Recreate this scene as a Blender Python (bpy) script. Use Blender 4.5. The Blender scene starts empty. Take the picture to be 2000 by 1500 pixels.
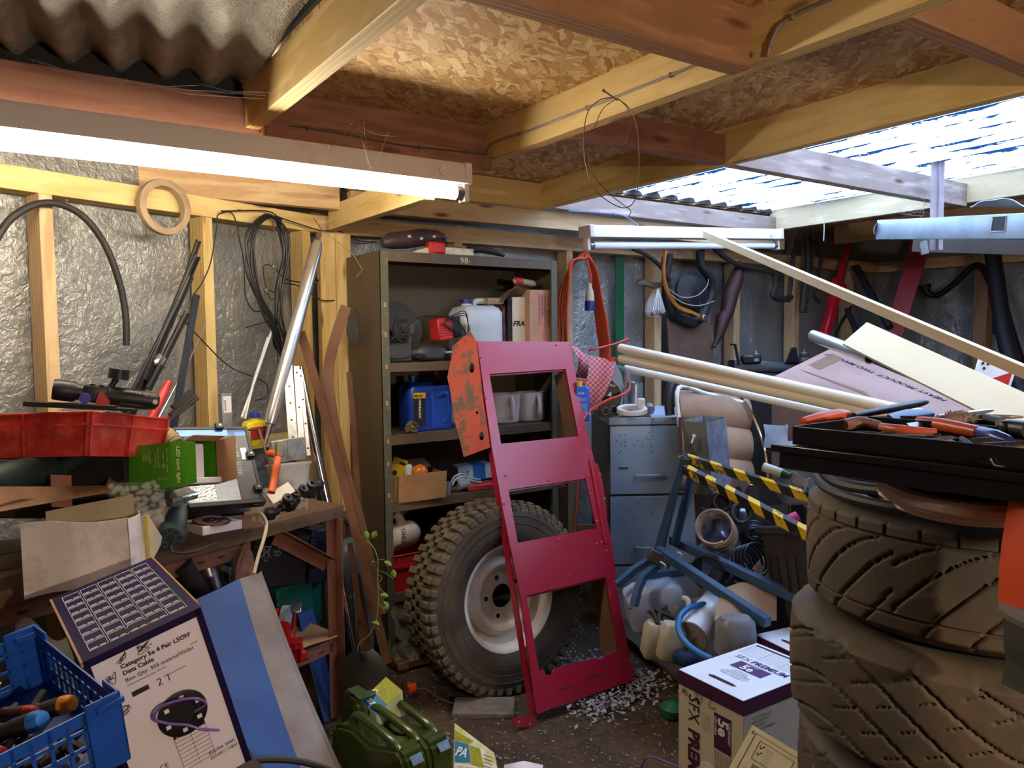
import bpy, bmesh, math, random
from mathutils import Vector as V, Matrix, noise as mnoise
from math import sin, cos, pi, radians, atan2, sqrt, tan
random.seed(7)
SC = bpy.context.scene
C = SC.collection
# ------------------------------------------------------------------ camera
F_PX = 1500.0
FH = V((0.5635, 0.8261, 0.0)).normalized()
RH = V((FH.y, -FH.x, 0.0))
PITCH, ROLL = radians(-3.43), radians(0.57)
FWD = (FH * cos(PITCH) + V((0, 0, 1)) * sin(PITCH)).normalized()
UP0 = RH.cross(FWD).normalized()
RGT = (RH * cos(ROLL) - UP0 * sin(ROLL)).normalized()
UPV = RGT.cross(FWD).normalized()
CAM = V((0, 0, 1.45))
cd = bpy.data.cameras.new('camera'); cam = bpy.data.objects.new('camera', cd); C.objects.link(cam)
cd.sensor_width = 36.0; cd.lens = 36.0 * F_PX / 2000.0; cd.clip_start = 0.02; cd.clip_end = 200
mw = Matrix((RGT, UPV, -FWD)).transposed().to_4x4(); mw.translation = CAM
cam.matrix_world = mw
SC.camera = cam
# ------------------------------------------------------------------ colour management, sky
SC.view_settings.view_transform = 'Standard'
SC.view_settings.look = 'None'
SC.view_settings.exposure = 0.15
SC.view_settings.gamma = 1.0
SC.view_settings.use_curve_mapping = False
SC.cycles.max_bounces = 8
SC.cycles.diffuse_bounces = 5
SC.cycles.transparent_max_bounces = 12
SC.cycles.caustics_reflective = False
SC.cycles.caustics_refractive = False
SC.cycles.sample_clamp_indirect = 6.0
SC.cycles.use_denoising = True
SKY_STRENGTH = 12.0
TUBE_STRENGTH = 60.0
BULB_POWER = 92.0
W = bpy.data.worlds.new('overcast_sky'); SC.world = W; W.use_nodes = True
wn = W.node_tree; bg = wn.nodes['Background']
tc = wn.nodes.new('ShaderNodeTexCoord'); sp = wn.nodes.new('ShaderNodeSeparateXYZ'); rp = wn.nodes.new('ShaderNodeValToRGB')
wn.links.new(tc.outputs['Generated'], sp.inputs[0]); wn.links.new(sp.outputs['Z'], rp.inputs[0])
rp.color_ramp.elements[0].color = (0.30, 0.38, 0.50, 1); rp.color_ramp.elements[1].color = (0.50, 0.66, 1.0, 1)
wn.links.new(rp.outputs[0], bg.inputs[0]); bg.inputs[1].default_value = SKY_STRENGTH

# ------------------------------------------------------------------ photograph -> place helpers
def ray(px, py):
    return (FWD + RGT * ((px - 1000.0) / F_PX) + UPV * ((750.0 - py) / F_PX))
def at(px, py, d):            # point seen at that spot, d metres along the view axis
    return CAM + ray(px, py) * d
def hit(px, py, p, n):
    r = ray(px, py); n = V(n); return CAM + r * ((V(p) - CAM).dot(n) / r.dot(n))
def onY(px, py, y): return hit(px, py, (0, y, 0), (0, 1, 0))
def onX(px, py, x): return hit(px, py, (x, 0, 0), (1, 0, 0))
def onZ(px, py, z): return hit(px, py, (0, 0, z), (0, 0, 1))
LD = V((cos(radians(22)), sin(radians(22)), 0)); LN = V((LD.y, -LD.x, 0))   # left wall direction, room-side normal
L0 = V((1.3, 3.5, 0))
def onL(px, py, off=0.02): return hit(px, py, L0 + LN * off, LN)
def XF(o, x, z=(0, 0, 1)):    # frame: origin, x axis, z hint
    x = V(x).normalized(); z = V(z); y = z.cross(x).normalized(); z = x.cross(y)
    m = Matrix((x, y, z)).transposed().to_4x4(); m.translation = V(o); return m
def XY(o, x, y):              # frame from x axis and a y hint
    x = V(x).normalized(); z = x.cross(V(y)).normalized(); y = z.cross(x)
    m = Matrix((x, y, z)).transposed().to_4x4(); m.translation = V(o); return m
def T(x, y, z): return Matrix.Translation((x, y, z))
def RX(a): return Matrix.Rotation(radians(a), 4, 'X')
def RY(a): return Matrix.Rotation(radians(a), 4, 'Y')
def RZ(a): return Matrix.Rotation(radians(a), 4, 'Z')
def SCL(x, y, z): return Matrix.Diagonal((x, y, z, 1))

# ------------------------------------------------------------------ mesh builder
class G:
    def __init__(s): s.bm = bmesh.new(); s.mats = []; s.cur = 0
    def mi(s, m):
        if m is None: return s
        if m not in s.mats: s.mats.append(m)
        s.cur = s.mats.index(m); return s
    def _f(s, vs):
        try:
            f = s.bm.faces.new(vs); f.material_index = s.cur; return f
        except ValueError: return None
    def merge(s, bm2, M=None):
        if M is not None: bmesh.ops.transform(bm2, matrix=M, verts=bm2.verts)
        mp = [s.bm.verts.new(v.co) for v in bm2.verts]; bm2.verts.index_update()
        for f in bm2.faces: s._f([mp[v.index] for v in f.verts])
        bm2.free(); return s
    def box(s, c, d, M=None, bev=0.0, seg=1):
        b = bmesh.new(); bmesh.ops.create_cube(b, size=1.0, matrix=T(*c) @ SCL(*d))
        if bev: bmesh.ops.bevel(b, geom=b.edges[:], offset=bev, segments=seg, affect='EDGES', profile=0.5)
        return s.merge(b, M)
    def box2(s, a, b, M=None, bev=0.0, seg=1):
        a = V(a); b = V(b); return s.box((a + b) / 2, [abs(q) for q in (b - a)], M, bev, seg)
    def lathe(s, prof, seg=24, M=None, a0=0, a1=360):
        M = M or Matrix(); full = abs(a1 - a0) >= 360; n = seg if full else seg + 1; rings = []
        for r, z in prof:
            if r < 1e-6: rings.append([s.bm.verts.new(M @ V((0, 0, z)))] * n); continue
            rings.append([s.bm.verts.new(M @ V((r * cos(radians(a0 + (a1 - a0) * i / seg)), r * sin(radians(a0 + (a1 - a0) * i / seg)), z))) for i in range(n)])
        for a, b in zip(rings, rings[1:]):
            for i in range(seg):
                j = (i + 1) % n
                q = [a[i], a[j], b[j], b[i]]; u = []
                for v in q:
                    if v not in u: u.append(v)
                if len(u) >= 3: s._f(u)
        return s
    def cyl(s, r, z0, z1, M=None, seg=20, r2=None):
        r2 = r if r2 is None else r2
        return s.lathe([(0, z0), (r, z0), (r2, z1), (0, z1)], seg, M)
    def tube(s, pts, r, seg=8, closed=False, cap=True, flat=1.0):
        pts = [V(p) for p in pts]; n = len(pts); rs = list(r) if isinstance(r, (list, tuple)) else [r] * n
        if len(rs) != n:
            xs = [i / (n - 1) * (len(rs) - 1) for i in range(n)]; ks = [min(int(x), len(rs) - 2) for x in xs]
            rs = [rs[k] + (rs[k + 1] - rs[k]) * (x - k) for x, k in zip(xs, ks)]
        tan_ = []
        for i in range(n):
            a = pts[(i - 1) % n] if (closed or i > 0) else pts[i]; b = pts[(i + 1) % n] if (closed or i < n - 1) else pts[i]
            t = (b - a); tan_.append(t.normalized() if t.length > 1e-9 else V((0, 0, 1)))
        nrm = tan_[0].orthogonal().normalized(); rings = []
        for i in range(n):
            t = tan_[i]; nrm = (nrm - t * nrm.dot(t))
            nrm = nrm.normalized() if nrm.length > 1e-6 else t.orthogonal().normalized()
            bi = t.cross(nrm)
            rings.append([s.bm.verts.new(pts[i] + (nrm * cos(2 * pi * k / seg) + bi * sin(2 * pi * k / seg) * flat) * rs[i]) for k in range(seg)])
        m = n if closed else n - 1
        off = 0
        for i in range(m):
            a, b = rings[i], rings[(i + 1) % n]
            if closed and i == n - 1:
                off = min(range(seg), key=lambda o: (a[0].co - b[o].co).length)
            for k in range(seg): s._f([a[k], a[(k + 1) % seg], b[(k + 1 + off) % seg], b[(k + off) % seg]])
        if cap and not closed: s._f(rings[0][::-1]); s._f(rings[-1])
        return s
    def prism(s, poly, z0, z1, M=None, bev=0):
        b = bmesh.new(); lo = [b.verts.new((x, y, z0)) for x, y in poly]; f = b.faces.new(lo)
        r = bmesh.ops.extrude_face_region(b, geom=[f])
        for v in r['geom']:
            if isinstance(v, bmesh.types.BMVert): v.co.z = z1
        bmesh.ops.recalc_face_normals(b, faces=b.faces)
        if bev: bmesh.ops.bevel(b, geom=[e for e in b.edges], offset=bev, segments=2, affect='EDGES')
        return s.merge(b, M)
    def quad(s, a, b, c, d): s._f([s.bm.verts.new(V(q)) for q in (a, b, c, d)]); return s
    def sheet(s, fn, nu, nv, th=0.0):          # fn(u,v)->point; optional thickness
        def grid(f):
            g = [[s.bm.verts.new(f(i / nu, j / nv)) for j in range(nv + 1)] for i in range(nu + 1)]
            return g
        g = grid(fn)
        for i in range(nu):
            for j in range(nv): s._f([g[i][j], g[i + 1][j], g[i + 1][j + 1], g[i][j + 1]])
        if th:
            e = 1e-3
            def f2(u, v):
                p = V(fn(u, v)); a = V(fn(min(u + e, 1), v)) - V(fn(max(u - e, 0), v)); b = V(fn(u, min(v + e, 1))) - V(fn(u, max(v - e, 0)))
                n = a.cross(b); n = n.normalized() if n.length > 1e-12 else V((0, 0, 1)); return p + n * th
            h = grid(f2)
            for i in range(nu):
                for j in range(nv): s._f([h[i][j], h[i][j + 1], h[i + 1][j + 1], h[i + 1][j]])
            for i in range(nu): s._f([g[i][0], h[i][0], h[i + 1][0], g[i + 1][0]]); s._f([g[i][nv], g[i + 1][nv], h[i + 1][nv], h[i][nv]])
            for j in range(nv): s._f([g[0][j], g[0][j + 1], h[0][j + 1], h[0][j]]); s._f([g[nu][j], h[nu][j], h[nu][j + 1], g[nu][j + 1]])
        return s
    def text(s, body, M, size=0.02, sx=1.0, shear=0.0, bold=0.0, align='LEFT'):   # flat lettering in the frame's x-y plane
        cu = bpy.data.curves.new('t', 'FONT'); cu.body = body; cu.size = size; cu.shear = shear; cu.offset = bold; cu.align_x = align
        cu.resolution_u = 2
        ob = bpy.data.objects.new('t', cu); me = bpy.data.meshes.new_from_object(ob)
        b = bmesh.new(); b.from_mesh(me); s.merge(b, M @ SCL(sx, 1, 1))
        bpy.data.objects.remove(ob); bpy.data.curves.remove(cu); bpy.data.meshes.remove(me); return s
    def jig(s, amp, sc=8.0, seed=0):
        for v in s.bm.verts: v.co += mnoise.noise_vector(v.co * sc + V((seed, seed * 2, 0))) * amp
        return s
    def end(s, name, mat=None, parent=None, M=None, smooth=40, sub=0):
        bmesh.ops.recalc_face_normals(s.bm, faces=s.bm.faces)
        me = bpy.data.meshes.new(name); s.bm.to_mesh(me); s.bm.free()
        for m in (s.mats or [mat]):
            if m is not None: me.materials.append(m)
        if smooth:
            me.polygons.foreach_set('use_smooth', [True] * len(me.polygons)); me.set_sharp_from_angle(angle=radians(smooth))
        o = bpy.data.objects.new(name, me); C.objects.link(o)
        if parent is not None: o.parent = parent
        if M is not None: o.matrix_local = M
        if sub:
            md = o.modifiers.new('s', 'SUBSURF'); md.levels = sub; md.render_levels = sub
        return o
def tag(o, label=None, cat=None, group=None, kind=None):
    if label: o['label'] = label
    if cat: o['category'] = cat
    if group: o['group'] = group
    if kind: o['kind'] = kind
    return o
def thing(name, label, cat, M=None, group=None):
    o = bpy.data.objects.new(name, None); C.objects.link(o); o.empty_display_size = 0.05
    if M is not None: o.matrix_world = M
    return tag(o, label, cat, group)
def dup(o, parent=None):
    c = o.copy(); C.objects.link(c)
    if parent is not None: c.parent = parent
    for ch in [x for x in bpy.data.objects if x.parent == o]: dup(ch, c)
    return c
def smooth_path(pts, n=8, closed=False):       # Catmull-Rom
    pts = [V(p) for p in pts]; out = []; m = len(pts)
    rng = range(m) if closed else range(m - 1)
    for i in rng:
        if closed: p0, p1, p2, p3 = pts[(i - 1) % m], pts[i], pts[(i + 1) % m], pts[(i + 2) % m]
        else: p0, p1, p2, p3 = pts[max(i - 1, 0)], pts[i], pts[i + 1], pts[min(i + 2, m - 1)]
        for k in range(n):
            t = k / n; out.append(0.5 * ((2 * p1) + (p2 - p0) * t + (2 * p0 - 5 * p1 + 4 * p2 - p3) * t * t + (3 * p1 - p0 - 3 * p2 + p3) * t ** 3))
    if not closed: out.append(pts[-1])
    return out
# ------------------------------------------------------------------ materials
def srgb(h):
    h = h.lstrip('#'); c = [int(h[i:i + 2], 16) / 255 for i in (0, 2, 4)]
    return tuple(x / 12.92 if x <= 0.04045 else ((x + 0.055) / 1.055) ** 2.4 for x in c) + (1,)
_M = {}
class N:
    def __init__(s, name):
        s.m = bpy.data.materials.new(name); s.m.use_nodes = True; s.t = s.m.node_tree
        s.p = s.t.nodes['Principled BSDF']; s.out = s.t.nodes['Material Output']
    def n(s, typ, **kw):
        x = s.t.nodes.new('ShaderNode' + typ)
        for k, v in kw.items():
            if k.startswith('_'): setattr(x, k[1:], v)
            else: x.inputs[k.replace('__', ' ')].default_value = v
        return x
    def l(s, a, b): s.t.links.new(a, b)
    def coord(s, scale=(1, 1, 1), kind='Object', rnd=True):
        tc = s.n('TexCoord'); mp = s.n('Mapping'); s.l(tc.outputs[kind], mp.inputs[0]); mp.inputs['Scale'].default_value = scale
        if rnd:
            oi = s.n('ObjectInfo'); mu = s.n('VectorMath', _operation='SCALE'); cx = s.n('CombineXYZ')
            s.l(oi.outputs['Random'], cx.inputs[0]); s.l(oi.outputs['Random'], cx.inputs[1]); s.l(cx.outputs[0], mu.inputs[0]); mu.inputs['Scale'].default_value = 37.0
            ad = s.n('VectorMath', _operation='ADD'); s.l(mp.outputs[0], ad.inputs[0]); s.l(mu.outputs[0], ad.inputs[1]); return ad.outputs[0]
        return mp.outputs[0]
    def noise(s, vec, scale, detail=4, rough=0.6, dist=0.0):
        x = s.n('TexNoise', Scale=scale, Detail=detail, Roughness=rough, Distortion=dist); s.l(vec, x.inputs['Vector']); return x.outputs['Fac']
    def ramp(s, fac, stops):
        x = s.n('ValToRGB'); e = x.color_ramp.elements
        while len(e) < len(stops): e.new(0.5)
        for k, (p, c) in enumerate(stops):
            e[k].position = p; e[k].color = c if len(c) == 4 else tuple(c) + (1,)
        s.l(fac, x.inputs[0]); return x.outputs[0]
    def mix(s, fac, a, b, mode='MIX'):
        x = s.n('Mix', _data_type='RGBA', _blend_type=mode)
        for k, v in ((0, fac), (6, a), (7, b)):
            if hasattr(v, 'is_linked') or isinstance(v, bpy.types.NodeSocket): s.l(v, x.inputs[k])
            else: x.inputs[k].default_value = v
        return x.outputs[2]
    def bump(s, h, strength=0.3, dist=0.01):
        b = s.n('Bump', Strength=strength, Distance=dist); s.l(h, b.inputs['Height']); s.l(b.outputs[0], s.p.inputs['Normal']); return s
    def base(s, c):
        if isinstance(c, tuple): s.p.inputs['Base Color'].default_value = c
        else: s.l(c, s.p.inputs['Base Color'])
        return s
    def set(s, rough=None, metal=None, spec=None):
        for k, v in (('Roughness', rough), ('Metallic', metal), ('Specular IOR Level', spec)):
            if v is not None:
                if isinstance(v, bpy.types.NodeSocket): s.l(v, s.p.inputs[k])
                else: s.p.inputs[k].default_value = v
        return s
def B(n): return (0, 0, 0, 1) if n == 0 else (n, n, n, 1)
def plain(h, rough=0.5, metal=0.0, dirt=None, amt=0.35, scale=9.0, bump=0.0, bscale=40.0, spec=None):
    """painted / moulded surface of one colour with wear blotches of a second colour"""
    key = ('p', h, rough, metal, dirt, amt, scale, bump, bscale, spec)
    if key in _M: return _M[key]
    x = N('paint_' + h.strip('#')); v = x.coord()
    base = srgb(h)
    n1 = x.noise(v, scale, 5, 0.65)
    d = srgb(dirt) if dirt else tuple(q * 0.72 for q in base[:3]) + (1,)
    fac = x.ramp(n1, [(max(0.02, 0.62 - amt * 0.55), B(0)), (min(0.98, 0.66 + (1 - amt) * 0.25), B(1))])
    x.base(x.mix(fac, base, d)).set(rough, metal, spec)
    if bump: x.bump(x.noise(v, bscale, 3, 0.6), bump, 0.003)
    _M[key] = x.m; return x.m
def wood(name, c1, c2, knot='#5a3a20', dirt='#4a3526', damt=0.3, grain=1.0):
    if name in _M: return _M[name]
    x = N(name); v = x.coord((1.2, 9.0, 9.0))
    warp = x.noise(v, 1.4, 3, 0.5, 0.6)
    w = x.n('TexWave', Scale=2.2 * grain, Distortion=5.0, Detail=3.0, _bands_direction='Y'); w.inputs['Detail Scale'].default_value = 1.4; x.l(v, w.inputs['Vector'])
    g = x.ramp(w.outputs['Fac'], [(0.1, srgb(c1)), (0.9, srgb(c2))])
    g = x.mix(x.ramp(warp, [(0.35, B(0)), (0.75, B(0.55))]), g, srgb(c2))
    v2 = x.coord((2.2, 9.0, 9.0))
    vo = x.n('TexVoronoi', Scale=1.15); x.l(v2, vo.inputs['Vector'])
    k = x.ramp(vo.outputs['Distance'], [(0.05, B(1)), (0.16, B(0))])
    g = x.mix(k, g, srgb(knot))
    n3 = x.noise(x.coord((1, 1, 1)), 5.0, 5, 0.7)
    g = x.mix(x.ramp(n3, [(0.62 - damt * 0.3, B(0)), (0.85, B(min(1, damt * 2)))]), g, srgb(dirt))
    x.base(g).set(0.72); x.bump(w.outputs['Fac'], 0.12, 0.002)
    _M[name] = x.m; return x.m
PINE = wood('pine_yellow', '#dfc486', '#cba764', damt=0.12)
PINE2 = wood('pine_pale', '#d6b88c', '#b9946a', damt=0.2)
ORANGE = wood('pine_orange', '#b88862', '#9c6f4a', damt=0.25)
REDW = wood('timber_red', '#9f705a', '#875945', damt=0.3)
GREYW = wood('timber_grey', '#b5a297', '#8c7a70', damt=0.25)
PALEW = wood('timber_pale', '#d8c9a8', '#c0ad88', damt=0.15)
OLDW = wood('bench_plank', '#7a5a3c', '#553c28', damt=0.6, dirt='#2c2018')
CREAMW = wood('batten_cream', '#ddc39a', '#d2b489', knot='#d0b080', damt=0.02)
def osb():
    x = N('osb_board'); base = None; v0 = x.coord((1, 1, 1), rnd=False)
    for i, (ang, sc) in enumerate(((0.45, (11, 46, 1)), (-0.35, (10, 40, 1)), (1.1, (15, 52, 1)), (0.1, (13, 60, 1)), (2.2, (16, 50, 1)), (-0.8, (12, 48, 1)))):
        mp = x.n('Mapping'); wn_ = x.n('TexNoise', Scale=9.0, Detail=3.0); x.l(v0, wn_.inputs['Vector'])
        ad = x.n('VectorMath', _operation='MULTIPLY_ADD'); x.l(wn_.outputs['Color'], ad.inputs[0]); ad.inputs[1].default_value = (0.05, 0.05, 0); x.l(v0, ad.inputs[2])
        x.l(ad.outputs[0], mp.inputs[0]); mp.inputs['Rotation'].default_value = (0, 0, ang)
        mp2 = x.n('Mapping'); x.l(mp.outputs[0], mp2.inputs[0]); mp2.inputs['Scale'].default_value = sc; mp2.inputs['Location'].default_value = (i * 3.1, i * 7.7, 0)
        vo = x.n('TexVoronoi', Scale=1.0); x.l(mp2.outputs[0], vo.inputs['Vector'])
        fib = x.n('TexNoise', Scale=1.0, Detail=3.0); mp3 = x.n('Mapping'); x.l(mp.outputs[0], mp3.inputs[0]); mp3.inputs['Scale'].default_value = (14, 260, 1); x.l(mp3.outputs[0], fib.inputs['Vector'])
        bw = x.n('SeparateColor'); x.l(vo.outputs['Color'], bw.inputs[0])
        col = x.ramp(bw.outputs[0], [(0.0, srgb('#a5763f')), (0.35, srgb('#c79d60')), (0.7, srgb('#d6b277')), (1.0, srgb('#e6cc98'))])
        col = x.mix(x.ramp(fib.outputs['Fac'], [(0.5, B(0)), (0.8, B(0.5))]), col, srgb('#8a5f30'))
        ed = x.n('TexVoronoi', _feature='DISTANCE_TO_EDGE', Scale=1.0); x.l(mp2.outputs[0], ed.inputs['Vector'])
        col = x.mix(x.ramp(ed.outputs['Distance'], [(0.0, B(0.55)), (0.05, B(0))]), col, srgb('#7a5028'))
        if base is None: base = col; hh = bw.outputs[1]
        else:
            f = x.n('Math', _operation='GREATER_THAN'); x.l(bw.outputs[2], f.inputs[0]); f.inputs[1].default_value = 0.62
            base = x.mix(f.outputs[0], base, col)
    x.base(base).set(0.7).bump(hh, 0.25, 0.004); return x.m
OSB = osb()
def membrane():
    x = N('silver_membrane'); v = x.coord((1, 1, 1), rnd=False)
    big = x.noise(v, 3.1, 5, 0.55, 1.6); mid = x.noise(v, 9.0, 4, 0.6, 2.4)
    rid = x.n('TexNoise', Scale=5.0, Detail=5.0, Roughness=0.55, Distortion=1.2); rid.noise_type = 'RIDGED_MULTIFRACTAL'; x.l(v, rid.inputs['Vector'])
    n2 = x.noise(v, 38, 3, 0.6, 0.8)
    r2 = x.ramp(rid.outputs['Fac'], [(0.45, B(0)), (1.0, B(1))])
    h = x.mix(0.22, x.mix(0.45, x.mix(0.35, big, mid), r2), n2)
    col = x.ramp(x.noise(v, 1.7, 4), [(0.3, srgb('#8e8e8a')), (0.7, srgb('#a8a8a4'))])
    x.base(col).set(x.ramp(n2, [(0.3, B(0.30)), (0.7, B(0.46))]), 0.5).bump(h, 1.0, 0.035); return x.m
MEMB = membrane()
def dirtmat():
    x = N('dirt_floor'); v = x.coord((1, 1, 1), rnd=False)
    a = x.noise(v, 3.0, 6, 0.7); b = x.noise(v, 45.0, 5, 0.8)
    c = x.ramp(a, [(0.3, srgb('#3a2a1a')), (0.5, srgb('#553f28')), (0.7, srgb('#6e5639'))])
    c = x.mix(x.ramp(b, [(0.55, B(0)), (0.75, B(0.7))]), c, srgb('#8d8071'))
    x.base(c).set(0.95).bump(b, 1.0, 0.018); return x.m
DIRT = dirtmat()
def emis(h, s, name):
    x = N(name); x.p.inputs['Emission Color'].default_value = srgb(h); x.p.inputs['Emission Strength'].default_value = s
    x.base(srgb('#ffffff')); return x.m
def clear(h='#e8ecee', rough=0.15, alpha=0.35, bump=0.0, name='clear_plastic'):
    key = ('c', h, rough, alpha, bump)
    if key in _M: return _M[key]
    x = N(name); x.base(srgb(h)).set(rough); x.p.inputs['Alpha'].default_value = alpha
    if bump: x.bump(x.noise(x.coord(), 30, 3), bump, 0.01)
    _M[key] = x.m; return x.m
def milky(h='#dfe3e0', dirt='#8a8670', amt=0.3):
    key = ('m', h, dirt, amt)
    if key in _M: return _M[key]
    x = N('milky_plastic'); v = x.coord(); f = x.ramp(x.noise(v, 9, 5, .7), [(0.6 - amt * 0.4, B(0)), (0.85, B(0.9))])
    x.base(x.mix(f, srgb(h), srgb(dirt))).set(0.38); x.p.inputs['Subsurface Weight'].default_value = 0.25; x.p.inputs['Subsurface Radius'].default_value = (0.02, 0.02, 0.02)
    _M[key] = x.m; return x.m
STEEL = plain('#9a9a98', 0.35, 0.9, '#6f6a64'); ALU = plain('#d9dadb', 0.28, 0.9, '#a9a9a8', 0.2)
CHROME = plain('#e6e8ea', 0.12, 1.0, '#b8bcc0', 0.1); IRON = plain('#3b342e', 0.6, 0.3, '#241d18', 0.5)
BLACK = plain('#17171a', 0.45, 0, '#2c2a2a', 0.3); BLACKM = plain('#1d1b1b', 0.75, 0, '#3a322c', 0.4); RUBBER = plain('#221f1e', 0.6, 0, '#3c362f', 0.3)
RUST = plain('#6b4128', 0.85, 0.1, '#3d2a1e', 0.6, 14, 0.5, 60); BROWNST = plain('#6f4830', 0.6, 0.2, '#4a2e20', 0.5, 6)
WHITE = plain('#e9e9e6', 0.4, 0, '#cfc9c0', 0.15); GREYP = plain('#8b8f93', 0.4, 0, '#6d7073')
CARD = plain('#b98d66', 0.85, 0, '#94694a', 0.35, 5); CARDP = plain('#a58478', 0.85, 0, '#8a6a5e', 0.3, 3)
INK = plain('#151217', 0.7); INKP = plain('#4a2568', 0.6); INKW = plain('#f0f0ee', 0.6, 0, None, 0.0)
RED = plain('#b5201c', 0.42, 0, '#d25a4c', 0.3, 22)
# ------------------------------------------------------------------ generic pieces
def beam(name, label, p0, p1, w, h, mat, up=(0, 0, 1), cat='timber', kind='structure', bev=0.002, drop=0.0, **kw):
    """timber of width w, height h whose BOTTOM centre line runs p0->p1"""
    p0 = V(p0); p1 = V(p1); M = XF(p0, p1 - p0, up); L = (p1 - p0).length
    g = G(); g.box((L / 2, 0, h / 2), (L, w, h), bev=bev)
    if bev == 0.002:
        pass
    o = g.end(name, mat, M=M); return tag(o, label, cat, kind=kind, **kw)
def rod(name, label, cat, pts, r, mat, seg=10, sm=0, closed=False, flat=1.0, **kw):
    g = G(); p = smooth_path(pts, sm, closed) if sm else [V(q) for q in pts]
    o0 = p[0].copy(); g.tube([q - o0 for q in p], r, seg, closed, flat=flat)
    return tag(g.end(name, mat, M=Matrix.Translation(o0)), label, cat, **kw)
def prod(name, parent, pts, r, mat, seg=8, sm=0, closed=False, flat=1.0):
    g = G(); g.tube(smooth_path(pts, sm, closed) if sm else pts, r, seg, closed, flat=flat); return g.end(name, mat, parent)
def local(M, pts): 
    I = M.inverted(); return [I @ V(p) for p in pts]

def adopt(child, parent):
    mw_ = child.matrix_world.copy() if child.matrix_basis is None else child.matrix_basis.copy(); child.parent = parent; child.matrix_basis = parent.matrix_basis.inverted() @ mw_
    for k in ('label', 'category', 'group'):
        if k in child: del child[k]
    return child
# ================================================================== THE SETTING
ZB = 2.12; BH = 0.135; ZR = ZB + BH      # joist underside, roof underside
X_A, X_B, X_C, X_D = 0.727, 1.62, 2.433, 4.34
def fl(u, v):
    x = -3.2 + 9.6 * u; y = -2.8 + 6.6 * v
    n = mnoise.noise(V((x * 1.7, y * 1.7, 0))) * 0.018 + mnoise.noise(V((x * 7, y * 7, 3))) * 0.006
    return V((x, y, n - 0.012))
g = G(); g.sheet(fl, 150, 110); tag(g.end('floor', DIRT), 'bare brown dirt floor of the shed', 'floor', kind='structure')
def wall_sheet(name, label, a, b, z0, z1, amp, n, folds=0.0, seed=0.0):
    a = V(a); b = V(b); d = (b - a).normalized(); nn = V((d.y, -d.x, 0)); L = (b - a).length
    def f(u, v):
        p = a + (b - a) * u; z = z0 + (z1 - z0) * v; q = V((u * L, z, seed))
        w = mnoise.noise(q * 2.1) * amp + abs(mnoise.noise(q * 5.3 + V((3, 1, 0)))) * amp * 0.6 + mnoise.noise(V((u * L * 9, z * 1.1, seed))) * folds
        w += mnoise.noise(V((u * L * 3 + z * 3.5, (z - u * L) * 1.2, seed))) * amp * 0.7
        return p + nn * (w * 0.8) + V((0, 0, z))
    g = G(); g.sheet(f, n, int(n * (z1 - z0) / L) + 8); return tag(g.end(name, MEMB, smooth=80), label, 'wall', kind='structure')
LE = L0 - LD * 4.6
wall_sheet('wall_left', 'silver membrane stretched behind the left wall studs', LE - LN * 0.11, L0 + LD * 0.12 - LN * 0.11, -0.05, 2.27, 0.022, 260, 0.0, 1)
wall_sheet('wall_back', 'dull silver membrane behind the back wall studs', V((1.15, 3.62, 0)), V((6.2, 3.62, 0)), -0.05, 2.27, 0.028, 260, 0.016, 5)
wall_sheet('wall_right', 'bluish membrane on the right hand wall of the shed', V((6.14, 3.65, 0)), V((6.14, -2.7, 0)), -0.05, 2.27, 0.034, 200, 0.014, 9)
PLY = plain('#8a6a4c', 0.8, 0, '#5f4632', 0.4, 3)
g = G(); g.box2((-3.1, -2.75, -0.05), (6.2, -2.7, 2.3)); tag(g.end('wall_front', PLY), 'plain boarded wall closing the shed', 'wall', kind='structure')
g = G(); g.box2((-3.15, -2.75, -0.05), (-3.1, 2.0, 2.3)); tag(g.end('wall_side', PLY), 'plain boarded side wall of the shed', 'wall', kind='structure')
# roof decks
def deck(name, label, x0, y0, x1, y1, mat):
    g = G(); g.box2((x0, y0, 0), (x1, y1, 0.018)); return tag(g.end(name, mat, M=T(0, 0, ZR)), label, 'ceiling', kind='structure')
deck('ceiling_board', 'pale flaked board ceiling lit by the strip light', X_A - 0.02, -2.8, X_B + .02, 3.75, OSB)
deck('ceiling_board', 'dark flaked board ceiling left of the skylight', X_B + .02, -2.8, X_C + 0.02, 3.75, OSB)
deck('ceiling_board', 'dark boarded roof beyond the skylight', X_D - 0.01, -2.8, 6.2, 3.75, OSB)
deck('ceiling_board', 'boarded roof strip behind the skylight head', X_C + .02, 3.30, X_D - .01, 3.75, OSB)
deck('ceiling_board', 'boarded roof over the front of the shed', X_C + .02, -2.8, X_D - .01, -0.3, OSB)
deck('ceiling_board', 'boarded roof strip along the left eave', -3.2, 2.62, X_A - .02, 3.75, OSB)
def corr():
    x = N('bitumen_corrugated'); v = x.coord((1, 1, 1), rnd=False)
    w1 = x.n('TexVoronoi', Scale=150.0); x.l(v, w1.inputs['Vector'])
    n1 = x.noise(v, 7, 4)
    c = x.ramp(n1, [(0.3, srgb('#7d776c')), (0.7, srgb('#b5aea0'))])
    x.base(c).set(0.32, 0.1).bump(w1.outputs['Distance'], 0.9, 0.006); return x.m
PIT = 0.128
def cf(u, v):
    x = -3.1 + (X_A + 3.075) * u; y = -2.8 + 5.42 * v
    xx = x - 0.17 * (y - 2.45) - 0.08
    return V((x, y, ZR + 0.012 - 0.028 * cos(2 * pi * xx / PIT)))
g = G(); g.sheet(cf, 480, 30, 0.004); tag(g.end('ceiling_corrugated', corr(), smooth=80), 'dark corrugated bitumen roof sheet over the strip light', 'ceiling', kind='structure')
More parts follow.
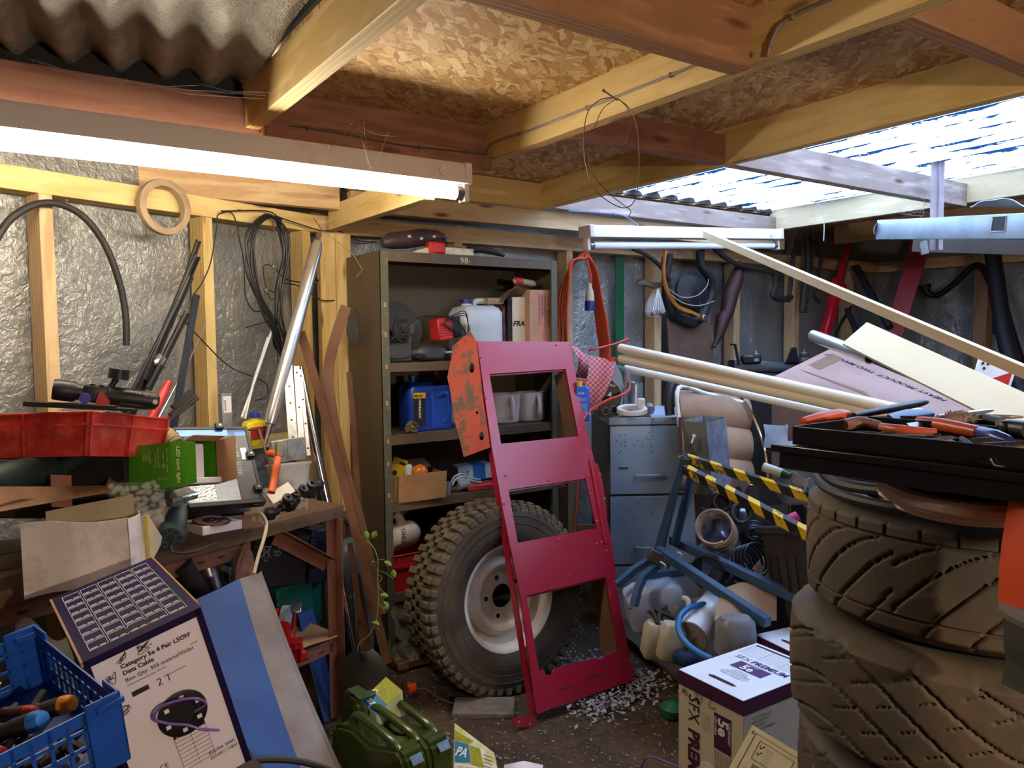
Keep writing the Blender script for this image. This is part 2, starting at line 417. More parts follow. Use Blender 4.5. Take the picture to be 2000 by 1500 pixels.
g = G(); g.box2((-3.1, 2.56, ZR - .03), (X_A + .02, 2.64, ZR + .07)); g.box2((X_A - .03, -2.8, ZR + .019), (X_A + .02, 2.64, ZR + .08)); tag(g.end('leak_packing', BLACKM), 'added dark packing blocking sky light past the corrugated roof sheet', 'trim', kind='structure')  # added filler, keeps stray sky light out of the roof gaps
# skylight: translucent corrugated sheet with moss lines along the troughs
def skymat():
    x = N('translucent_sheet'); v = x.coord((1, 1, 1), rnd=False)
    sp_ = x.n('SeparateXYZ'); x.l(v, sp_.inputs[0])
    wv = x.n('Math', _operation='MULTIPLY'); x.l(sp_.outputs[0], wv.inputs[0]); wv.inputs[1].default_value = 2 * pi / 0.152
    sn = x.n('Math', _operation='SINE'); x.l(wv.outputs[0], sn.inputs[0])
    nz = x.noise(x.coord((9, 1.6, 1), rnd=False), 1.6, 6, 0.75)
    ma = x.n('Math', _operation='MULTIPLY_ADD'); x.l(sn.outputs[0], ma.inputs[0]); ma.inputs[1].default_value = 0.16; x.l(nz, ma.inputs[2])
    moss = x.ramp(ma.outputs[0], [(0.52, B(0)), (0.57, B(1))])
    tr = x.n('BsdfTranslucent'); df = x.n('BsdfDiffuse'); tp = x.n('BsdfTransparent'); 
    tr.inputs[0].default_value = (0.86, 0.93, 1, 1); df.inputs[0].default_value = (0.02, 0.05, 0.10, 1)
    tcol = x.mix(moss, (0.95, 0.98, 1, 1), (0.005, 0.020, 0.06, 1)); x.l(tcol, tp.inputs[0])
    trc = x.mix(moss, (0.86, 0.93, 1, 1), (0.004, 0.016, 0.04, 1)); x.l(trc, tr.inputs[0])
    m1 = x.n('MixShader'); m1.inputs[0].default_value = 0.45; x.l(tr.outputs[0], m1.inputs[1]); x.l(tp.outputs[0], m1.inputs[2])
    x.l(m1.outputs[0], x.out.inputs[0]); x.t.nodes.remove(x.p); return x.m
def sf(u, v):
    x = X_C + (X_D - X_C) * u; y = -0.32 + 3.66 * v
    return V((x, y, ZR + 0.03 + 0.016 * sin(2 * pi * x / 0.152)))
g = G(); g.sheet(sf, 240, 12); tag(g.end('window_1', skymat(), smooth=80), 'translucent corrugated skylight sheet letting daylight in', 'skylight', kind='structure')
g = G()
for i in range(13):
    x = X_C + .07 + i * 0.146
    g.prism([(-0.06, 0), (0.06, 0), (0.045, 0.03), (-0.045, 0.03)], 0, 0.03, XF((x, 3.29, ZR), (1, 0, 0), (0, -1, 0)))
tag(g.end('trim_1', BLACKM), 'dark foam filler under the far end of the skylight', 'trim', kind='structure')
# joists, noggins
def Bm(n, lab, a, b, w, h, m, z=ZB): return beam(n, lab, (a[0], a[1], z), (b[0], b[1], z), w, h, m)
Bm('ceiling_joist', 'pale pine joist beside the corrugated roof sheet', (X_A, 2.52), (X_A, -2.7), 0.05, BH, PINE)
Bm('ceiling_joist', 'long pine joist carrying a clipped grey cable', (X_B, 3.28), (X_B, -2.7), 0.05, BH, PINE)
Bm('ceiling_joist', 'pine joist along the left edge of the skylight', (X_C, 3.25), (X_C, -2.7), 0.05, BH, PINE, ZB)
Bm('ceiling_joist', 'pale joist along the far edge of the skylight', (X_D, 3.28), (X_D, -2.7), 0.05, BH, PALEW, ZB + 0.02)
Bm('ceiling_joist', 'dark joist in the roof beyond the skylight', (5.25, 3.4), (5.25, -2.7), 0.05, BH, PINE2)
Bm('ceiling_noggin', 'reddish timber between joists above the strip light', (X_A + .025, 2.53), (X_B - .025, 2.53), 0.045, BH, REDW)
Bm('ceiling_noggin', 'dark red beam above the long strip light', (-1.6, 2.53), (X_A + .02, 2.53), 0.05, 0.15, REDW, 2.06)
Bm('ceiling_noggin', 'thin reddish batten carrying cables under the noggin', (X_A + .02, 2.47), (X_B - .03, 2.47), 0.05, 0.062, REDW, 2.078)
Bm('ceiling_noggin', 'reddish noggin left of the skylight', (X_B + .025, 2.06), (X_C - .025, 2.06), 0.045, 0.11, REDW)
Bm('ceiling_noggin', 'weathered grey noggin crossing the skylight', (X_C + .025, 2.06), (X_D - .025, 2.06), 0.05, 0.12, GREYW)
Bm('ceiling_noggin', 'thick orange noggin near the pale flaked board', (X_A - .02, 1.30), (X_B - .025, 1.30), 0.06, 0.15, ORANGE, ZB - .01)
Bm('ceiling_noggin', 'orange noggin close by the dark flaked board', (X_B + .025, 0.92), (X_C - .025, 0.92), 0.05, 0.12, ORANGE)
Bm('ceiling_noggin', 'orange noggin overhead at the front', (X_A, 0.2), (X_B, 0.2), 0.05, 0.12, ORANGE)
Bm('ceiling_beam', 'yellow pine beam behind the skylight end', (1.36, 3.27), (X_C, 3.27), 0.05, 0.13, PINE, ZB)
Bm('ceiling_beam', 'weathered grey beam at the far end of the skylight', (X_C, 3.255), (X_D, 3.255), 0.05, 0.10, GREYW, ZB + .005)
Bm('ceiling_beam', 'brown pine beam resting across the left wall plate', (0.28, 3.32), (1.33, 3.32), 0.045, 0.14, PINE2, 2.03)
Bm('ceiling_beam', 'pale pine beam above the green locker', (1.38, 3.32), (4.5, 3.32), 0.05, 0.09, PINE2, 2.03)
Bm('ceiling_beam', 'short pine joist ending over the corner post', (1.35, 3.44), (1.35, 2.5), 0.045, 0.11, PINE, 1.955)
# wall framing
def lt(t, off=0.0): return L0 - LD * t + LN * off
beam('wall_plate', 'yellow pine top plate along the left wall', lt(4.4, -.045) + V((0, 0, 1.95)), lt(-0.02, -.045) + V((0, 0, 1.95)), 0.09, 0.08, PINE)
beam('wall_plate', 'pine top plate along the back wall', (1.3, 3.545, 1.95), (6.1, 3.545, 1.95), 0.09, 0.08, PINE2)
beam('wall_plate', 'pine top plate along the right wall', (6.05, 3.5, 1.95), (6.05, -2.6, 1.95), 0.09, 0.08, PINE2)
def stud(label, p, xd, w=0.045, d=0.09, mat=PINE, z1=1.95):
    M = XF(V((p[0], p[1], 0)), (0, 0, 1), xd); g = G(); g.box((z1 / 2, 0, 0), (z1, d, w), bev=0.002)
    return tag(g.end('wall_stud', mat, M=M), label, 'stud', kind='structure')
SL = lambda t: lt(t, -.045)
for t, lab in ((1.203, 'pine stud behind the black hose arc'), (0.586, 'pine stud beside the black pipe bundle'), (1.82, 'pine stud at the left end of the bench'), (2.43, 'pine stud beyond the bench end')):
    stud(lab, SL(t), LD, mat=PINE if t < 1 else PINE2)
p = lt(0.07, -.045); stud('left board of the pine corner post', p, LD, mat=PINE)
stud('middle board of the pine corner post', (1.335, 3.50), (1, 0, 0), 0.075, 0.05, PINE); stud('right board of the pine corner post', (1.412, 3.50), (1, 0, 0), 0.075, 0.05, PINE)
for x, lab in ((2.06, 'pine stud behind the green locker'), (2.80, 'pine stud behind the orange cable coil'), (3.51, 'pine stud behind the hanging glove'), (4.265, 'pine stud behind the brown hanging strut'), (4.93, 'pine stud in the dark behind hanging hooks'), (5.62, 'pine stud beside the near red jack')):
    stud(lab, (x, 3.545), (1, 0, 0), 0.06 if x > 3 else .045, mat=PINE2)
for y, lab in ((2.72, 'orange pine stud behind the wheel brace'), (1.9, 'pine stud on the right wall'), (1.2, 'pine stud on the right wall nearer the front')):
    stud(lab, (6.045, y), (0, 1, 0), 0.09 if y > 2.5 else .045, mat=ORANGE)
# noggins between studs at mid height
beam('wall_noggin', 'pine noggin low between studs of the left wall', lt(1.18, -.045) + V((0, 0, 0.85)), lt(0.6, -.045) + V((0, 0, 0.85)), 0.08, 0.045, PINE)
beam('wall_noggin', 'pine noggin low beside the corner post', lt(0.56, -.045) + V((0, 0, 0.98)), lt(0.09, -.045) + V((0, 0, 0.98)), 0.08, 0.045, PINE)
# ================================================================== LIGHTS THAT ARE IN THE PLACE
TUBE = emis('#fff3dc', TUBE_STRENGTH, 'lit_tube')
LAMPW = plain('#d8cfca', 0.35, 0, '#bfb4ae', 0.1)
def batten(name, label, pl, pr, bw, bh, tube_mat, r, gap, M_=None):
    """pl, pr: bottom-front points of the left and right ends of the tube axis"""
    pl = V(pl); pr = V(pr); L = (pr - pl).length; M = XF(pl, pr - pl)
    t = thing(name, label, 'strip light', M)
    g = G(); g.prism([(-bw / 2, 0), (bw / 2, 0), (bw / 2 * .92, bh * .75), (bw / 2 * .7, bh), (-bw / 2 * .7, bh), (-bw / 2 * .92, bh * .75)], 0, L, XY((0, 0, gap), (0, 1, 0), (0, 0, 1)))
    g.end('housing', LAMPW, t)
    for s in (0, 1):
        g = G(); x = -0.012 if s == 0 else L + 0.012
        g.box((x, 0, gap + bh / 2), (0.028, bw + .006, bh + .004), bev=.004)
        g.box((x, 0, gap / 2 - r * .6), (0.022, r * 2.0, gap + r * 1.6), bev=.006, seg=2)
        g.end('end_cap', LAMPW, t)
    g = G(); g.tube([(0.02, 0, 0), (L - 0.02, 0, 0)], r, 16); g.end('tube', tube_mat, t)
    for x in (0.012, L - 0.012): g = G(); g.tube([(x - .012, 0, 0), (x + .016, 0, 0)], r * 1.04, 16); g.end('tube_end', STEEL, t)
    g = G(); g.cyl(0.016, 0, .003, XF((L - .09, -bw / 2 - .001, gap + bh * .45), (1, 0, 0), (0, -1, 0))); g.end('cover_plug', LAMPW, t)
    return t
YF = 2.37
pr = onY(900, 378, YF); pl = onY(-330, 282, YF); pl.z = pr.z
batten('strip_light', 'long lit fluorescent strip light under the red beam', pl, pr, 0.074, 0.070, TUBE, 0.023, 0.030)
OFFT = plain('#eef0f4', 0.25, 0, '#dfe3ea', 0.1)
batten('strip_light', 'unlit white fluorescent strip light hung before the back wall', onY(1150, 479, 3.02), onY(1514, 480, 3.02) + V((0, 0, 0)), 0.09, 0.06, OFFT, 0.019, 0.038)
# bare warm bulb over the front part of the shed
t = thing('pendant_bulb', 'bare warm bulb hanging from a joist over the front of the shed', 'lamp', T(X_A + .05, -1.15, ZB - 0.46))
g = G(); g.tube([(0, 0, 0.05), (0, 0, 0.47)], 0.003); g.end('flex', WHITE, t)
g = G(); g.cyl(0.017, 0.0, 0.055); g.end('lamp_holder', WHITE, t)
g = G(); g.lathe([(0, -.09), (.018, -.085), (.03, -.06), (.028, -.035), (.014, 0)], 16); bo = g.end('bulb_glass', emis('#ffb070', 30.0, 'lit_bulb'), t)
ld = bpy.data.lights.new('bulb_light', 'POINT'); ld.energy = BULB_POWER; ld.color = (1.0, 0.82, 0.64); ld.shadow_soft_size = 0.035
lo = bpy.data.objects.new('bulb_light', ld); C.objects.link(lo); lo.parent = t; lo.location = (0, 0, -0.12)
# ================================================================== fitted frames from the photograph
import numpy as _np
def boxfit(pc, ps, d):
    """corner seen at pc (depth d) and the three neighbouring corners: returns origin and three edge vectors at right angles"""
    rc = ray(*pc) * d; rs = [ray(*q) for q in ps]; s = [d * 1.1] * 3
    def f(s):
        e = [rs[i] * s[i] - rc for i in range(3)]; return _np.array([e[0].dot(e[1]), e[1].dot(e[2]), e[0].dot(e[2])])
    for _ in range(60):
        f0 = f(s); J = _np.zeros((3, 3))
        for i in range(3): t = list(s); t[i] += 1e-5; J[:, i] = (f(t) - f0) / 1e-5
        st = _np.clip(_np.linalg.solve(J, f0), -.15, .15); s = [s[i] - float(st[i]) for i in range(3)]
    return CAM + rc, [rs[i] * s[i] - rc for i in range(3)]
# ================================================================== LEFT WALL: things hung on it
rod('rubber_hose', 'thick black hose arching over a nail on the left wall', 'hose', [onL(x, y, .03) for x, y in ((-40, 530), (0, 455), (30, 420), (75, 398), (120, 400), (165, 425), (205, 478), (232, 548), (245, 612), (247, 675))], 0.0118, RUBBER, 12, 5)
p = onL(320, 405, .04); g = G(); Mr = XY(p, LD, (0, 0, 1))
g.lathe([(.078, -.014), (.103, -.014), (.105, .0), (.103, .014), (.094, .016), (.078, .014), (.078, -.014)], 48)
tag(g.end('hoop_ring', plain('#a78f72', .6, 0, '#7b654c', .4), M=Mr), 'flat brown ring hanging on a nail above the pipe bundle', 'ring')
pts = [((383, 468), (384, 492)), ((392, 490), (262, 812)), ((380, 495), (300, 690)), ((371, 520), (246, 800)), ((355, 600), (330, 650))]
t = thing('pipe_bundle', 'bundle of black metal strips leaning on the left wall, banded with foil tape', 'pipes')
for i, (a, b, w) in enumerate((((388, 470), (330, 640), .010), ((384, 500), (255, 810), .014), ((372, 540), (282, 740), .012), ((352, 585), (240, 805), .010), ((366, 610), (290, 760), .011))):
    P0, P1 = onL(*a, .07 + .01 * i), onL(*b, .10 + .012 * i); g = G(); M = XF(P0, P1 - P0, LN); L = (P1 - P0).length
    g.prism([(-w, -w * .5), (w, -w * .5), (w, w * .5), (w * .5, w * .6), (w * .4, -w * .1), (-w * .4, -w * .1), (-w * .5, w * .6), (-w, w * .5)], 0, L, XY((0, 0, 0), (0, 1, 0), (0, 0, 1)))
    g.end('strip', BLACK if i % 2 else plain('#2c2826', .4, .3, '#4b4540'), t, M)
M = XF(onL(292, 678, .125), onL(315, 700, .125) - onL(292, 678, .125) , LN); g = G(); g.box((.02, -.012, 0), (.05, .045, .04), bev=.008); g.jig(.004, 40)
g.end('foil_tape', plain('#d9d9d6', .25, .85, '#9d9d9a', .4, 30, .6, 60), t, XF(onL(306, 695, .115), onL(325, 706, .115) - onL(285, 685, .115), LN))
P0, P1 = onL(384, 575, .05), onL(336, 850, .12); g = G(); L = (P1 - P0).length; g.box((L / 2, 0, 0), (L, .030, .006), bev=.001)
tag(g.end('metal_bar', BLACK, M=XF(P0, P1 - P0, LN)), 'flat black bar leaning beside the pipe bundle', 'bar')
P0, P1 = onL(330, 745, .20), onL(280, 850, .22); rod('red_screwdriver', 'red plastic tool handle sticking up behind the red crate', 'tool', [P0, P0.lerp(P1, .3), P1], [.012, .016, .014], RED, 12)
rod('welding_rod', 'thin pale rod hooked near the second wall stud', 'rod', [onL(403, 630, .03), onL(395, 650, .04), onL(372, 700, .06), onL(300, 835, .10)], .0022, ALU, 6)
g = G(); P = onL(355, 800, .22)
for i in range(3):
    g.box((0.02 * i, .012 * i, .006 * i), (.15 - .02 * i, .03, .010), M=RZ(5 * i) @ RX(10 * i), bev=.003)
g.jig(.008, 20)
tag(g.end('metal_bracket', BLACKM, M=XF(P, LD * 1 + V((0, 0, .62)), (0, 0, 1))), 'dark layered metal brackets piled behind the floodlight', 'bracket')
# nails
def nail(label, p, d=(0, -1, 0.1)):
    g = G(); p = V(p); d = V(d).normalized(); g.tube([p - d * .02, p + d * .045], .0022, 6); g.tube([p + d * .045, p + d * .047], .005, 8)
    return tag(g.end('nail', STEEL), label, 'nail')
nail('bent nail holding the black hose', onL(118, 402, .0), LN + V((0, 0, .3))); nail('nail under the flat brown ring', onL(320, 362, .0), LN + V((0, 0, .2)))
# cable coil
g = G(); base = [(538, 424), (512, 430), (491, 462), (489, 520), (503, 575), (524, 625), (543, 668), (553, 690), (549, 655), (541, 620), (547, 560), (555, 500), (551, 455)]
for k in range(5):
    r_ = random.Random(k); ps = [onL(x + r_.uniform(-5, 5) - (k - 2) * 3 * (1 if i < 6 else -1), y + r_.uniform(-4, 4), .04 + .012 * k) for i, (x, y) in enumerate(base)]
    g.tube(smooth_path(ps, 6, True), .0052, 8, True)
t = thing('cable_coil', 'long hanging coil of black cables on the left wall', 'cable'); g.end('cable_loops', BLACK, t)
g = G(); g.tube(smooth_path([onL(x, y, .07) for x, y in ((528, 628), (540, 665), (552, 700), (565, 720))], 5), .009, 8); g.end('cable_tail', BLACK, t)
g = G(); g.tube([onL(480, 640, .06), onL(530, 626, .09)], .0022, 6); g.end('cable_tie', BLACK, t)
WIRE = plain('#4a4038', .45, .6, '#2c2622')
for nm, lab, pts, r in (
    ('brake_pipe', 'thin bent pipe reaching from the top plate down past the second stud', ((470, 410), (428, 418), (424, 440), (412, 510), (396, 550), (380, 573)), .0028),
    ('brake_pipe', 'dark bent pipe hanging left of the black cable coil', ((432, 412), (456, 420), (468, 470), (477, 520), (479, 575), (494, 606), (512, 607), (522, 615)), .0032),
    ('brake_pipe', 'thin pipe running along the top plate to the corner post', ((440, 412), (520, 412), (545, 424), (580, 436), (625, 450), (665, 452), (700, 470), (735, 472)), .0028),
    ('brake_pipe', 'thin pipe bent across the foot of the second stud', ((352, 618), (398, 668), (448, 716), (500, 738), (522, 752), (520, 775), (498, 782)), .0028),
    ('brake_pipe', 'thin pipe with a kink crossing the aluminium pole', ((540, 528), (560, 546), (600, 552), (622, 546), (614, 556)), .003),
    ('brake_pipe', 'long thin pipe resting across the corner post', ((552, 553), (588, 560), (627, 586), (662, 586), (676, 591)), .003),
    ('brake_pipe', 'thin pipe looping inside the black cable coil', ((536, 521), (516, 518), (516, 545), (522, 570), (530, 586), (540, 575), (524, 566)), .0025),
    ('brake_pipe', 'straight thin pipe hanging down inside the coil to the channels', ((534, 430), (538, 500), (545, 560), (543, 640), (543, 705), (562, 718)), .0025)):
    rod(nm, lab, 'pipe', [onL(x, y, .045) for x, y in pts], r, WIRE, 6, 4, group='bent brake pipes on the left wall')
for (x, y), lab in (((536, 521), 'small steel clip at the top of the looped pipe'), ((520, 567), 'small steel clip at the middle of the looped pipe'), ((545, 638), 'small steel clip below the crossing of the cable coil')):
    g = G(); g.box((0, 0, 0), (.02, .02, .012), bev=.002); g.cyl(.004, .006, .010, seg=10); tag(g.end('pipe_clip', STEEL, M=XY(onL(x, y, .06), LD, (0, 0, 1)) @ RZ(15)), lab, 'clip')
rod('wire_hanger', 'thin wire hooked from the corner post to the locker side', 'wire', [at(612, 425, 3.3), at(628, 448, 3.2), at(690, 497, 3.2), at(708, 527, 3.2), at(696, 541, 3.2)], .0016, plain('#7a6048', .5, .5), 6)
# aluminium pole and channels, leaning in the corner
t = thing('aluminium_pole', 'thick bright aluminium pole leaning against the corner post', 'pole')
P0, P1 = at(621, 472, 3.28), at(528, 828, 3.02); d_ = (P1 - P0); n_ = d_.length; d_ = d_.normalized()
g = G(); g.tube([P0, P0 + d_ * .04, P0 + d_ * .15, P1 - d_ * .03, P1], [.018, .0265, .027, .027, .020], 20); g.end('tube', ALU, t)
g = G(); g.tube([P0 - d_ * .045, P0 - d_ * .03, P0 - d_ * .02, P0], [.006, .010, .007, .011], 10); g.end('top_spigot', STEEL, t)
g = G(); g.tube([P1, P1 + d_ * .02, P1 + d_ * .10], [.012, .009, .006], 10); g.end('bottom_spigot', STEEL, t)
def chan(lab, a, b, w, holes=0, mat=ALU, name='aluminium_channel'):
    P0, P1 = at(*a), at(*b); g = G(); L = (P1 - P0).length; h = w * .55
    g.prism([(-w / 2, -h / 2), (w / 2, -h / 2), (w / 2, h / 2), (w / 2 - .003, h / 2), (w / 2 - .003, -h / 2 + .003), (-w / 2 + .003, -h / 2 + .003), (-w / 2 + .003, h / 2), (-w / 2, h / 2)], 0, L, XY((0, 0, 0), (0, 1, 0), (0, 0, 1)))
    if holes:
        g.mi(mat)
        g.mi(BLACKM)
        for k in range(holes): g.cyl(.004, 0, .0012, XF((L * (.08 + .84 * k / max(1, holes - 1)), 0, h / 2 * 0 - h / 2 - .0008), (1, 0, 0), (0, 0, 1)), 10)
    return tag(g.end(name, mat, M=XF(P0, P1 - P0, ray((a[0] + b[0]) / 2, 800))), lab, 'channel')
chan('perforated white metal channel, leftmost of the upright channels', (562, 712, 3.1), (573, 868, 3.0), .034, 5, plain('#dcdcd8', .35, .4, '#6f6a62', .35, 25))
chan('narrow white channel next to the perforated one', (579, 716, 3.14), (590, 880, 3.02), .022, 3, plain('#d5d5d2', .35, .4, '#77726a', .3, 25))
chan('slim white metal strip beside the long chrome pole', (586, 722, 3.18), (603, 890, 3.06), .014, 4, plain('#e2e2df', .35, .3, '#8a8478', .3, 25))
g = G(); g.tube([at(583, 718, 3.22), at(640, 985, 3.2), at(697, 1296, 3.16)], .0185, 16)
tag(g.end('chrome_pole', CHROME), 'long shiny chrome pole standing between bench and locker', 'pole')
rod('white_rod', 'thin white rod leaning behind the floodlight, upper one', 'rod', [onL(531, 645, .06), onL(490, 765, .12), onL(472, 815, .2)], .005, WHITE, 8)
rod('white_rod', 'thin white rod leaning behind the floodlight, lower one', 'rod', [onL(523, 660, .05), onL(497, 740, .10), onL(478, 818, .19)], .005, WHITE, 8)
# rusty bars by the locker
def bar(lab, pts, w, th, mat, name='steel_strip', cat='bar'):
    ps = smooth_path([at(*p) for p in pts], 6); g = G(); n = len(ps)
    for i in range(n): pass
    vd = V((0.30, 0.0, 0)); rows = []
    for i in range(n):
        t_ = (ps[min(i + 1, n - 1)] - ps[max(i - 1, 0)]).normalized(); s_ = t_.cross(FH).normalized(); f_ = s_.cross(t_)
        rows.append([g.bm.verts.new(ps[i] + s_ * a * w / 2 + f_ * b * th / 2) for a, b in ((-1, -1), (1, -1), (1, 1), (-1, 1))])
    for a, b in zip(rows, rows[1:]):
        for k in range(4): g._f([a[k], a[(k + 1) % 4], b[(k + 1) % 4], b[k]])
    g._f(rows[0]); g._f(rows[-1][::-1])
    return tag(g.end(name, mat, smooth=30), lab, cat)
bar('long brown steel strip leaning over the corner post', ((587, 648, 3.2), (612, 730, 3.2), (640, 830, 3.2), (668, 930, 3.18), (700, 1060, 3.12), (757, 1295, 3.05)), .036, .006, BROWNST)
bar('curved brown steel strip bowed beside the locker', ((676, 598, 3.25), (655, 660, 3.25), (642, 720, 3.25), (646, 790, 3.22), (668, 900, 3.2), (700, 1010, 3.15), (745, 1200, 3.1)), .045, .006, BROWNST)
bar('rusty perforated angle standing close to the locker side', ((682, 727, 3.22), (690, 820, 3.2), (697, 930, 3.2), (706, 1060, 3.15)), .022, .016, RUST)
bar('rusty thin bar standing right of the chrome pole', ((683, 1060, 3.15), (700, 1180, 3.12), (712, 1310, 3.1)), .020, .014, RUST)
bar('rusty thin bar beside the black rubber spade head', ((700, 1120, 3.2), (712, 1200, 3.16), (722, 1300, 3.14)), .018, .012, RUST)
bar('dark brown timber strip behind the bars', ((655, 1000, 3.3), (662, 1080, 3.3), (672, 1130, 3.3)), .10, .01, plain('#a38468', .8, 0, '#6f5540', .4), 'wooden_strip', 'timber')
# ================================================================== BENCH
BZ = .82; BR = onZ(672, 985, BZ); BL = BR - LD * 2.6
t = thing('workbench', 'rough wooden workbench on slotted rusty steel legs along the left wall', 'workbench', XF(BL, LD))
Lb = 2.6
g = G(); g.box2((0, 0, -.048), (Lb, .19, 0), bev=.003); g.end('front_plank', OLDW, t)
g = G(); g.box2((0, .195, -.048), (Lb - .01, .37, -.002), bev=.003); g.end('middle_plank', OLDW, t)
g = G(); g.box2((0, .375, -.048), (Lb - .03, .55, 0), bev=.003); g.end('rear_plank', OLDW, t)
SLOT = plain('#8c5a44', .7, .1, '#5e3b2e', .5, 10)
def slotted(P0, P1, zh, w=.038, th=.003, par=t):
    P0 = V(P0); P1 = V(P1); L = (P1 - P0).length; M = XF(P0, P1 - P0, zh); g = G(); g.mi(SLOT)
    g.box((L / 2, 0, 0), (L, th, w), bev=.0006); g.box((L / 2, th + w / 2 - .003, w / 2 - th / 2), (L, w, th), bev=.0006)
    g.mi(BLACKM); k = .04
    while k < L - .03: g.box((k, -th / 2 - .0004, 0), (.026, .001, .007)); k += .075
    o = g.end('slotted_angle', SLOT, par, M); return o
slotted((0, .015, -.075), (Lb - .42, .015, -.075), (0, 0, 1), .05)
xl = (V((1.045, 2.773, 0)) - BL).dot(LD)
for x, y in ((xl + .0, .02), (xl, .5), (.5, .02), (.5, .5)):
    o = slotted((x, y, -BZ), (x, y, -.045), (1, 0, 0), .042); o.name = 'leg'
o = slotted((xl - .02, .025, -.22), (xl - .26, .02, -.06), (0, 0, 1), .05); o.name = 'brace'
o = slotted((xl - 1.0, .02, -.545), (xl, .02, -.545), (0, 0, 1), .036); o.name = 'shelf_rail'
g = G(); g.box2((xl - 1.1, .02, -.53), (xl, .52, -.515), bev=.002); g.end('lower_shelf', OLDW, t)
# ------------------------------------------------------------------ things on the bench
def crate(name, label, M, w, d, h, mat, wall=.003, rib=True, rim=.008, cat='crate', **kw):
    """open moulded crate; origin front-left-bottom, x right, y back"""
    t = thing(name, label, cat, M, kw.get('group')); g = G(); tp = .012
    g.box2((tp, tp, 0), (w - tp, d - tp, wall))
    for (a, b, c, e) in (((0, 0), (w, 0), (tp, tp), (w - tp, tp)), ((w, 0), (w, d), (w - tp, tp), (w - tp, d - tp)), ((w, d), (0, d), (w - tp, d - tp), (tp, d - tp)), ((0, d), (0, 0), (tp, d - tp), (tp, tp))):
        o = V(((a[0] + b[0]) / 2 - w / 2, (a[1] + b[1]) / 2 - d / 2, 0)).normalized() * wall
        q = [V((*c, 0)), V((*e, 0)), V((*b, h)), V((*a, h))]; q2 = [p - o for p in q]
        g.quad(*q); g.quad(*q2[::-1]); g.quad(q[3], q[2], q2[2], q2[3])
        if rib:
            L = (V((*b, 0)) - V((*a, 0))); n = max(2, int(L.length / .14))
            for k in range(n + 1):
                f = k / n; P = V((*c, 0)).lerp(V((*e, 0)), f); Q = V((*a, h)).lerp(V((*b, h)), f); m = (P + Q) / 2
                g.tube([P + o * 2, Q + o * 2.2], .0035, 4)
            g.tube([V((*a, h * .72)) + o * 2, V((*b, h * .72)) + o * 2], .0035, 4)
    g.end('body', mat, t)
    g = G(); r = rim
    for a, b in (((0, 0), (w, 0)), ((w, 0), (w, d)), ((w, d), (0, d)), ((0, d), (0, 0))):
        A, Bq = V((*a, h)), V((*b, h)); g.box((A + Bq) / 2, (abs(A.x - Bq.x) + r, abs(A.y - Bq.y) + r, .006), bev=.0015)
    g.end('rim', mat, t); return t
Oc = at(172, 890, 1.95); xr = Oc - at(-60, 896, 2.03); yb_ = at(290, 893, 2.2) - Oc
Mc = XY(Oc - xr.normalized() * .40, xr, yb_)
crate('plastic_crate', 'red plastic crate on top of the cluttered bench', Mc, .40, .30, .112, plain('#bf2a20', .4, 0, '#d96a5c', .30, 26))
# dark open-topped tray with a green power tool beneath it
CARDB = plain('#8f6342', .85, 0, '#5c3f2a', .5, 6)
t = thing('cardboard_tray', 'worn open cardboard tray under the red crate', 'box'); g = G()
c0 = [at(-60, 1010, 1.75), at(80, 985, 1.9), at(212, 962, 2.06), at(246, 910, 2.25)]; c1 = [at(-60, 950, 1.8), at(90, 950, 1.95), at(205, 948, 2.1), at(245, 880, 2.27)]
for a, b, c, d in zip(c0, c0[1:], c1[1:], c1): g.quad(a, b, c, d)
g.end('front_side', CARDB, t)
g = G(); g.sheet(lambda u, v: at(-60 + 300 * u, 992 - 30 * u + 6 * sin(u * 14), 1.75 + .35 * u) + V((-.05, .25, -.05)) * v, 12, 4, .003); g.end('base_sheet', CARDB, t)
g = G(); g.sheet(lambda u, v: at(100 + 40 * u, 990 - 18 * v, 1.98 + .05 * u) + V((0, 0, .06 * v)), 2, 3, .003); g.end('flap', plain('#a0624a', .85), t)
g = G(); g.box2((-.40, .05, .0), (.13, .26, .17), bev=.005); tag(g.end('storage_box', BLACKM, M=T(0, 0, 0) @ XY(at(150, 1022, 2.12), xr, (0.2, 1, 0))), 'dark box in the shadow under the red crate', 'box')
g = G(); g.tube([V((0, 0, 0)), V((.05, .01, .0)), V((.15, .01, .01)), V((.19, 0, .01))], [.035, .045, .042, .02], 14); g.tube([V((.17, 0, 0)), V((.28, .02, .03)), V((.34, .02, .05))], [.022, .025, .012], 12); g.jig(.003, 30)
tag(g.end('power_tool', plain('#223530', .6, 0, '#171c1b', .5), M=XF(at(-30, 945, 1.90), (1, .5, .02))), 'dirty green power tool lying in the cardboard tray', 'tool')
# black regulator lying on the crate
Mg = XF(at(98, 782, 2.0), at(308, 806, 2.12) - at(98, 782, 2.0)); Lg = (at(308, 806, 2.12) - at(98, 782, 2.0)).length
t = thing('air_regulator', 'black cylindrical air regulator with gauge knob lying on the red crate', 'regulator', Mg)
g = G(); Rx = XY((0, 0, .03), (0, 1, 0), (0, 0, 1))
g.lathe([(0, 0), (.026, .002), (.028, .01), (.028, .05), (.021, .06), (.021, .075), (0, .075)], 20, Rx); g.end('end_knob', BLACK, t)
g = G(); g.box((.10, 0, .03), (.06, .045, .045), bev=.005, seg=2); g.cyl(.007, 0, .004, XY((.09, -.012, .053), (1, 0, 0), (0, 1, 0)), 12); g.cyl(.007, 0, .004, XY((.112, -.012, .053), (1, 0, 0), (0, 1, 0)), 12); g.end('valve_block', BLACK, t)
g = G(); g.lathe([(0, .12), (.024, .122), (.026, .14), (.026, Lg - .03), (.022, Lg - .008), (.012, Lg), (0, Lg)], 20, Rx)
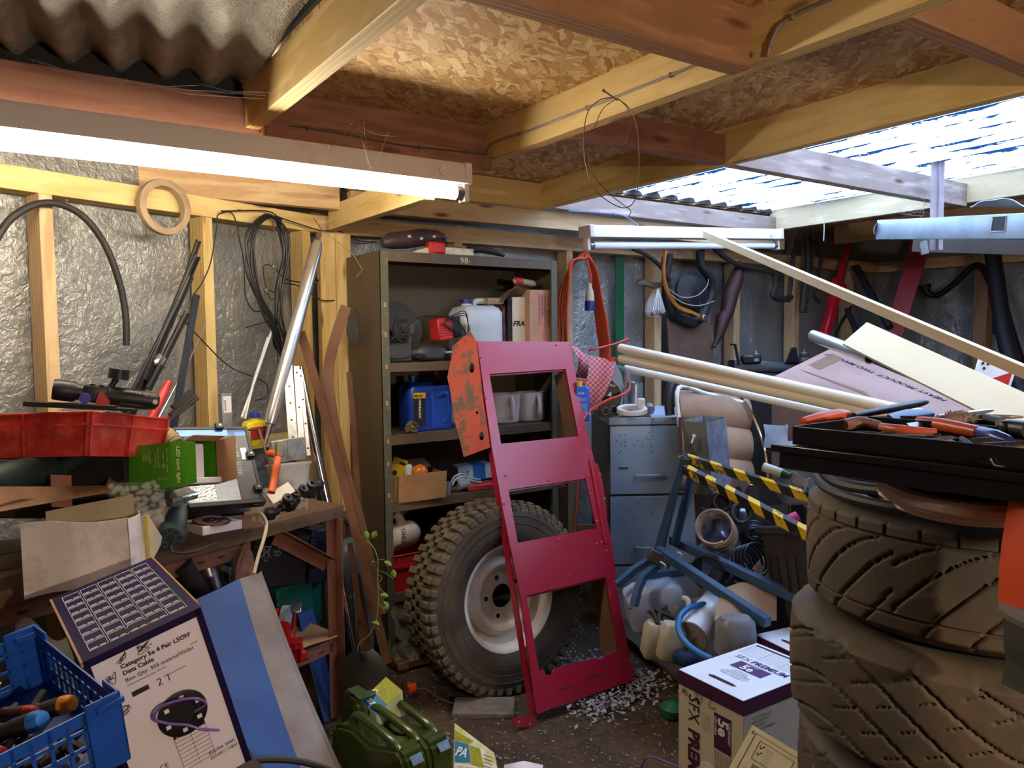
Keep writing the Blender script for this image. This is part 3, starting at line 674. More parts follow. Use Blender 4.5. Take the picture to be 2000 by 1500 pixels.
for k in range(10): g.tube([V((.16, 0, 0)) + V((0, .026 * cos(k * .628), .03 + .026 * sin(k * .628))), V((Lg - .04, 0, 0)) + V((0, .026 * cos(k * .628), .03 + .026 * sin(k * .628)))], .0022, 4)
g.end('barrel', BLACK, t)
g = G(); g.tube([(.13, 0, .045), (.14, 0, .07), (.145, 0, .078)], .008, 10); g.cyl(.026, .078, .105, XY((.148, 0, 0), (1, 0, 0), (0, 1, 0)), 24); g.end('gauge', BLACK, t)
g = G(); g.cyl(.014, 0, .016, XY((.078, -.022, .018), (1, 0, 0), (0, 0, 1)), 20); g.mi(None); g.end('push_fitting', plain('#4a55c8', .3), t)
g = G(); g.prism([(0, 0), (.035, -.004), (.03, .018), (.015, .035), (.004, .037), (0, .02)], 0, .008, XY((.105, -.023, .002), (1, 0, 0), (0, 0, 1))); g.end('red_lever', plain('#d22a22', .35), t)
g = G(); g.cyl(.007, 0, .01, XY((Lg - .012, -.02, .03), (1, 0, 0), (0, 0, 1)), 6); g.end('hex_bolt', plain('#c8c0a4', .4, .4), t)
g = G(); g.text('NORGREN', XY((.19, -.0285, .045), (1, 0, -.02), (0, 0, 1)), .012, bold=.0003); g.end('printed_lettering', plain('#b8b8b8', .5), t)
M = XF(at(45, 793, 1.97), at(240, 802, 2.03) - at(45, 793, 1.97)); L = .26; g = G(); g.prism([(0, -.003), (.02, -.01), (L * .9, -.012), (L, -.004), (L, .02), (0, .02)], 0, .006); g.prism([(0, -.003), (.05, -.01), (L * .8, -.012), (L * .85, -.004), (L * .8, .02), (0, .02)], .007, .012)
tag(g.end('flat_file', BLACKM, M=M), 'flat black stacked blades on the red crate rim', 'blade')
# green lamp carton
A = at(364, 949, 2.08); M = XF(at(210, 963, 2.16), A - at(210, 963, 2.16), at(349, 863, 2.10) - A); Lc = (A - at(210, 963, 2.16)).length; Hc = (at(349, 863, 2.10) - A).length
t = thing('lamp_carton', 'bright green LED corn light carton lying open on the bench', 'box', M)
GRN = plain('#4f9f1e', .35, 0, '#3c8214', .2, 3); D_ = .13
g = G()
for q in (((0, 0, 0), (Lc, 0, 0), (Lc, 0, Hc), (0, 0, Hc)), ((0, D_, 0), (0, D_, Hc), (Lc, D_, Hc), (Lc, D_, 0)), ((0, 0, Hc), (Lc, 0, Hc), (Lc, D_, Hc), (0, D_, Hc)), ((0, 0, 0), (0, D_, 0), (Lc, D_, 0), (Lc, 0, 0)), ((0, 0, 0), (0, 0, Hc), (0, D_, Hc), (0, D_, 0))): g.quad(*q)
g.end('carton_body', GRN, t)
g = G(); g.sheet(lambda u, v: V((Lc + .045 * u, -.012 * u, Hc * v)) + V((0, 0, .008 * u * (1 - 2 * v))), 2, 2, .0015); g.end('front_flap', GRN, t)
KR = plain('#c0906a', .8, 0, '#9f7250', .3, 4)
g = G(); g.sheet(lambda u, v: V((Lc + .075 * u, D_ * .98 - .01 * u, Hc * v + .01 * u)), 2, 2, .0015); g.sheet(lambda u, v: V((Lc + .03 * u, D_ * v, Hc + .012 * u)), 2, 2, .0015); g.end('inner_flap', KR, t)
g = G(); g.box2((Lc - .06, .003, .003), (Lc + .004, .07, Hc * .93), bev=.003); g.box2((Lc - .06, .003, .003), (Lc + .03, .11, .02), bev=.003); g.end('foam_insert', plain('#e9dcd8', .8, 0, '#d8c8c2', .2), t)
g = G(); RT = lambda x, z: XY((x, -.0012, z), (0, 0, -1), (1, 0, 0))
g.text('LED corn light', RT(Lc - .028, Hc - .012), .017, bold=.0004, shear=.25)
for k, (s_, x) in enumerate((('Power: 80W    100W', .055), ('      120W   150W', .067), ('Base: E26  E27', .085), ('      E39  E40', .094), ('CCT: 3000K', .112), ('     4000K', .12), ('     5000K', .128), ('     6000K', .136))): g.text(s_, RT(Lc - x - .008, Hc - .015), .0075)
for i, j in ((0, 0), (1, 0), (0, 1), (1, 1), (2, 0), (3, 0), (2, 1)):
    g.tube([V((Lc - .062 - .012 * i - a, -.0015, Hc * .52 - .035 * j - b)) for a, b in ((0, 0), (.006, 0), (.006, .006), (0, .006))], .0005, 4, True)
g.end('printed_lettering', plain('#e6efc0', .6), t)
# floodlight: bezel, reflector, side panel
O = at(385, 992, 2.32); X_ = at(490, 985, 2.42) - O; Zf = at(358, 815, 2.55) - at(375, 990, 2.38)
M = XF(at(368, 992, 2.33), at(488, 983, 2.45) - at(368, 992, 2.33), Zf); Wf = .235; Hf = .285
t = thing('floodlight', 'black floodlight with dimpled mirror reflector standing on the bench', 'lamp', M)
g = G(); g.box2((-.005, -.02, -.01), (Wf, .012, .006), bev=.002); g.box2((-.005, -.004, Hf - .006), (Wf, .012, Hf + .006), bev=.002); g.box2((-.008, -.004, 0), (.002, .012, Hf), bev=.002); g.box2((Wf - .01, -.004, 0), (Wf + .002, .012, Hf), bev=.002); g.box2((0, .10, .02), (Wf - .01, .12, Hf - .02)); g.end('housing', BLACK, t)
RF = plain('#dfe6f2', .16, 1.0, '#bfcbe0', .2, 4); 
_rf = N('dimpled_reflector'); vv = _rf.n('TexVoronoi', Scale=110.0); _rf.l(_rf.coord(rnd=False), vv.inputs['Vector']); _rf.base(srgb('#e6eaf0')).set(.28, .55).bump(vv.outputs['Distance'], .7, .004)
g = G(); w1, w2 = .004, Wf * .70
i0 = [V((w1, 0, .008)), V((w2, 0, .008)), V((w2, 0, Hf - .03)), V((w1, 0, Hf - .03))]; i1 = [V((.05, .09, .07)), V((w2 - .04, .09, .07)), V((w2 - .04, .09, Hf - .08)), V((.05, .09, Hf - .08))]
for k in range(4): g.quad(i0[k], i0[(k + 1) % 4], i1[(k + 1) % 4], i1[k])
g.quad(*i1); g.end('reflector', _rf.m, t, smooth=0)
g = G(); g.box2((w2, -.002, .0), (Wf - .008, .004, Hf - .004), bev=.001); g.end('side_panel', plain('#3a3c42', .35, .2, '#24262a', .4), t)
g = G(); g.box2((w1, -.002, Hf - .03), (Wf - .01, .002, Hf - .005)); g.end('blue_film', plain('#4a74b8', .3, .3, '#2f559c', .4), t)
g = G()
for z in (.13, .20):
    for k in range(9): g.box2((w2 + .006, -.0035, z - .03 + k * .006), (w2 + .022, -.0022, z - .028 + k * .006))
g.box2((w2 + .030, -.004, .16), (w2 + .05, -.0022, .205)); g.end('grille', plain('#8f9399', .3, .7), t)
for x, z in ((-.006, Hf - .03), (Wf * .6, Hf + .004), (Wf - .012, Hf * .62), (Wf - .012, .05), (Wf - .03, -.005)):
    g = G(); g.mi(BLACK); g.box((x, -.008, z), (.026, .014, .022), bev=.002); g.mi(STEEL); g.cyl(.004, 0, .002, XY((x, -.0155, z), (1, 0, 0), (0, 0, 1)), 10); g.end('corner_catch', BLACK, t)
g = G(); g.tube([(Wf * .45, .02, Hf), (Wf * .98, .02, Hf + .006), (Wf + .045, .01, Hf + .0), (Wf + .055, .0, .06)], .004, 8); g.end('bracket_arm', BROWNST, t)
# grey mailer box, dirty
Oq, e = boxfit((252, 1105), [(240, 1015), (45, 1123), (275, 1065)], 1.95)
M = XF(Oq + e[1] - V((0, 0, .03)), -e[1], (0, 0, 1)); DW = plain('#f2e9e0', .8, 0, '#a88c72', .3, 9, .2, 20)
t = thing('paper_packet', 'dirty off-white cardboard packet, torn open, at the front of the bench', 'box', M); w = e[1].length * 1.02
g = G(); g.sheet(lambda u, v: V((w * u, 0.004 * sin(u * 9) + .008 * v, -.012 + .165 * v - (.02 * (1 - u) if v < .2 else 0) + .006 * sin(u * 5 + v))), 16, 8, .002); g.end('front_sheet', DW, t)
g = G(); g.sheet(lambda u, v: V((w * (.1 + .86 * u), .10 + .004 * sin(u * 6), .01 + .155 * v + .03 * u * v)), 12, 6, .002); g.sheet(lambda u, v: V((w * u, .10 * v + .005, 0)), 4, 4, .002); g.end('rear_sheet', plain('#c4b79c', .8, 0, '#a89878', .4, 8), t)
g = G(); g.sheet(lambda u, v: V((w + .012 * sin(pi * u) + .0, .1 * u, .13 * v + .02)), 8, 4, .0015); g.end('side_sheet', DW, t)
g = G(); g.sheet(lambda u, v: V((w + .01 + .055 * u * (1 - abs(2 * v - .9) * .6), .06 + .02 * v, .02 + .12 * v)), 5, 6, .001); g.end('paper_tongue', plain('#e6e2d6', .7), t)
g = G(); g.box((w + .03, .052, .085), (.008, .003, .12), bev=.001); g.end('yellow_strip', plain('#d9c44a', .5), t)
# bubble wrap
g = G(); rr = random.Random(3)
for i in range(120):
    u, v = rr.random(), rr.random(); P = at(215 + 105 * u, 945 + 75 * v + 8 * sin(u * 7), 2.05 - .02 * v + .05 * u) + V((0, 0, .0))
    b = bmesh.new(); bmesh.ops.create_icosphere(b, subdivisions=2, radius=.009 * rr.uniform(.7, 1.2), matrix=T(*P) @ SCL(1, 1, .8)); g.merge(b)
g.sheet(lambda u, v: at(212 + 110 * u, 942 + 85 * v, 2.08 + .05 * u) + V((0, 0, .008 * sin(u * 17) * sin(v * 13))), 16, 12)
tag(g.end('bubble_wrap', clear('#eef2e6', .08, .16, name='bubble_film')), 'crumpled clear bubble wrap in front of the green carton', 'bubble wrap', kind='stuff')
# angle grinder body (teal), pointing at the viewer
P0, P1 = at(352, 985, 2.4), at(333, 1052, 2.05); Mx = XF(P0, P1 - P0); L = (P1 - P0).length
t = thing('angle_grinder', 'dark teal power tool body lying on the bench beside the foam block', 'power tool', Mx); TEAL = plain('#33474a', .45, 0, '#1d2829', .4)
Rx = XY((0, 0, 0), (0, 1, 0), (0, 0, 1)); g = G(); g.lathe([(0, -.06), (.022, -.055), (.026, 0), (.03, L * .4), (.036, L * .75), (.037, L * .93), (.03, L), (0, L)], 24, Rx); g.end('motor_body', TEAL, t)
g = G()
for a in range(0, 360, 45): g.box((L + .001, .022 * cos(radians(a)), .022 * sin(radians(a))), (.004, .010, .005))
g.cyl(.010, L - .002, L + .003, Rx, 14); g.end('vent_slots', BLACK, t)
g = G(); g.tube(smooth_path([(L, .0, -.012), (L + .03, .01, -.03), (L + .02, .06, -.036), (L - .05, .11, -.04)], 6), .004, 8); g.end('flex', BLACKM, t)
g = G(); g.text('makita', XY((L * .45, -.012, .037), (0, 1, 0), (-1, 0, .1)), .016); g.end('printed_lettering', INKW, t)
# foam block and cutting disc
P = at(388, 1046, 2.36); M = XF(at(396, 1047, 2.34), at(482, 1031, 2.46) - at(396, 1047, 2.34)); g = G(); g.box2((0, 0, 0), (.135, .09, .028), bev=.002)
tag(g.end('foam_block', plain('#e8dcdc', .85, 0, '#d6c6c4', .2), M=M), 'small white foam block near the bench edge', 'foam block')
t = thing('cutting_disc', 'red and black cutting disc lying on the foam block', 'disc', M @ T(.058, .046, .029) @ RX(6)); g = G(); g.lathe([(.0115, 0), (.054, 0), (.0575, .002), (.054, .004), (.03, .0045), (.0115, .003), (.0115, 0)], 40); g.end('abrasive_disc', plain('#3a2a28', .8, 0, '#5a4644', .4, 40), t)
g = G(); g.lathe([(.030, .0048), (.052, .0046)], 40, a0=20, a1=330); g.end('paper_label', plain('#b8564a', .6, 0, '#e6d8d0', .5, 30), t)
g = G(); g.lathe([(.010, .003), (.010, .006), (.019, .006), (.020, .0045)], 30); g.end('centre_ring', STEEL, t)
# tub with brown label, orange hose, white holder
P = onZ(585, 985, BZ); Mt = T(*(P + V((0, .1, 0)))) @ RX(-8)
t = thing('plastic_tub', 'cloudy square plastic tub with a paper label at the back of the bench', 'tub', Mt); g = G()
def rr_(w, r, n=6): 
    out = []
    for cx, cy, a in ((w, w, 0), (-w, w, 90), (-w, -w, 180), (w, -w, 270)):
        for k in range(n + 1): out.append((cx * (1 - r) + w * r * cos(radians(a + 90 * k / n)), cy * (1 - r) + w * r * sin(radians(a + 90 * k / n))))
    return out
def loft(g, levels, M=None, cap0=True, cap1=False):
    """levels: [(z, [(x,y)..])]"""
    M = M or Matrix(); R = [[g.bm.verts.new(M @ V((x, y, z))) for x, y in pl] for z, pl in levels]
    for a, b in zip(R, R[1:]):
        n = len(a)
        for i in range(n): g._f([a[i], a[(i + 1) % n], b[(i + 1) % n], b[i]])
    if cap0: g._f(R[0][::-1])
    if cap1: g._f(R[-1])
    return g
def rrect(w, d, r, n=5, cx=0, cy=0):
    out = []
    for sx, sy, a in ((1, 1, 0), (-1, 1, 90), (-1, -1, 180), (1, -1, 270)):
        for k in range(n + 1): out.append((cx + sx * (w / 2 - r) + r * cos(radians(a + 90 * k / n)), cy + sy * (d / 2 - r) + r * sin(radians(a + 90 * k / n))))
    return out
loft(g, [(0, rrect(.10, .10, .02)), (.13, rrect(.14, .14, .025)), (.14, rrect(.155, .155, .03)), (.145, rrect(.155, .155, .03)), (.145, rrect(.14, .14, .025)), (.01, rrect(.09, .09, .02))]); g.end('tub_body', milky('#c9c6be', '#9a968c', .3), t)
g = G(); g.box((-.012, -.062, .06), (.075, .002, .06), M=RX(-9)); g.end('label', plain('#d8c8ac', .7, 0, '#b8a480', .3, 30), t)
g = G(); g.text('Expanding bolt set', Matrix(RX(81)) @ T(-.045, .055, .070), .008) ; g.end('printed_lettering', INK, t)
rod('air_hose', 'short orange hose with brass end beside the floodlight', 'hose', [at(527, 885, 2.6), at(543, 890, 2.55), at(541, 905, 2.5), at(536, 935, 2.48), at(530, 962, 2.45)], .012, plain('#d9602a', .45), 12, 5)
rod('hose_tail', 'brass hose union above the orange hose', 'fitting', [at(545, 868, 2.55), at(544, 892, 2.53)], .013, plain('#7a6a48', .4, .7), 8)
g = G(); g.box((0, 0, .04), (.15, .02, .08), bev=.002); g.box((.0, -.011, .05), (.018, .004, .06)); tag(g.end('metal_tin', plain('#b9b9b4', .4, .4, '#7d7a72', .4, 22), M=XF(at(562, 890, 2.75) - V((0, 0, .02)), LD)), 'scuffed pale metal tin behind the plastic tub', 'tin')
# bag of castings
P = at(560, 990, 2.6)
g = G(); g.sheet(lambda u, v: at(492 + 110 * u, 945 + 55 * v + 14 * (1 - u), 2.55 + .08 * u) + V((0, 0, .02 * sin(u * 6) * sin(v * 5) + .006 * sin(u * 31 + v * 23))), 26, 18)
tag(g.end('plastic_bag', clear('#dcd8cc', .06, .42, .5, name='bag_film')), 'clear plastic bag of parts lying at the bench end', 'bag', kind='stuff')
g = G(); g.box((.03, .0, 0), (.08, .05, .001)); tag(g.end('paper_tag', plain('#eeeadd', .7), M=XF(at(533, 972, 2.55), at(570, 950, 2.58) - at(533, 972, 2.55), (0, -.6, 1))), 'white paper tag lying on the plastic bag', 'tag')
g = G(); rr = random.Random(5)
for k in range(16):
    u = k / 15; P = at(528 + 95 * u, 1002 - 55 * u + rr.uniform(-6, 6), 2.55 + .12 * u) ; b = bmesh.new(); bmesh.ops.create_cube(b, size=.035 * rr.uniform(.6, 1.2)); bmesh.ops.bevel(b, geom=b.edges[:], offset=.006, affect='EDGES'); g.merge(b, T(*P) @ Matrix.Rotation(rr.uniform(0, 3), 4, V((rr.random(), rr.random(), 1)).normalized()))
for k in range(4): 
    P = at(560 + 16 * k, 975 - 9 * k, 2.55 + .03 * k); g.lathe([(.006, 0), (.016, 0), (.016, .012), (.006, .012), (.006, 0)], 16, XF(P, (1, .3, 0), (0, -.7, .7)))
g.jig(.004, 30); tag(g.end('engine_casting', plain('#2c2a28', .4, .5, '#55504a', .4, 20)), 'black cast metal part under the plastic bag', 'casting')
# yellow bottle, steel rule
def jerry(name, label, cat, M, w, d, h, mat, capm, neck=(0, 0), r=.02, capr=.018, handle=True, cut=True, group=None):
    t = thing(name, label, cat, M, group); g = G()
    loft(g, [(0, rrect(w * .92, d * .92, r)), (.006, rrect(w, d, r)), (h * .55, rrect(w, d, r)), (h * .86, rrect(w, d, r)), (h * .96, rrect(w * .86, d * .86, r * .8)), (h, rrect(w * .55 if not handle else w * .6, d * .7, r * .6))], cap1=True); g.end('body', mat, t)
    g = G(); x0 = neck[0] * w
    g.cyl(capr * 1.02, h - .004, h + .012, T(x0, 0, 0)); g.end('neck', mat, t); g = G(); g.cyl(capr * 1.15, h + .010, h + .030, T(x0, 0, 0), 24); g.end('cap', capm, t)
    if handle: g = G(); s = -1 if neck[0] > 0 else 1; g.tube(smooth_path([(x0 + s * capr * 1.6, 0, h - .005), (x0 + s * (capr * 1.6 + .012), 0, h + .022), (s * w * .33, 0, h + .018), (s * w * .42, 0, h - .02)], 5), d * .09, 8); g.end('handle', mat, t)
    return t
t = jerry('oil_bottle', 'small yellow bottle with blue cap behind the floodlight', 'bottle', XF(onL(498, 845, .22) - V((0, 0, .05)), LD), .10, .055, .10, plain('#e0c81e', .35), plain('#2c3f9e', .4), handle=False)
g = G(); g.box((0, -.0285, .05), (.085, .001, .05)); g.end('label', plain('#2a1f1c', .5, 0, '#c8321e', .5, 40), t)
g = G(); g.box((0, 0, .14), (.045, .004, .28), bev=.001); o = tag(g.end('steel_rule', plain('#aab0b6', .35, .5), M=XF(onL(447, 905, .14), LD)), 'flat grey metal plate with a white sticker against the second stud', 'plate')
g = G(); g.box((0, -.0026, .235), (.036, .0008, .065)); g.end('sticker', plain('#f0eee8', .6, 0, '#d8d4cc', .2), o)
g = G(); [g.box((-.010, -.0032, .212 + k * .0035), (.008, .0004, .002 if k % 2 else .001)) for k in range(12)]; g.end('barcode', INK, o)
rod('mains_flex', 'cream cable drooping over the bench edge', 'cable', [at(478, 1003, 2.5), at(508, 1003, 2.5), at(520, 1022, 2.48), at(516, 1050, 2.42), at(505, 1085, 2.38), at(496, 1120, 2.34)], .0058, plain('#cdb89a', .5), 10, 6)
rod('corrugated_hose', 'tan ribbed hose curling behind the red crate', 'hose', [at(250, 850, 2.45), at(290, 843, 2.45), at(325, 848, 2.42), at(345, 868, 2.4)], [.022 + .003 * (k % 2) for k in range(25)], plain('#9a835c', .7, 0, '#7a6442', .4), 12, 8)
g = G(); g.box((0, 0, 0), (.09, .05, .02), bev=.004); g.jig(.006, 30); tag(g.end('foil_scrap', plain('#d8d8d4', .2, .8, '#6d6a66', .5, 30, .6), M=T(*at(352, 968, 2.25)) @ RZ(30) @ RX(20)), 'crumpled silver scrap beside the grinder', 'scrap')
for i, (x, y, a, lab) in enumerate(((268, 1062, 40, 'small bent metal bracket in front of the teal tool'), (300, 1075, -20, 'short dark metal clip on the bench front'), (350, 1048, 10, 'rusty ring spanner beside the foam block'))):
    g = G(); g.tube(smooth_path([(-.03, 0, .004), (-.01, .02, .006), (.02, .01, .02), (.035, -.01, .004)], 4), .004, 6, flat=.6); tag(g.end('metal_bracket' if i < 2 else 'spanner', IRON, M=T(*onZ(x, y, BZ + .003)) @ RZ(a)), lab, 'hardware')
# ================================================================== BELOW THE BENCH
def bx(name, label, cat, M, a, b, mat, bev=.004, **kw):
    g = G(); g.box2(a, b, bev=bev); return tag(g.end(name, mat, M=M), label, cat, **kw)
# black battery with recycling mark
O = at(490, 1068, 2.72); M = XF(at(488, 1152, 2.74), at(600, 1140, 2.90) - at(488, 1152, 2.74)); 
t = thing('car_battery', 'big black battery with a crossed-out bin mark under the bench', 'battery', M)
g = G(); g.box2((0, 0, 0), (.22, .16, .185), bev=.004); g.box2((-.004, -.004, .165), (.224, .164, .185), bev=.003); g.end('battery_case', plain('#0e0d10', .5, 0, '#1c1a1c', .3), t)
g = G(); X0 = XY((.03, -.0055, .10), (1, 0, 0), (0, 0, 1)); 
def ln(g, M, pts, r=.0008, closed=False): g.tube([M @ V((x, y, 0)) for x, y in pts], r, 4, closed)
ln(g, X0, [(.005, .05), (.009, .012), (.025, .012), (.029, .05)], closed=True); ln(g, X0, [(.002, .052), (.032, .052)]); ln(g, X0, [(-.003, .012), (.037, .055)]); ln(g, X0, [(.037, .012), (-.003, .055)])
for a in (90, 210, 330): ln(g, X0 @ T(.06, .028, 0) @ RZ(a), [(.008, -.012), (.014, -.004), (.014, .006), (.006, .008), (.004, .0)], closed=True)
g.text('Pb', X0 @ T(.012, -.002, 0), .011); g.end('printed_marks', plain('#cfcfcf', .6), t)
M = XF(at(604, 1125, 2.98), at(662, 1114, 3.12) - at(604, 1125, 2.98)); t = thing('ribbed_box', 'dark navy ribbed box standing behind the bench leg', 'box', M @ T(0, 0, -.012)); w = .135
g = G(); g.box2((0, 0, -.02), (w, .22, .19), bev=.003); g.box2((-.004, -.004, .155), (w + .004, .224, .185), bev=.003); g.box2((-.003, -.003, .02), (w + .003, .223, .03)); g.end('case', plain('#17182a', .45, 0, '#0c0c14', .4), t)
g = G(); [g.box((.01 + k * .012, -.002, .09), (.004, .004, .11)) for k in range(10)]; g.end('ribs', plain('#1d1f33', .45), t)
g = G(); g.box2((.03, .05, .19), (.07, .10, .215), bev=.003); g.end('terminal', STEEL, t)
# everything on the lower shelf (z ~ .305)
SZ = .305
bx('plastic_tote', 'teal plastic tote on the lower bench shelf', 'tote', XF(onZ(575, 1262, SZ) + V((0, .12, 0)), LD), (-.03, 0, 0), (.20, .22, .19), plain('#0f5a50', .45, 0, '#0a3d38', .4, 6), .008)
t = thing('bench_grinder', 'red bench grinder with grey wheel on the lower shelf', 'grinder', T(*(onZ(560, 1290, SZ) + V((0, .0, 0))))); RG = plain('#b01818', .3, 0, '#7d1212', .3)
Ax = XY((0, 0, .13), (0, 0, 1), (-.9, .44, 0)) ; ax = V((.85, -.52, 0)).normalized(); Mw = XF((0, 0, .13), (0, 0, 1), ax)
g = G(); g.lathe([(0, -.12), (.05, -.12), (.06, -.10), (.06, -.03), (.05, -.02), (0, -.02)], 24, Mw); g.end('motor', RG, t)
g = G(); g.lathe([(.02, -.018), (.062, -.018), (.078, -.012), (.078, .018), (.070, .022), (.02, .022)], 28, Mw, 60, 300); g.end('wheel_guard', RG, t)
g = G(); g.lathe([(0, -.010), (.068, -.010), (.068, .012), (.02, .014), (0, .014)], 32, Mw); g.end('grinding_wheel', plain('#8b8f90', .8, 0, '#6b6f70', .3, 30), t)
g = G(); g.box((.03, -.03, .08), (.06, .05, .008), M=RZ(-25), bev=.001); g.box((.055, -.03, .045), (.008, .05, .07), M=RZ(-25), bev=.001); g.end('tool_rest', RG, t)
g = G(); g.box((.04, -.02, .225), (.035, .06, .008), M=RZ(-20) @ RX(14), bev=.003); g.tube([(.02, 0, .20), (.045, -.02, .225)], .004); g.end('spark_shield', STEEL, t)
g = G(); g.box((0, 0, .02), (.12, .10, .04), bev=.008); g.box((0, 0, .06), (.05, .05, .08), bev=.008); g.end('base', RG, t)
rod('grinder_flex', 'black cable hanging from the lower shelf', 'cable', [at(560, 1262, 2.75), at(556, 1270, 2.68), at(566, 1285, 2.66), at(570, 1305, 2.66)], .006, BLACK, 8, 6)
g = G(); g.sheet(lambda u, v: V((.26 * u, .22 * v, .012 + .006 * sin(u * 5 + v * 3))), 8, 6, .004); tag(g.end('brown_paper', CARD, M=XF(onZ(560, 1290, SZ + .002), LD)), 'crumpled brown paper lying on the lower shelf', 'paper')
# gas cylinder
P = onZ(690, 1330, 0.0); P = at(690, 1300, 3.32); P.z = 0
t = thing('gas_cylinder', 'grey green gas cylinder behind the chrome pole', 'gas cylinder', T(*P)); g = G(); g.lathe([(0, .0), (.085, .0), (.09, .02), (.09, .52), (.08, .565), (.045, .60), (.02, .61), (0, .61)], 32); g.end('cylinder_body', plain('#5b6b66', .45, .1, '#6d4d3a', .35, 7), t)
g = G(); g.cyl(.018, .60, .66); g.box((0, 0, .68), (.05, .025, .03), bev=.004); g.tube([(.02, 0, .68), (.05, -.01, .685)], .008); g.end('valve', BROWNST, t)
g = G(); 
for k, ch in enumerate('Welsh Fire'): a = radians(-150 + k * 10.5); g.text(ch, XY((.0915 * cos(a), .0915 * sin(a), .37), (-sin(a), cos(a), 0), (0, 0, 1)), .032, bold=.0008)
g.end('printed_lettering', plain('#9ba8a4', .6), t)
O = at(632, 1395, 2.95); M = XF(at(634, 1400, 2.93), at(668, 1380, 3.05) - at(634, 1400, 2.93), at(632, 1240, 3.1) - at(634, 1400, 2.93)); bx('blue_sheet', 'small flat blue sheet standing by the bench leg', 'sheet', M, (-.01, 0, -.02), (.10, .004, .40), plain('#2d4a86', .5, .1, '#22386a', .4, 6), .001)
M = XF(at(578, 1452, 2.5), at(622, 1440, 2.7) - at(578, 1452, 2.5), at(576, 1300, 2.75) - at(578, 1452, 2.5)); bx('wooden_board', 'short pinkish stained board leaning below the lower shelf', 'board', M, (0, 0, 0), (.085, .018, .30), plain('#a98878', .8, 0, '#6b4636', .45, 12), .003)
M = XF(at(452, 1165, 2.45), at(530, 1160, 2.6) - at(452, 1165, 2.45), (0, .3, 1)); g = G(); g.prism([(-.02, -.3), (.11, -.3), (.13, -.1), (.075, .14), (.035, .15), (.01, .1), (-.02, -.05)], 0, .018, XY((0, 0, 0), (1, 0, 0), (0, 0, 1))); tag(g.end('wooden_offcut', plain('#86553a', .8, 0, '#5a3826', .4, 8), M=M), 'tapered brown wooden offcut under the bench behind the blue panel', 'offcut')
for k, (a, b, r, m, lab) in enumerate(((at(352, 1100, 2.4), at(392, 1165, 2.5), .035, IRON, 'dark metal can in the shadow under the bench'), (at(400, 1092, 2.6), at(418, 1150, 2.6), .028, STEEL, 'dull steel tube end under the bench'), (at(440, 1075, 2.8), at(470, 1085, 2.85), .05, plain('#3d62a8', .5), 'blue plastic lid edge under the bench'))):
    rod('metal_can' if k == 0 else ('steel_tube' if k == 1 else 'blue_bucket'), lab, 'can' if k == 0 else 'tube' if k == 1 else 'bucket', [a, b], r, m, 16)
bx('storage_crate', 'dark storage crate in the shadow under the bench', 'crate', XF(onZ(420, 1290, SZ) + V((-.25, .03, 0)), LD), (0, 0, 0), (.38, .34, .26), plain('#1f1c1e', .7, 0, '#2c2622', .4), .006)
# ================================================================== BLUE CAR PANEL leaning on the bench
t = thing('bodywork_sheet', 'large blue and grey painted metal panel leaning against the bench', 'car panel')
A0, A1, A2 = at(372, 1172, 2.17), at(468, 1130, 2.30), at(500, 1124, 2.36); Bq0, B1, B2 = at(430, 1580, 1.72), at(610, 1560, 1.88), at(668, 1545, 1.93)
A0 = A0 + (A0 - A1) * .6; Bq0 = Bq0 + (Bq0 - B1) * .3
bp = N('panel_paint'); vv = bp.coord(rnd=False); b1 = bp.noise(vv, 3.0, 5); b2 = bp.noise(vv, 14.0, 5, .75)
bc = bp.ramp(b1, [(.3, srgb('#27407a')), (.6, srgb('#34558f')), (.8, srgb('#4470b0'))]); bp.base(bp.mix(bp.ramp(b2, [(.64, B(0)), (.72, B(.8))]), bc, srgb('#5b4a4a'))).set(.55, .0, .25)
g = G(); g.sheet(lambda u, v: A0.lerp(A1, u).lerp(Bq0.lerp(B1, u), v) + V((.0, -.012 * sin(pi * u), .0)) + FH * (-.018 * sin(pi * v)), 10, 14, .003); g.end('blue_face', bp.m, t)
g = G(); g.sheet(lambda u, v: A1.lerp(A2, u).lerp(B1.lerp(B2, u), v) + FH * (-.018 * sin(pi * v) + .02 * u), 4, 14, .003); g.sheet(lambda u, v: A2.lerp(B2, v) + FH * (.02 + .03 * u - .018 * sin(pi * v)), 2, 14, .002); g.end('grey_return', plain('#857c74', .6, .1, '#6c5248', .5, 7), t)
# ================================================================== CABLE BOX (left)
MUTE = plain('#f2e8ea', .55, 0, '#e6dadc', .15, 2); NAVY = plain('#131235', .6, 0, '#32184a', .4, 3, 0, 40, .15)
O, e = boxfit((391, 1187), [(163, 1294), (490, 1483), (295, 1090)], 1.54)
X_ = -e[0]; Zd = -e[1]; M = XF(O + e[0] + e[1], X_, Zd); W_, H_, D_ = e[0].length, e[1].length, e[2].length
def cable_box(name, label, M, W_, H_, D_, band, face):
    t = thing(name, label, 'box', M); g = G(); g.mi(face); g.box2((0, 0, 0), (W_, D_, H_), bev=.0015)
    g.end('carton', face, t); return t
t = cable_box('cable_box', 'white and navy data cable carton leaning at the bench with a violet cable end', M, W_, H_, D_, NAVY, MUTE)
g = G(); g.box2((-.001, -.001, H_), (W_ + .001, D_ + .001, H_ + .0012)); g.box2((W_, -.001, 0), (W_ + .0012, D_, H_)); g.box2((-.0012, -.001, 0), (0, D_, H_)); g.box2((0, -.0012, 0), (.008, 0, H_)); g.box2((W_ - .012, -.0012, 0), (W_, 0, H_)); g.box2((0, -.0012, H_ - .014), (W_, 0, H_)); g.end('navy_print', NAVY, t, smooth=0)
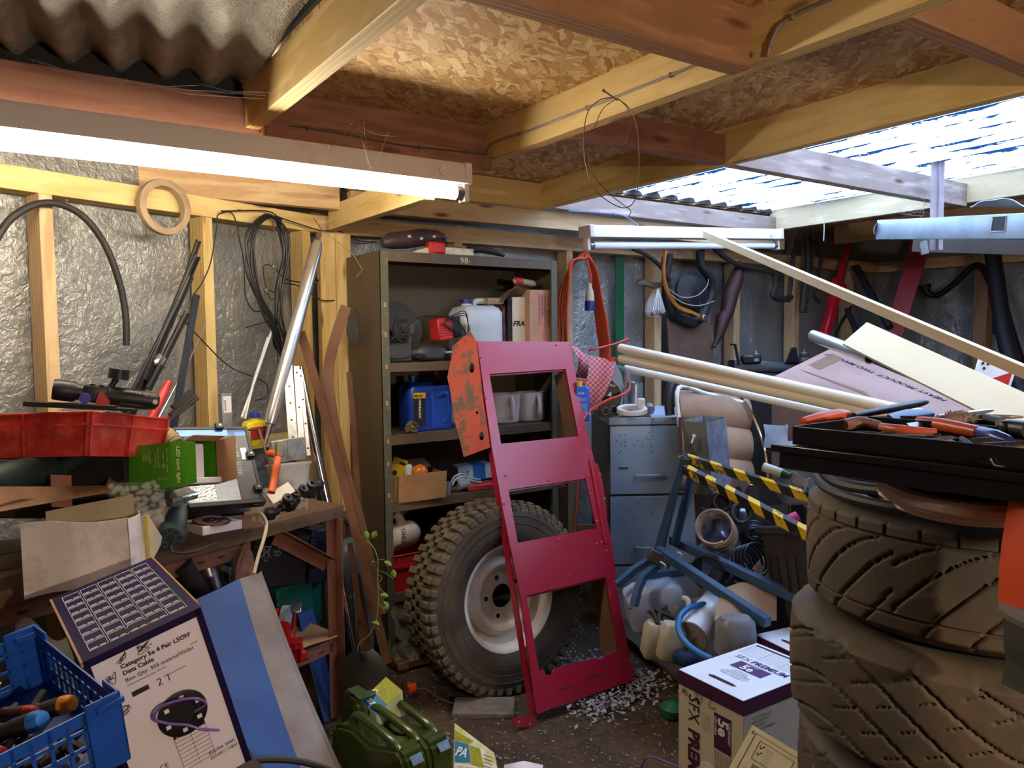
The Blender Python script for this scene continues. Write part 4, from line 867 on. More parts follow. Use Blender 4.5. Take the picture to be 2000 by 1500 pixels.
g = G(); g.box2((-.006, .0, H_ - .01), (-.001, D_, H_ + .002), bev=.001); g.box2((W_ + .001, .03, H_ - .006), (W_ + .005, D_, H_ + .002), bev=.001); g.end('raw_edge', CARD, t)
WL = plain('#f4f4fa', .5, 0, '#f0f0f6', 0); g = G(); zt = H_ + .0016; nx, ny = 5, 8; cw, chh = (W_ - .03) / nx, (D_ - .05) / ny
for i in range(nx):
    for j in range(ny):
        x0 = .015 + i * cw; y0 = .03 + j * chh
        if j == 0 and 1 <= i <= 3 or (j == 1 and i in (1, 2, 3) and False): 
            if i != 3: pass
        g.tube([(x0 + .002, y0 + .003, zt), (x0 + cw - .002, y0 + .003, zt), (x0 + cw - .002, y0 + chh - .004, zt), (x0 + .002, y0 + chh - .004, zt)], .0008, 4, True)
        g.tube([(x0 + .004, y0 + .008, zt), (x0 + cw * .45, y0 + .008, zt)], .0012, 4); g.tube([(x0 + cw * .55, y0 + .008, zt), (x0 + cw - .006, y0 + .008, zt)], .0012, 4)
g.end('label_grid', WL, t)
g = G(); g.prism([(.06, .048), (.066, .040), (W_ - .075, .042), (W_ - .066, .050), (W_ - .075, .056), (.07, .058)], zt - .001, zt + .0008); g.end('hand_slot', plain('#2a1a12', .9), t)
g = G(); F = XY((0, -.0016, 0), (1, 0, 0), (0, 0, 1)); y = H_ - .045
g.text('Category 5e 4 Pair LSOH', F @ T(.052, y, 0), .0125, bold=.0003); g.text('Data Cable', F @ T(.052, y - .014, 0), .0125, bold=.0003); g.text('Box Qty: 305 metres/Violet', F @ T(.052, y - .029, 0), .0115)
g.text('Communications use only. 75V max.', F @ T(.052, y - .038, 0), .005); g.text('UK Registered Trademark', F @ T(.115, y - .055, 0), .004); g.text('(UKDC.902)', F @ T(.165, y + .006, 0), .004)
g.text('CE', F @ T(.055, .085, 0), .014); g.text('EIA/TIA 568A', F @ T(.145, .06, 0), .0095); g.text('ISO/IEC 11801', F @ T(.145, .048, 0), .0095)
for k in range(26): g.box2((.055 + k * .0012, -.0022, H_ - .108), (.0556 + k * .0012, -.0014, H_ - .098))
tx, ty = .095, .055; nb = .075
g.box2((tx, -.0022, ty + nb), (tx + .062, -.0014, ty + nb + .009))
for k in range(9): g.tube([F @ V((tx, ty + nb - k * .009, 0)), F @ V((tx + .062, ty + nb - k * .009, 0))], .0003, 4)
for xx in (0, .031, .062): g.tube([F @ V((tx + xx, ty, 0)), F @ V((tx + xx, ty + nb, 0))], .0003, 4)
g.text('2 1', F @ T(.100, H_ - .112, 0), .022, bold=-.0002)
g.tube([F @ V(q) for q in ((.178, H_ - .062, 0), (.192, H_ - .062, 0))], .0005, 4)
g.end('printed_lettering', INK, t)
g = G(); g.text('CABLE NUMBER', F @ T(tx + .004, ty + nb + .0015, .0008), .0062, bold=.0002); g.end('printed_heading', INKW, t)
g = G(); rr = random.Random(11)
for cx, cz, n, s in ((.03, H_ - .055, 16, .012), (.058, H_ - .025, 10, .010), (.10, H_ - .022, 16, .014), (.035, H_ - .125, 14, .012)):
    g.tube(smooth_path([F @ V((cx + rr.uniform(-s, s), cz + rr.uniform(-s, s), .0003)) for _ in range(n)], 4), .0005, 4)
g.end('pen_scribble', INK, t)
cx, cz = .125, .175
g = G(); g.lathe([(.024, .001), (.047, .001), (.047, .003), (.044, .004), (.026, .004), (.024, .001)], 40, F @ T(cx, cz, 0)); g.cyl(.0245, .001, .0022, F @ T(cx, cz, 0), 30); o = g.end('reel_hub', plain('#0f0f10', .5), t)
g = G()
for k in range(6): a = radians(k * 60 + 20); g.box((cx + .034 * cos(a), -.0062, cz + .034 * sin(a)), (.009, .0012, .008))
g.end('hub_windows', INKW, t)
VIO = plain('#8a63b0', .45); g = G(); g.tube(smooth_path([F @ V(q) for q in ((cx + .02, cz - .01, .0), (cx + .042, cz + .004, .018), (cx + .02, cz + .035, .03), (cx - .03, cz + .045, .02), (cx - .05, cz + .025, .012), (cx - .03, cz - .0, .012), (cx, cz - .025, .008), (cx + .02, cz - .045, .014), (cx + .05, cz - .068, .012))], 8), .0028, 8); g.end('violet_cable', VIO, t)
# wooden chest hidden below the carton, so that it stands on something
Pb = O + e[0] * .5 + e[1] + e[2] * .5
bx('wooden_chest', 'dark chest under the data cable carton', 'chest', XF((Pb.x, Pb.y, 0), (1, .05, 0)), (-.16, -.24, 0), (.16, .18, Pb.z - .045), IRON, .006)
# ================================================================== BLUE TOOL CRATE
O, e = boxfit((226, 1362), [(-30, 1490), (246, 1478), (70, 1236)], 1.26)
W_, H_, D_ = .36, e[1].length * 1.05, e[2].length * 1.03
M = XY(O + e[0].normalized() * W_ + e[1] * 1.05, -e[0], e[2]); BLUEP = plain('#1f55b4', .35, 0, '#184592', .3, 9)
t = thing('tool_crate', 'blue slotted plastic crate full of hand tools', 'crate', M)
def slotwall(g, P0, U, L, H, n, nz=4, th=.003, up=V((0, 0, 1))):
    """open lattice wall: a solid top and bottom strip joined by bars"""
    U = V(U).normalized(); Mx = XF(P0, U); g.box((L / 2, 0, H - .010), (L, th, .022), M=Mx); g.box((L / 2, 0, .012), (L, th, .024), M=Mx)
    for k in range(n + 1): g.box((L * k / n, 0, H / 2), (.006, th, H), M=Mx)
    for z in range(1, nz): g.box((L / 2, 0, H * z / nz), (L, th, .006), M=Mx)
g = G(); slotwall(g, (0, 0, 0), (1, 0, 0), W_, H_, 14); g.end('front_wall', BLUEP, t, smooth=0)
g = G(); slotwall(g, (W_, 0, 0), (0, 1, 0), D_, H_, 14); g.end('right_wall', BLUEP, t, smooth=0)
g = G(); slotwall(g, (W_, D_, 0), (-1, 0, 0), W_, H_, 14); g.end('rear_wall', BLUEP, t, smooth=0)
g = G(); slotwall(g, (0, D_, 0), (0, -1, 0), D_, H_, 14); g.end('left_wall', BLUEP, t, smooth=0)
for x, y in ((0, 0), (W_, 0), (W_, D_), (0, D_)):
    g = G(); sx = 1 if x == 0 else -1; sy = 1 if y == 0 else -1; g.box2((x - .006 * sx, y - .006 * sy, 0), (x + .05 * sx, y, H_ + .012), bev=.002); g.box2((x - .006 * sx, y - .006 * sy, 0), (x, y + .05 * sy, H_ + .012), bev=.002); g.box2((x - .010 * sx, y - .010 * sy, H_ - .01), (x + .035 * sx, y + .01 * sy, H_ + .002), bev=.002); g.end('corner_post', BLUEP, t)
g = G(); g.box2((0, 0, 0), (W_, D_, .004)); g.end('base', BLUEP, t)
bx('wooden_stool', 'dark box under the blue tool crate', 'box', XF((M.translation.x, M.translation.y, 0), M.col[0].to_3d() * V((1, 1, 0))), (0.01, 0.01, 0), (W_ - .01, D_ - .01, M.translation.z - .03), IRON, .006)
RED2 = plain('#b02420', .35)
def driver(label, p, q, shaft, hr, hl, m1, m2, sr=.0028):
    """screwdriver: handle butt at p, pointing towards q (crate-local)"""
    p = V(p); q = V(q); Mx = M @ XF(p, q - p); t = thing('screwdriver', label, 'screwdriver', Mx); Rx = XY((0, 0, 0), (0, 1, 0), (0, 0, 1))
    g = G(); g.lathe([(0, 0), (hr * .7, .001), (hr * .95, .006), (hr, .02), (hr * .95, hl * .5), (hr * .75, hl * .75), (hr * .95, hl * .85), (hr * .6, hl), (0, hl)], 14, Rx); g.end('grip', m1, t)
    g = G(); g.lathe([(0, -.006), (hr * .8, -.004), (hr * .95, .004), (hr * 1.01, .008), (hr * 1.01, .016), (hr * .9, .016)], 14, Rx); g.end('end_cap', m2, t)
    g = G(); g.tube([(hl, 0, 0), (hl + shaft - .006, 0, 0)], sr, 8); g.box((hl + shaft, 0, 0), (.012, sr * 2.4, .0012)); g.end('shaft', STEEL, t)
driver('screwdriver with blue-capped dark grip in the blue crate', (.27, .07, .10), (.21, .17, .055), .12, .017, .10, BLACKM, plain('#2a78c8', .4), .004)
driver('screwdriver with red end cap and black grip in the blue crate', (.20, .035, .10), (.15, .15, .075), .13, .012, .09, RED2, plain('#c8201c', .4))
driver('screwdriver with orange ball end in the blue crate', (.325, .10, .085), (.26, .20, .05), .08, .016, .08, BLACKM, plain('#e08a1c', .4))
driver('slim screwdriver with dark red grip in the blue crate', (.275, .12, .09), (.23, .24, .06), .10, .011, .08, plain('#4a1c20', .4), RED2)
driver('screwdriver with green grip at the crate corner', (.10, .04, .09), (.02, .11, .05), .10, .016, .09, plain('#2a5c3c', .5), plain('#2f6b44', .5))
driver('long thin screwdriver lying across the tools', (.13, .02, .115), (.26, .20, .125), .14, .009, .07, plain('#4a3a2a', .6), plain('#3a2a1a', .6), .0022)
g = G(); g.tube([M @ V(q) for q in ((.17, .14, .095), (.20, .21, .09), (.24, .28, .085))], .006, 8); g.tube([M @ V((.245, .285, .085)) + V((.013 * cos(a * .7), .013 * sin(a * .7), 0)) for a in range(9)], .004, 8, True); tag(g.end('ring_spanner', STEEL), 'steel ring spanner among the screwdrivers', 'spanner')
g = G(); g.tube([M @ V((.20 + .016 * cos(a * .6), .24 + .016 * sin(a * .6), .088 + .002 * (a % 3))) for a in range(11)], .0035, 6, True); g.tube([M @ V((.225 + .014 * cos(a * .6), .25, .09 + .014 * sin(a * .6))) for a in range(11)], .003, 6, True); tag(g.end('chain_links', STEEL), 'bright steel chain links in the blue crate', 'chain')
rod('file_blade', 'flat grey file standing in the blue crate', 'file', [M @ V((.12, .22, .05)), M @ V((.17, .29, .12))], .012, plain('#5c5a58', .5, .5), 4, flat=.25)
g = G(); g.box((0, 0, 0), (.10, .13, .035), bev=.003); g.box((0, 0, .018), (.08, .10, .002)); tag(g.end('carton_scrap', plain('#cfc6bf', .7, 0, '#8a6a58', .5, 8), M=M @ T(.075, .16, .12) @ RZ(-55) @ RX(25)), 'torn white carton lying on the tools in the blue crate', 'carton')
rod('wooden_handle', 'brown wooden tool handle near the front of the blue crate', 'handle', [M @ V((.01, .03, .085)), M @ V((.10, .025, .10)), M @ V((.17, .02, .09))], [.012, .018, .014], plain('#7a5630', .6, 0, '#5a3c20'), 12, 4)
g = G(); rr = random.Random(9)
for k in range(26):
    c = V((rr.uniform(.03, W_ - .03), rr.uniform(.03, D_ - .03), rr.uniform(.03, .06))); a = rr.uniform(0, 3); d = V((cos(a), sin(a), .15)) * rr.uniform(.03, .08); g.tube([M @ (c - d), M @ (c + d)], rr.uniform(.004, .011), 8)
tag(g.end('tool_clutter', IRON), 'jumble of dark rusty tools filling the bottom of the blue crate', 'tools', kind='stuff')
for i, (u, v) in enumerate(((.06, .0), (.11, .01))):
    g = G(); g.box((0, 0, 0), (.05, .03, .05), bev=.003); tag(g.end('red_clip', plain('#c2352f', .45), M=M @ T(.04 + u, D_ - .03, .06)), ('red plastic block behind the slots of the blue crate', 'second red plastic block beside the first in the blue crate')[i], 'block')
g = G(); g.sheet(lambda u, v: at(30 + 115 * u, 1215 + 110 * v + 30 * u, 1.85 - .1 * v) + V((0, 0, .02 * sin(u * 7 + v * 5))), 14, 10, .006)
tag(g.end('folded_cloth', plain('#6f675f', .9, 0, '#4c453f', .5, 6)), 'dull grey cloth draped behind the blue tool crate', 'cloth')
# ================================================================== GREEN JERRY CAN
GJ = plain('#3c4a1c', .22, .1, '#2f3a16', .3, 4, .05, 30); WEAR = plain('#56707f', .35, .2, '#41502a', .5, 60)
O, e = boxfit((790, 1432), [(662, 1352), (790, 1640), (888, 1388)], 1.86)
Xc = (e[0]).normalized(); ln_, wd, hh = .345, .165, .46
M = XF(O, V((-e[0].x, -e[0].y, 0)), (0, 0, 1)); xdir = M.col[0].to_3d()
M = XF(O - xdir * ln_ - V((0, 0, hh - .025)), xdir, (0, 0, 1)); M.translation.z = .005
t = thing('jerry_can', 'green metal fuel can with three handles standing on the floor', 'jerry can', M)
prof = [(.0, .02), (.0, hh - .14), (.01, hh - .075), (.035, hh - .06), (.10, hh - .045), (.19, hh - .06), (.25, hh - .04), (ln_ - .04, hh - .025), (ln_ - .012, hh - .04), (ln_, hh - .075), (ln_, .02), (ln_ - .02, 0), (.02, 0)]
g = G(); g.prism(prof, 0, .076, XY((0, .0765, 0), (1, 0, 0), (0, 0, 1)), .010); g.prism(prof, 0, .076, XY((0, .1565, 0), (1, 0, 0), (0, 0, 1)), .010)
g.prism([(x * .985 + .0025, z * .985 + .003) for x, z in prof], 0, .01, XY((0, .0835, 0), (1, 0, 0), (0, 0, 1)))
g.tube([(.05, -.0005, .06), (ln_ - .05, -.0005, hh - .16)], .006, 8); g.tube([(.05, -.0005, hh - .16), (ln_ - .05, -.0005, .06)], .006, 8); g.end('can_body', GJ, t)
for y in (.022, .080, .138):
    g = G(); g.tube(smooth_path([(.085, y, hh - .06), (.088, y, hh - .035), (.100, y, hh - .018), (.13, y, hh - .012), (.20, y, hh - .018), (ln_ - .09, y, hh - .026), (ln_ - .06, y, hh - .036), (ln_ - .045, y, hh - .04)], 5), .0115, 12); g.end('handle', GJ, t)
g = G(); g.box((.035, .08, hh - .04), (.05, .05, .045), bev=.01, seg=2); g.cyl(.026, hh - .025, hh - .005, T(.03, .08, 0)); g.end('spout', GJ, t)
g = G(); g.box((.03, .08, hh + .003), (.075, .04, .008), bev=.003); g.box((.065, .08, hh + .008), (.03, .06, .006), bev=.002); g.tube([(-.004, .06, hh - .0), (-.012, .062, hh - .03), (-.004, .06, hh - .05)], .0025, 6); g.tube([(-.004, .10, hh - .0), (-.012, .098, hh - .03), (-.004, .10, hh - .05)], .0025, 6); g.end('clamp_lid', plain('#33492a', .35, .2), t)
g = G(); g.box((ln_ - .006, .036, hh - .052), (.003, .036, .024), M=None, bev=.001); g.end('wear_patch', WEAR, t, M=Matrix.Translation((ln_ - .006, 0, hh - .05)) @ RY(-42) @ Matrix.Translation((-(ln_ - .006) + .006, 0, -(hh - .05)))) 
g = G(); g.box((ln_ - .006, .122, hh - .052), (.003, .036, .024), bev=.001); g.end('wear_patch', WEAR, t, M=Matrix.Translation((ln_ - .006, 0, hh - .05)) @ RY(-42) @ Matrix.Translation((-(ln_ - .006) + .006, 0, -(hh - .05))))
Mjerry = M
# supermarket-size carton behind the can, open end with yellow green print
CB = plain('#1679b8', .4); YG = plain('#a9ab1e', .5, 0, '#6d7a14', .55, 60); LG = plain('#dfe6c8', .5, 0, '#a8bc4c', .5, 18)
A = at(790, 1352, 2.12); M = XF(at(742, 1392, 2.06), at(783, 1350, 2.16) - at(742, 1392, 2.06), (FH * .2 + V((-.2, .3, .9)))); 
t = thing('glove_carton', 'blue and white oil carton standing behind the green can, spare end upwards', 'box')
q = [at(735, 1398, 2.06), at(786, 1349, 2.10), at(754, 1322, 2.16), at(706, 1367, 2.12)]
g = G(); g.quad(*q); nx_ = (q[1] - q[0]).cross(q[3] - q[0]).normalized(); dn = V((0.05, .06, -.42))
g.end('printed_end', CB, t, smooth=0)
q = [q0 + V((0, 0, .0)) for q0 in q]; g = G(); m_ = lambda a, b, f: a.lerp(b, f); up_ = (CAM - q[0]).normalized() * .001
g.quad(m_(q[0], q[1], .42) + up_, q[1] + up_, q[2] + up_, m_(q[3], q[2], .42) + up_); g.end('yellow_print', YG, t, smooth=0)
g = G()
for a, b in ((q[0], q[1]), (q[1], q[2]), (q[2], q[3]), (q[3], q[0])): g.quad(a, b, b + dn, a + dn)
g.end('carton_sides', LG, t, smooth=0)
g = G(); Ml = XY(m_(q[0], q[3], .25).lerp(m_(q[1], q[2], .25), .08) + up_ * 2, q[3] - q[0], q[1] - q[0]) ; Ml = XY(q[3].lerp(q[2], .12).lerp(q[0], .2) + up_ * 2, q[0] - q[3], q[2] - q[3])
g.text('SUPA', Ml, .019, bold=.0006); g.lathe([(.006, 0), (.0095, 0)], 20, Ml @ T(-.004, .03, 0)); g.end('printed_lettering', INKW, t)
# second carton lying on the floor right of the can
t = thing('oil_carton', 'white, blue and green carton lying right of the green can', 'box')
a, b, c, d = at(884, 1560, 2.0), at(990, 1580, 1.9), at(965, 1470, 2.05), at(888, 1412, 2.2)
g = G(); g.quad(a, b, c, d); dn = V((.02, .03, -.12))
for u, v in ((a, b), (b, c), (c, d), (d, a)): g.quad(u, v, v + dn, u + dn)
g.end('carton_body', LG, t, smooth=0)
n = ((b - a).cross(d - a)).normalized(); n = n if n.z > 0 else -n; off = n * .0015; P = lambda x, y, k=1: hit(x, y, a + off * k, n)
g = G(); g.quad(P(888, 1446), P(915, 1454), P(919, 1490), P(888, 1488)); g.end('blue_print', CB, t, smooth=0)
g = G(); g.quad(P(916, 1455), P(937, 1462), P(945, 1500), P(920, 1494)); g.quad(P(889, 1426), P(925, 1448), P(915, 1453), P(888, 1444)); g.end('green_print', YG, t, smooth=0)
g = G(); g.quad(P(938, 1460), P(963, 1474), P(972, 1506), P(946, 1500)); g.quad(P(888, 1490), P(932, 1496), P(934, 1508), P(888, 1504)); g.end('white_print', INKW, t, smooth=0)
g = G(); g.text('PA', XY(P(888, 1474, 2), P(912, 1479, 2) - P(888, 1474, 2), P(888, 1440, 2) - P(888, 1474, 2)), .034, bold=.001); g.end('printed_lettering', plain('#f6f6f4', .6), t)
g = G(); g.text('PLACE TOP PART', XY(P(892, 1499, 2), P(925, 1504, 2) - P(892, 1499, 2), P(888, 1440, 2) - P(888, 1474, 2)), .008); [g.tube([P(944, 1474 + k * 7, 2), P(962, 1480 + k * 7, 2)], .0006, 4) for k in range(4)]; g.end('small_print', INK, t)
# spade head by the pole
P = at(714, 1375, 2.85)
g = G(); g.sheet(lambda u, v: V(((u - .5) * (.17 - .05 * max(0, v - .72) / .28 * (1 if True else 0)) * (1 if v < .8 else sqrt(max(0.05, 1 - ((v - .8) / .2) ** 2 * .75))), -.03 * cos((u - .5) * 2.6) - .0, .28 * v)), 16, 16, .004)
_sp = tag(g.end('spade', plain('#3f3a33', .5, .2, '#2c2a26', .4), M=XF(V((P.x, P.y, .03)), RH)), 'dark rounded spade blade standing by the foot of the chrome pole', 'spade')
g = G(); g.box((0, -.035, .265), (.016, .01, .03), bev=.002); g.end('clip', BLACK, _sp)
# vine
t = thing('climbing_vine', 'thin green vine climbing up beside the locker', 'plant'); GRL = plain('#6f8f34', .6, 0, '#8aa84a', .3)
vp = [(700, 1290), (700, 1260), (722, 1238), (734, 1215), (739, 1180), (738, 1130), (738, 1095), (730, 1070), (716, 1055)]
g = G(); g.tube(smooth_path([at(x, y, 2.95) for x, y in vp], 5), .0016, 6)
for (a, b, c) in (((738, 1092), (752, 1094), (764, 1105)), ((738, 1115), (750, 1118), (768, 1130)), ((738, 1145), (748, 1155), (756, 1165)), ((739, 1178), (748, 1188), (758, 1190)), ((734, 1215), (742, 1232), (750, 1228)), ((716, 1055), (712, 1050), (706, 1048)), ((738, 1100), (728, 1096), (726, 1104)), ((738, 1122), (746, 1128), (742, 1136))): g.tube(smooth_path([at(*a, 2.95), at(*b, 2.92), at(*c, 2.9)], 4), .001, 5)
g.end('stem', plain('#8c9a62', .7), t)
for x, y, a in ((764, 1105, 60), (770, 1128, 10), (758, 1165, 80), (757, 1188, 30), (741, 1221, 70), (718, 1052, 20), (727, 1051, -30), (760, 1183, 120)):
    g = G(); s = .018; g.sheet(lambda u, v: V(((u - .5) * s * 1.3 * sin(pi * min(1, v * .9 + .08)), s * 1.7 * v, .003 * cos((u - .5) * 5))), 4, 5); g.end('leaf', GRL, t, XY(at(x, y, 2.9), RGT, UPV) @ RZ(a))
# ================================================================== GREEN LOCKER / SHELVING
YL = 3.09; OLIVE = plain('#5a4e3e', .5, .1, '#6a5642', .35, 4); OLIVEG = plain('#5a5a48', .45, .1, '#8a7a5c', .18, 30)
P0 = onY(742, 492, YL); P1 = onY(1087, 517, YL); Wl = P1.x - P0.x; Hl = 1.835; Dl = .375
M = T(P0.x, YL, 0)
t = thing('locker', 'tall dark olive metal shelving cupboard numbered 98', 'shelving unit', M)
g = G(); g.box2((0, 0, .04), (.003, Dl, Hl), bev=.001); g.end('side_panel', OLIVE, t)
g = G(); g.box2((Wl - .003, 0, .04), (Wl, Dl, Hl), bev=.001); g.end('side_panel', OLIVE, t)
for s in (0, 1): g = G(); x = 0 if s == 0 else Wl - .036; g.box2((x, -.004, 0), (x + .036, 0.010, Hl), bev=.001); g.end('front_post', OLIVEG, t)
back = N('locker_back'); vv = back.coord(rnd=False); mp = back.coord((14, 1, .7), rnd=False); st = back.noise(mp, 3.0, 4, .7)
back.base(back.mix(back.ramp(st, [(.62, B(0)), (.75, B(.35))]), srgb('#5e5444'), srgb('#9d9484'))).set(.6, .1)
g = G(); g.box2((0, Dl - .003, .04), (Wl, Dl, Hl)); g.end('back_panel', back.m, t)
g = G()
for x in (.20, .40, .64):
    for k in range(34): g.cyl(.0032, 0, .001, XY((x, Dl - .0034, .25 + k * .046), (1, 0, 0), (0, 0, 1)), 8)
g.end('peg_holes', BLACK, t)
g = G(); g.box2((0, 0, Hl - .002), (Wl, Dl, Hl)); g.box2((.036, -.003, Hl - .045), (Wl - .036, .0, Hl)); g.end('top_panel', OLIVE, t)
g = G(); g.text('98', XY((.40, -.0036, Hl - .038), (1, 0, 0), (0, 0, 1)), .040, sx=1.1); g.end('painted_number', plain('#d8c89a', .6), t)
g = G()
for x, z in ((.09, Hl - .02), (.45, Hl - .028), (.60, Hl - .025), (.80, Hl - .022)): g.cyl(.004, 0, .001, XY((x, -.0036, z), (1, 0, 0), (0, 0, 1)), 10)
for z in (1.60, 1.47, 1.33, 1.17, 1.0, .9, .76): g.box((.018, -.0046, z), (.012, .001, .02))
g.end('rust_marks', plain('#b08a60', .7), t)
SHZ = [1.345, 1.02, .72, .31]
for z in SHZ:
    g = G(); g.box2((.004, .004, z - .002), (Wl - .004, Dl - .004, z)); g.box2((.036, .002, z - .04), (Wl - .036, .005, z)); g.end('shelf', plain('#6b5640', .65, .1, '#4b3c2c', .45, 6), t)
LX = P0.x
def L(x, y, z): return T(LX + x, YL + y, z)       # locker coordinates
def lpx(px, z, y=.12): p = onY(px, 700, YL + y); return p.x - LX
# on top: drill case, red tool, steel strip
t = thing('cordless_drill', 'dark cordless tool lying on top of the locker', 'drill', L(.02, .06, Hl)); g = G(); g.tube([(.02, 0, .04), (.06, 0, .052), (.14, 0, .062), (.22, .01, .078), (.30, .01, .082), (.345, .01, .075)], [.022, .036, .040, .040, .034, .014], 14); g.box((.28, .0, .085), (.10, .05, .03), bev=.008); g.end('body', plain('#2a2628', .5, 0, '#5a3634', .35, 14), t)
g = G(); [g.cyl(.006, 0, .012, XF((x, -.04, z), (1, 0, 0), (0, -1, 0)), 10) for x, z in ((.13, .07), (.19, .065), (.255, .078))]; g.end('studs', plain('#d8cdb8', .4), t)
t = thing('jigsaw', 'red bodied hand tool with white bar on top of the locker', 'tool', L(.16, .04, Hl)); g = G(); g.box((.13, -.01, .028), (.085, .05, .055), bev=.008); g.end('red_body', RED, t); g = G(); g.box((.24, -.02, .018), (.17, .012, .032), bev=.002); g.prism([(.0, 0), (.09, 0), (.09, .03), (.03, .012)], 0, .01, XY((0, -.01, 0), (1, 0, 0), (0, 0, 1))); g.end('bar', plain('#d9d0b8', .4, .1, '#8c7a60', .3, 20), t)
g = G(); g.tube(smooth_path([(.0, .0, .006), (.05, .0, .018), (.11, .0, .045), (.19, .0, .04), (.28, .0, .02)], 4), [.008 + .014 * sin(pi * k / 16) for k in range(17)], 10); tag(g.end('strap_hinge', IRON, M=L(.42, .08, Hl)), 'dark curved metal piece lying right on the locker top', 'hardware')
# shelf 1 (z=1.345)
z = SHZ[0]
def shield(lab, M):
    g = G(); pts = [(.13 * cos(radians(a)), .13 * sin(radians(a))) for a in range(-60, 150, 7)]; pts += [(-.09, .02), (-.045, .035), (-.03, -.02), (-.01, -.06)]
    g.prism(pts, 0, .004); g.lathe([(.035, .004), (.052, .006), (.055, .012), (.048, .014), (.03, .006)], 28, T(.035, -.01, 0)); g.lathe([(.0, .0135), (.018, .014), (.02, .006)], 20, T(.035, -.01, 0))
    g.cyl(.006, .004, .007, T(-.02, .045, 0), 12); g.cyl(.006, .004, .007, T(.02, .09, 0), 12)
    return tag(g.end('brake_shield', plain('#4a4440', .55, .5, '#353130', .4), M=M), lab, 'brake shield')
shield('round dark brake backing plate leaning in the top shelf', L(.17, .20, z + .155) @ RX(78) @ RZ(10)); shield('second brake backing plate behind the first', L(.075, .26, z + .14) @ RX(80) @ RZ(60))
t = thing('battery_charger', 'red and black charger wrapped in its leads', 'charger', L(.325, .04, z + .10) @ RY(-8)); g = G(); g.box((0, 0, .05), (.075, .09, .10), bev=.004); g.box((.045, .03, .085), (.06, .08, .03), bev=.004); g.end('red_case', plain('#c8302a', .4), t); g = G(); g.box((.062, 0, .05), (.05, .085, .095), bev=.006); [g.box((-.0, -.046, .02 + k * .012), (.065, .002, .002)) for k in range(6)]; g.end('black_case', BLACK, t)
g = G(); rr = random.Random(4)
for k in range(3): g.tube(smooth_path([(.0 + rr.uniform(-.02, .02), -.055, .08), (.05, -.06, .02 + .01 * k), (.10 + .01 * k, -.05, .01), (.13, -.03, .06), (.10, -.055, .12 - .01 * k)], 5, True), .0022, 6)
g.tube(smooth_path([(-.28, -.02, .03), (-.2, -.03, .08), (-.12, -.04, .12), (-.03, -.05, .11), (.05, -.055, .09), (.1, -.05, .02)], 6), .003, 6); g.end('leads', BLACK, t)
bx('metal_case', 'grey lidded metal case at the left of the top shelf', 'case', L(.03, .03, z) @ RZ(4), (0, 0, 0), (.14, .10, .085), plain('#4f4d4c', .5, .3, '#3a3836', .4), .008)
t = thing('drill_motor', 'dark grey motor lying along the top shelf', 'motor', L(.17, .07, z + .04)); Rx = XY((0, 0, 0), (0, 1, 0), (0, 0, 1)); g = G(); g.lathe([(0, 0), (.02, .0), (.022, .03), (.03, .04), (.038, .05), (.038, .16), (.03, .17), (.0, .17)], 20, Rx); g.box((.11, -.0, 0), (.10, .08, .06), bev=.01); g.end('motor_body', plain('#4a4c50', .5, .3, '#333436', .4), t); g = G(); g.tube([(.0, 0, .05), (.0, -.01, .085)], .014, 12); g.end('side_stub', STEEL, t); g = G(); g.tube([(.16, 0, 0), (.27, .0, .0)], .009, 10); g.end('spindle', STEEL, t)
rod('black_lead', 'black lead looping along the front of the top shelf', 'cable', [V((LX + x, YL + .02, z + h)) for x, h in ((.03, .03), (.06, .018), (.12, .02), (.18, .035), (.22, .028), (.2, .01))], .003, BLACK, 6, 5)
xj = lpx(932, z, .15); t = jerry('water_can', 'cloudy white plastic can with blue cap on the top shelf', 'jerry can', L(xj, .16, z), .235, .17, .265, milky('#c9d3da', '#b3bcc0', .2), plain('#22307c', .4), neck=(-.22, 0), r=.035, capr=.026)
g = G(); g.box((-.085, -.086, .13), (.045, .001, .085)); g.end('label', plain('#cfcfc2', .6, 0, '#a8a89a', .3, 40), t)
bx('battery_pack', 'small brown printed pack lying on the white plastic can', 'pack', L(lpx(966, z), .12, z + .272) @ RZ(-6), (-.045, -.02, 0), (.045, .02, .032), plain('#b09a7c', .5, 0, '#6a4a3a', .45, 60), .004)
bx('small_carton', 'small black and orange carton behind the white can', 'carton', L(lpx(972, z, .2), .28, z) @ RZ(4), (-.03, -.03, 0), (.04, .03, .24), plain('#2a2420', .5, 0, '#b8502a', .5, 40), .002)
xb = lpx(990, z, .2); t = thing('printed_bag', 'orange and purple printed bag on the top shelf', 'bag', L(xb, .18, z)); g = G(); loft(g, [(0.0, rrect(.085, .07, .01)), (.10, rrect(.09, .075, .02)), (.2, rrect(.085, .06, .02)), (.27, rrect(.08, .045, .015))], cap1=True); g.jig(.006, 18); g.end('bag_body', plain('#a8506a', .5, 0, '#d8b8bc', .5, 30), t)
g = G(); g.box((.005, -.036, .22), (.06, .003, .09), bev=.001); g.end('orange_print', plain('#e8782a', .45, 0, '#e8c03a', .4, 14), t); g = G(); g.box((0, -.040, .04), (.085, .003, .07), bev=.001); g.end('blue_print', plain('#2c3f8c', .45, 0, '#c8d0e8', .35, 60), t)
t = thing('filter_carton', 'tall white carton lettered FRA on the top shelf', 'carton', L(lpx(1014, z, .1), .10, z) @ RZ(-14)); g = G(); g.box2((-.035, 0, 0), (.035, .12, .31), bev=.002); g.end('carton_body', plain('#e8e0d2', .6, 0, '#c8b898', .3, 6), t)
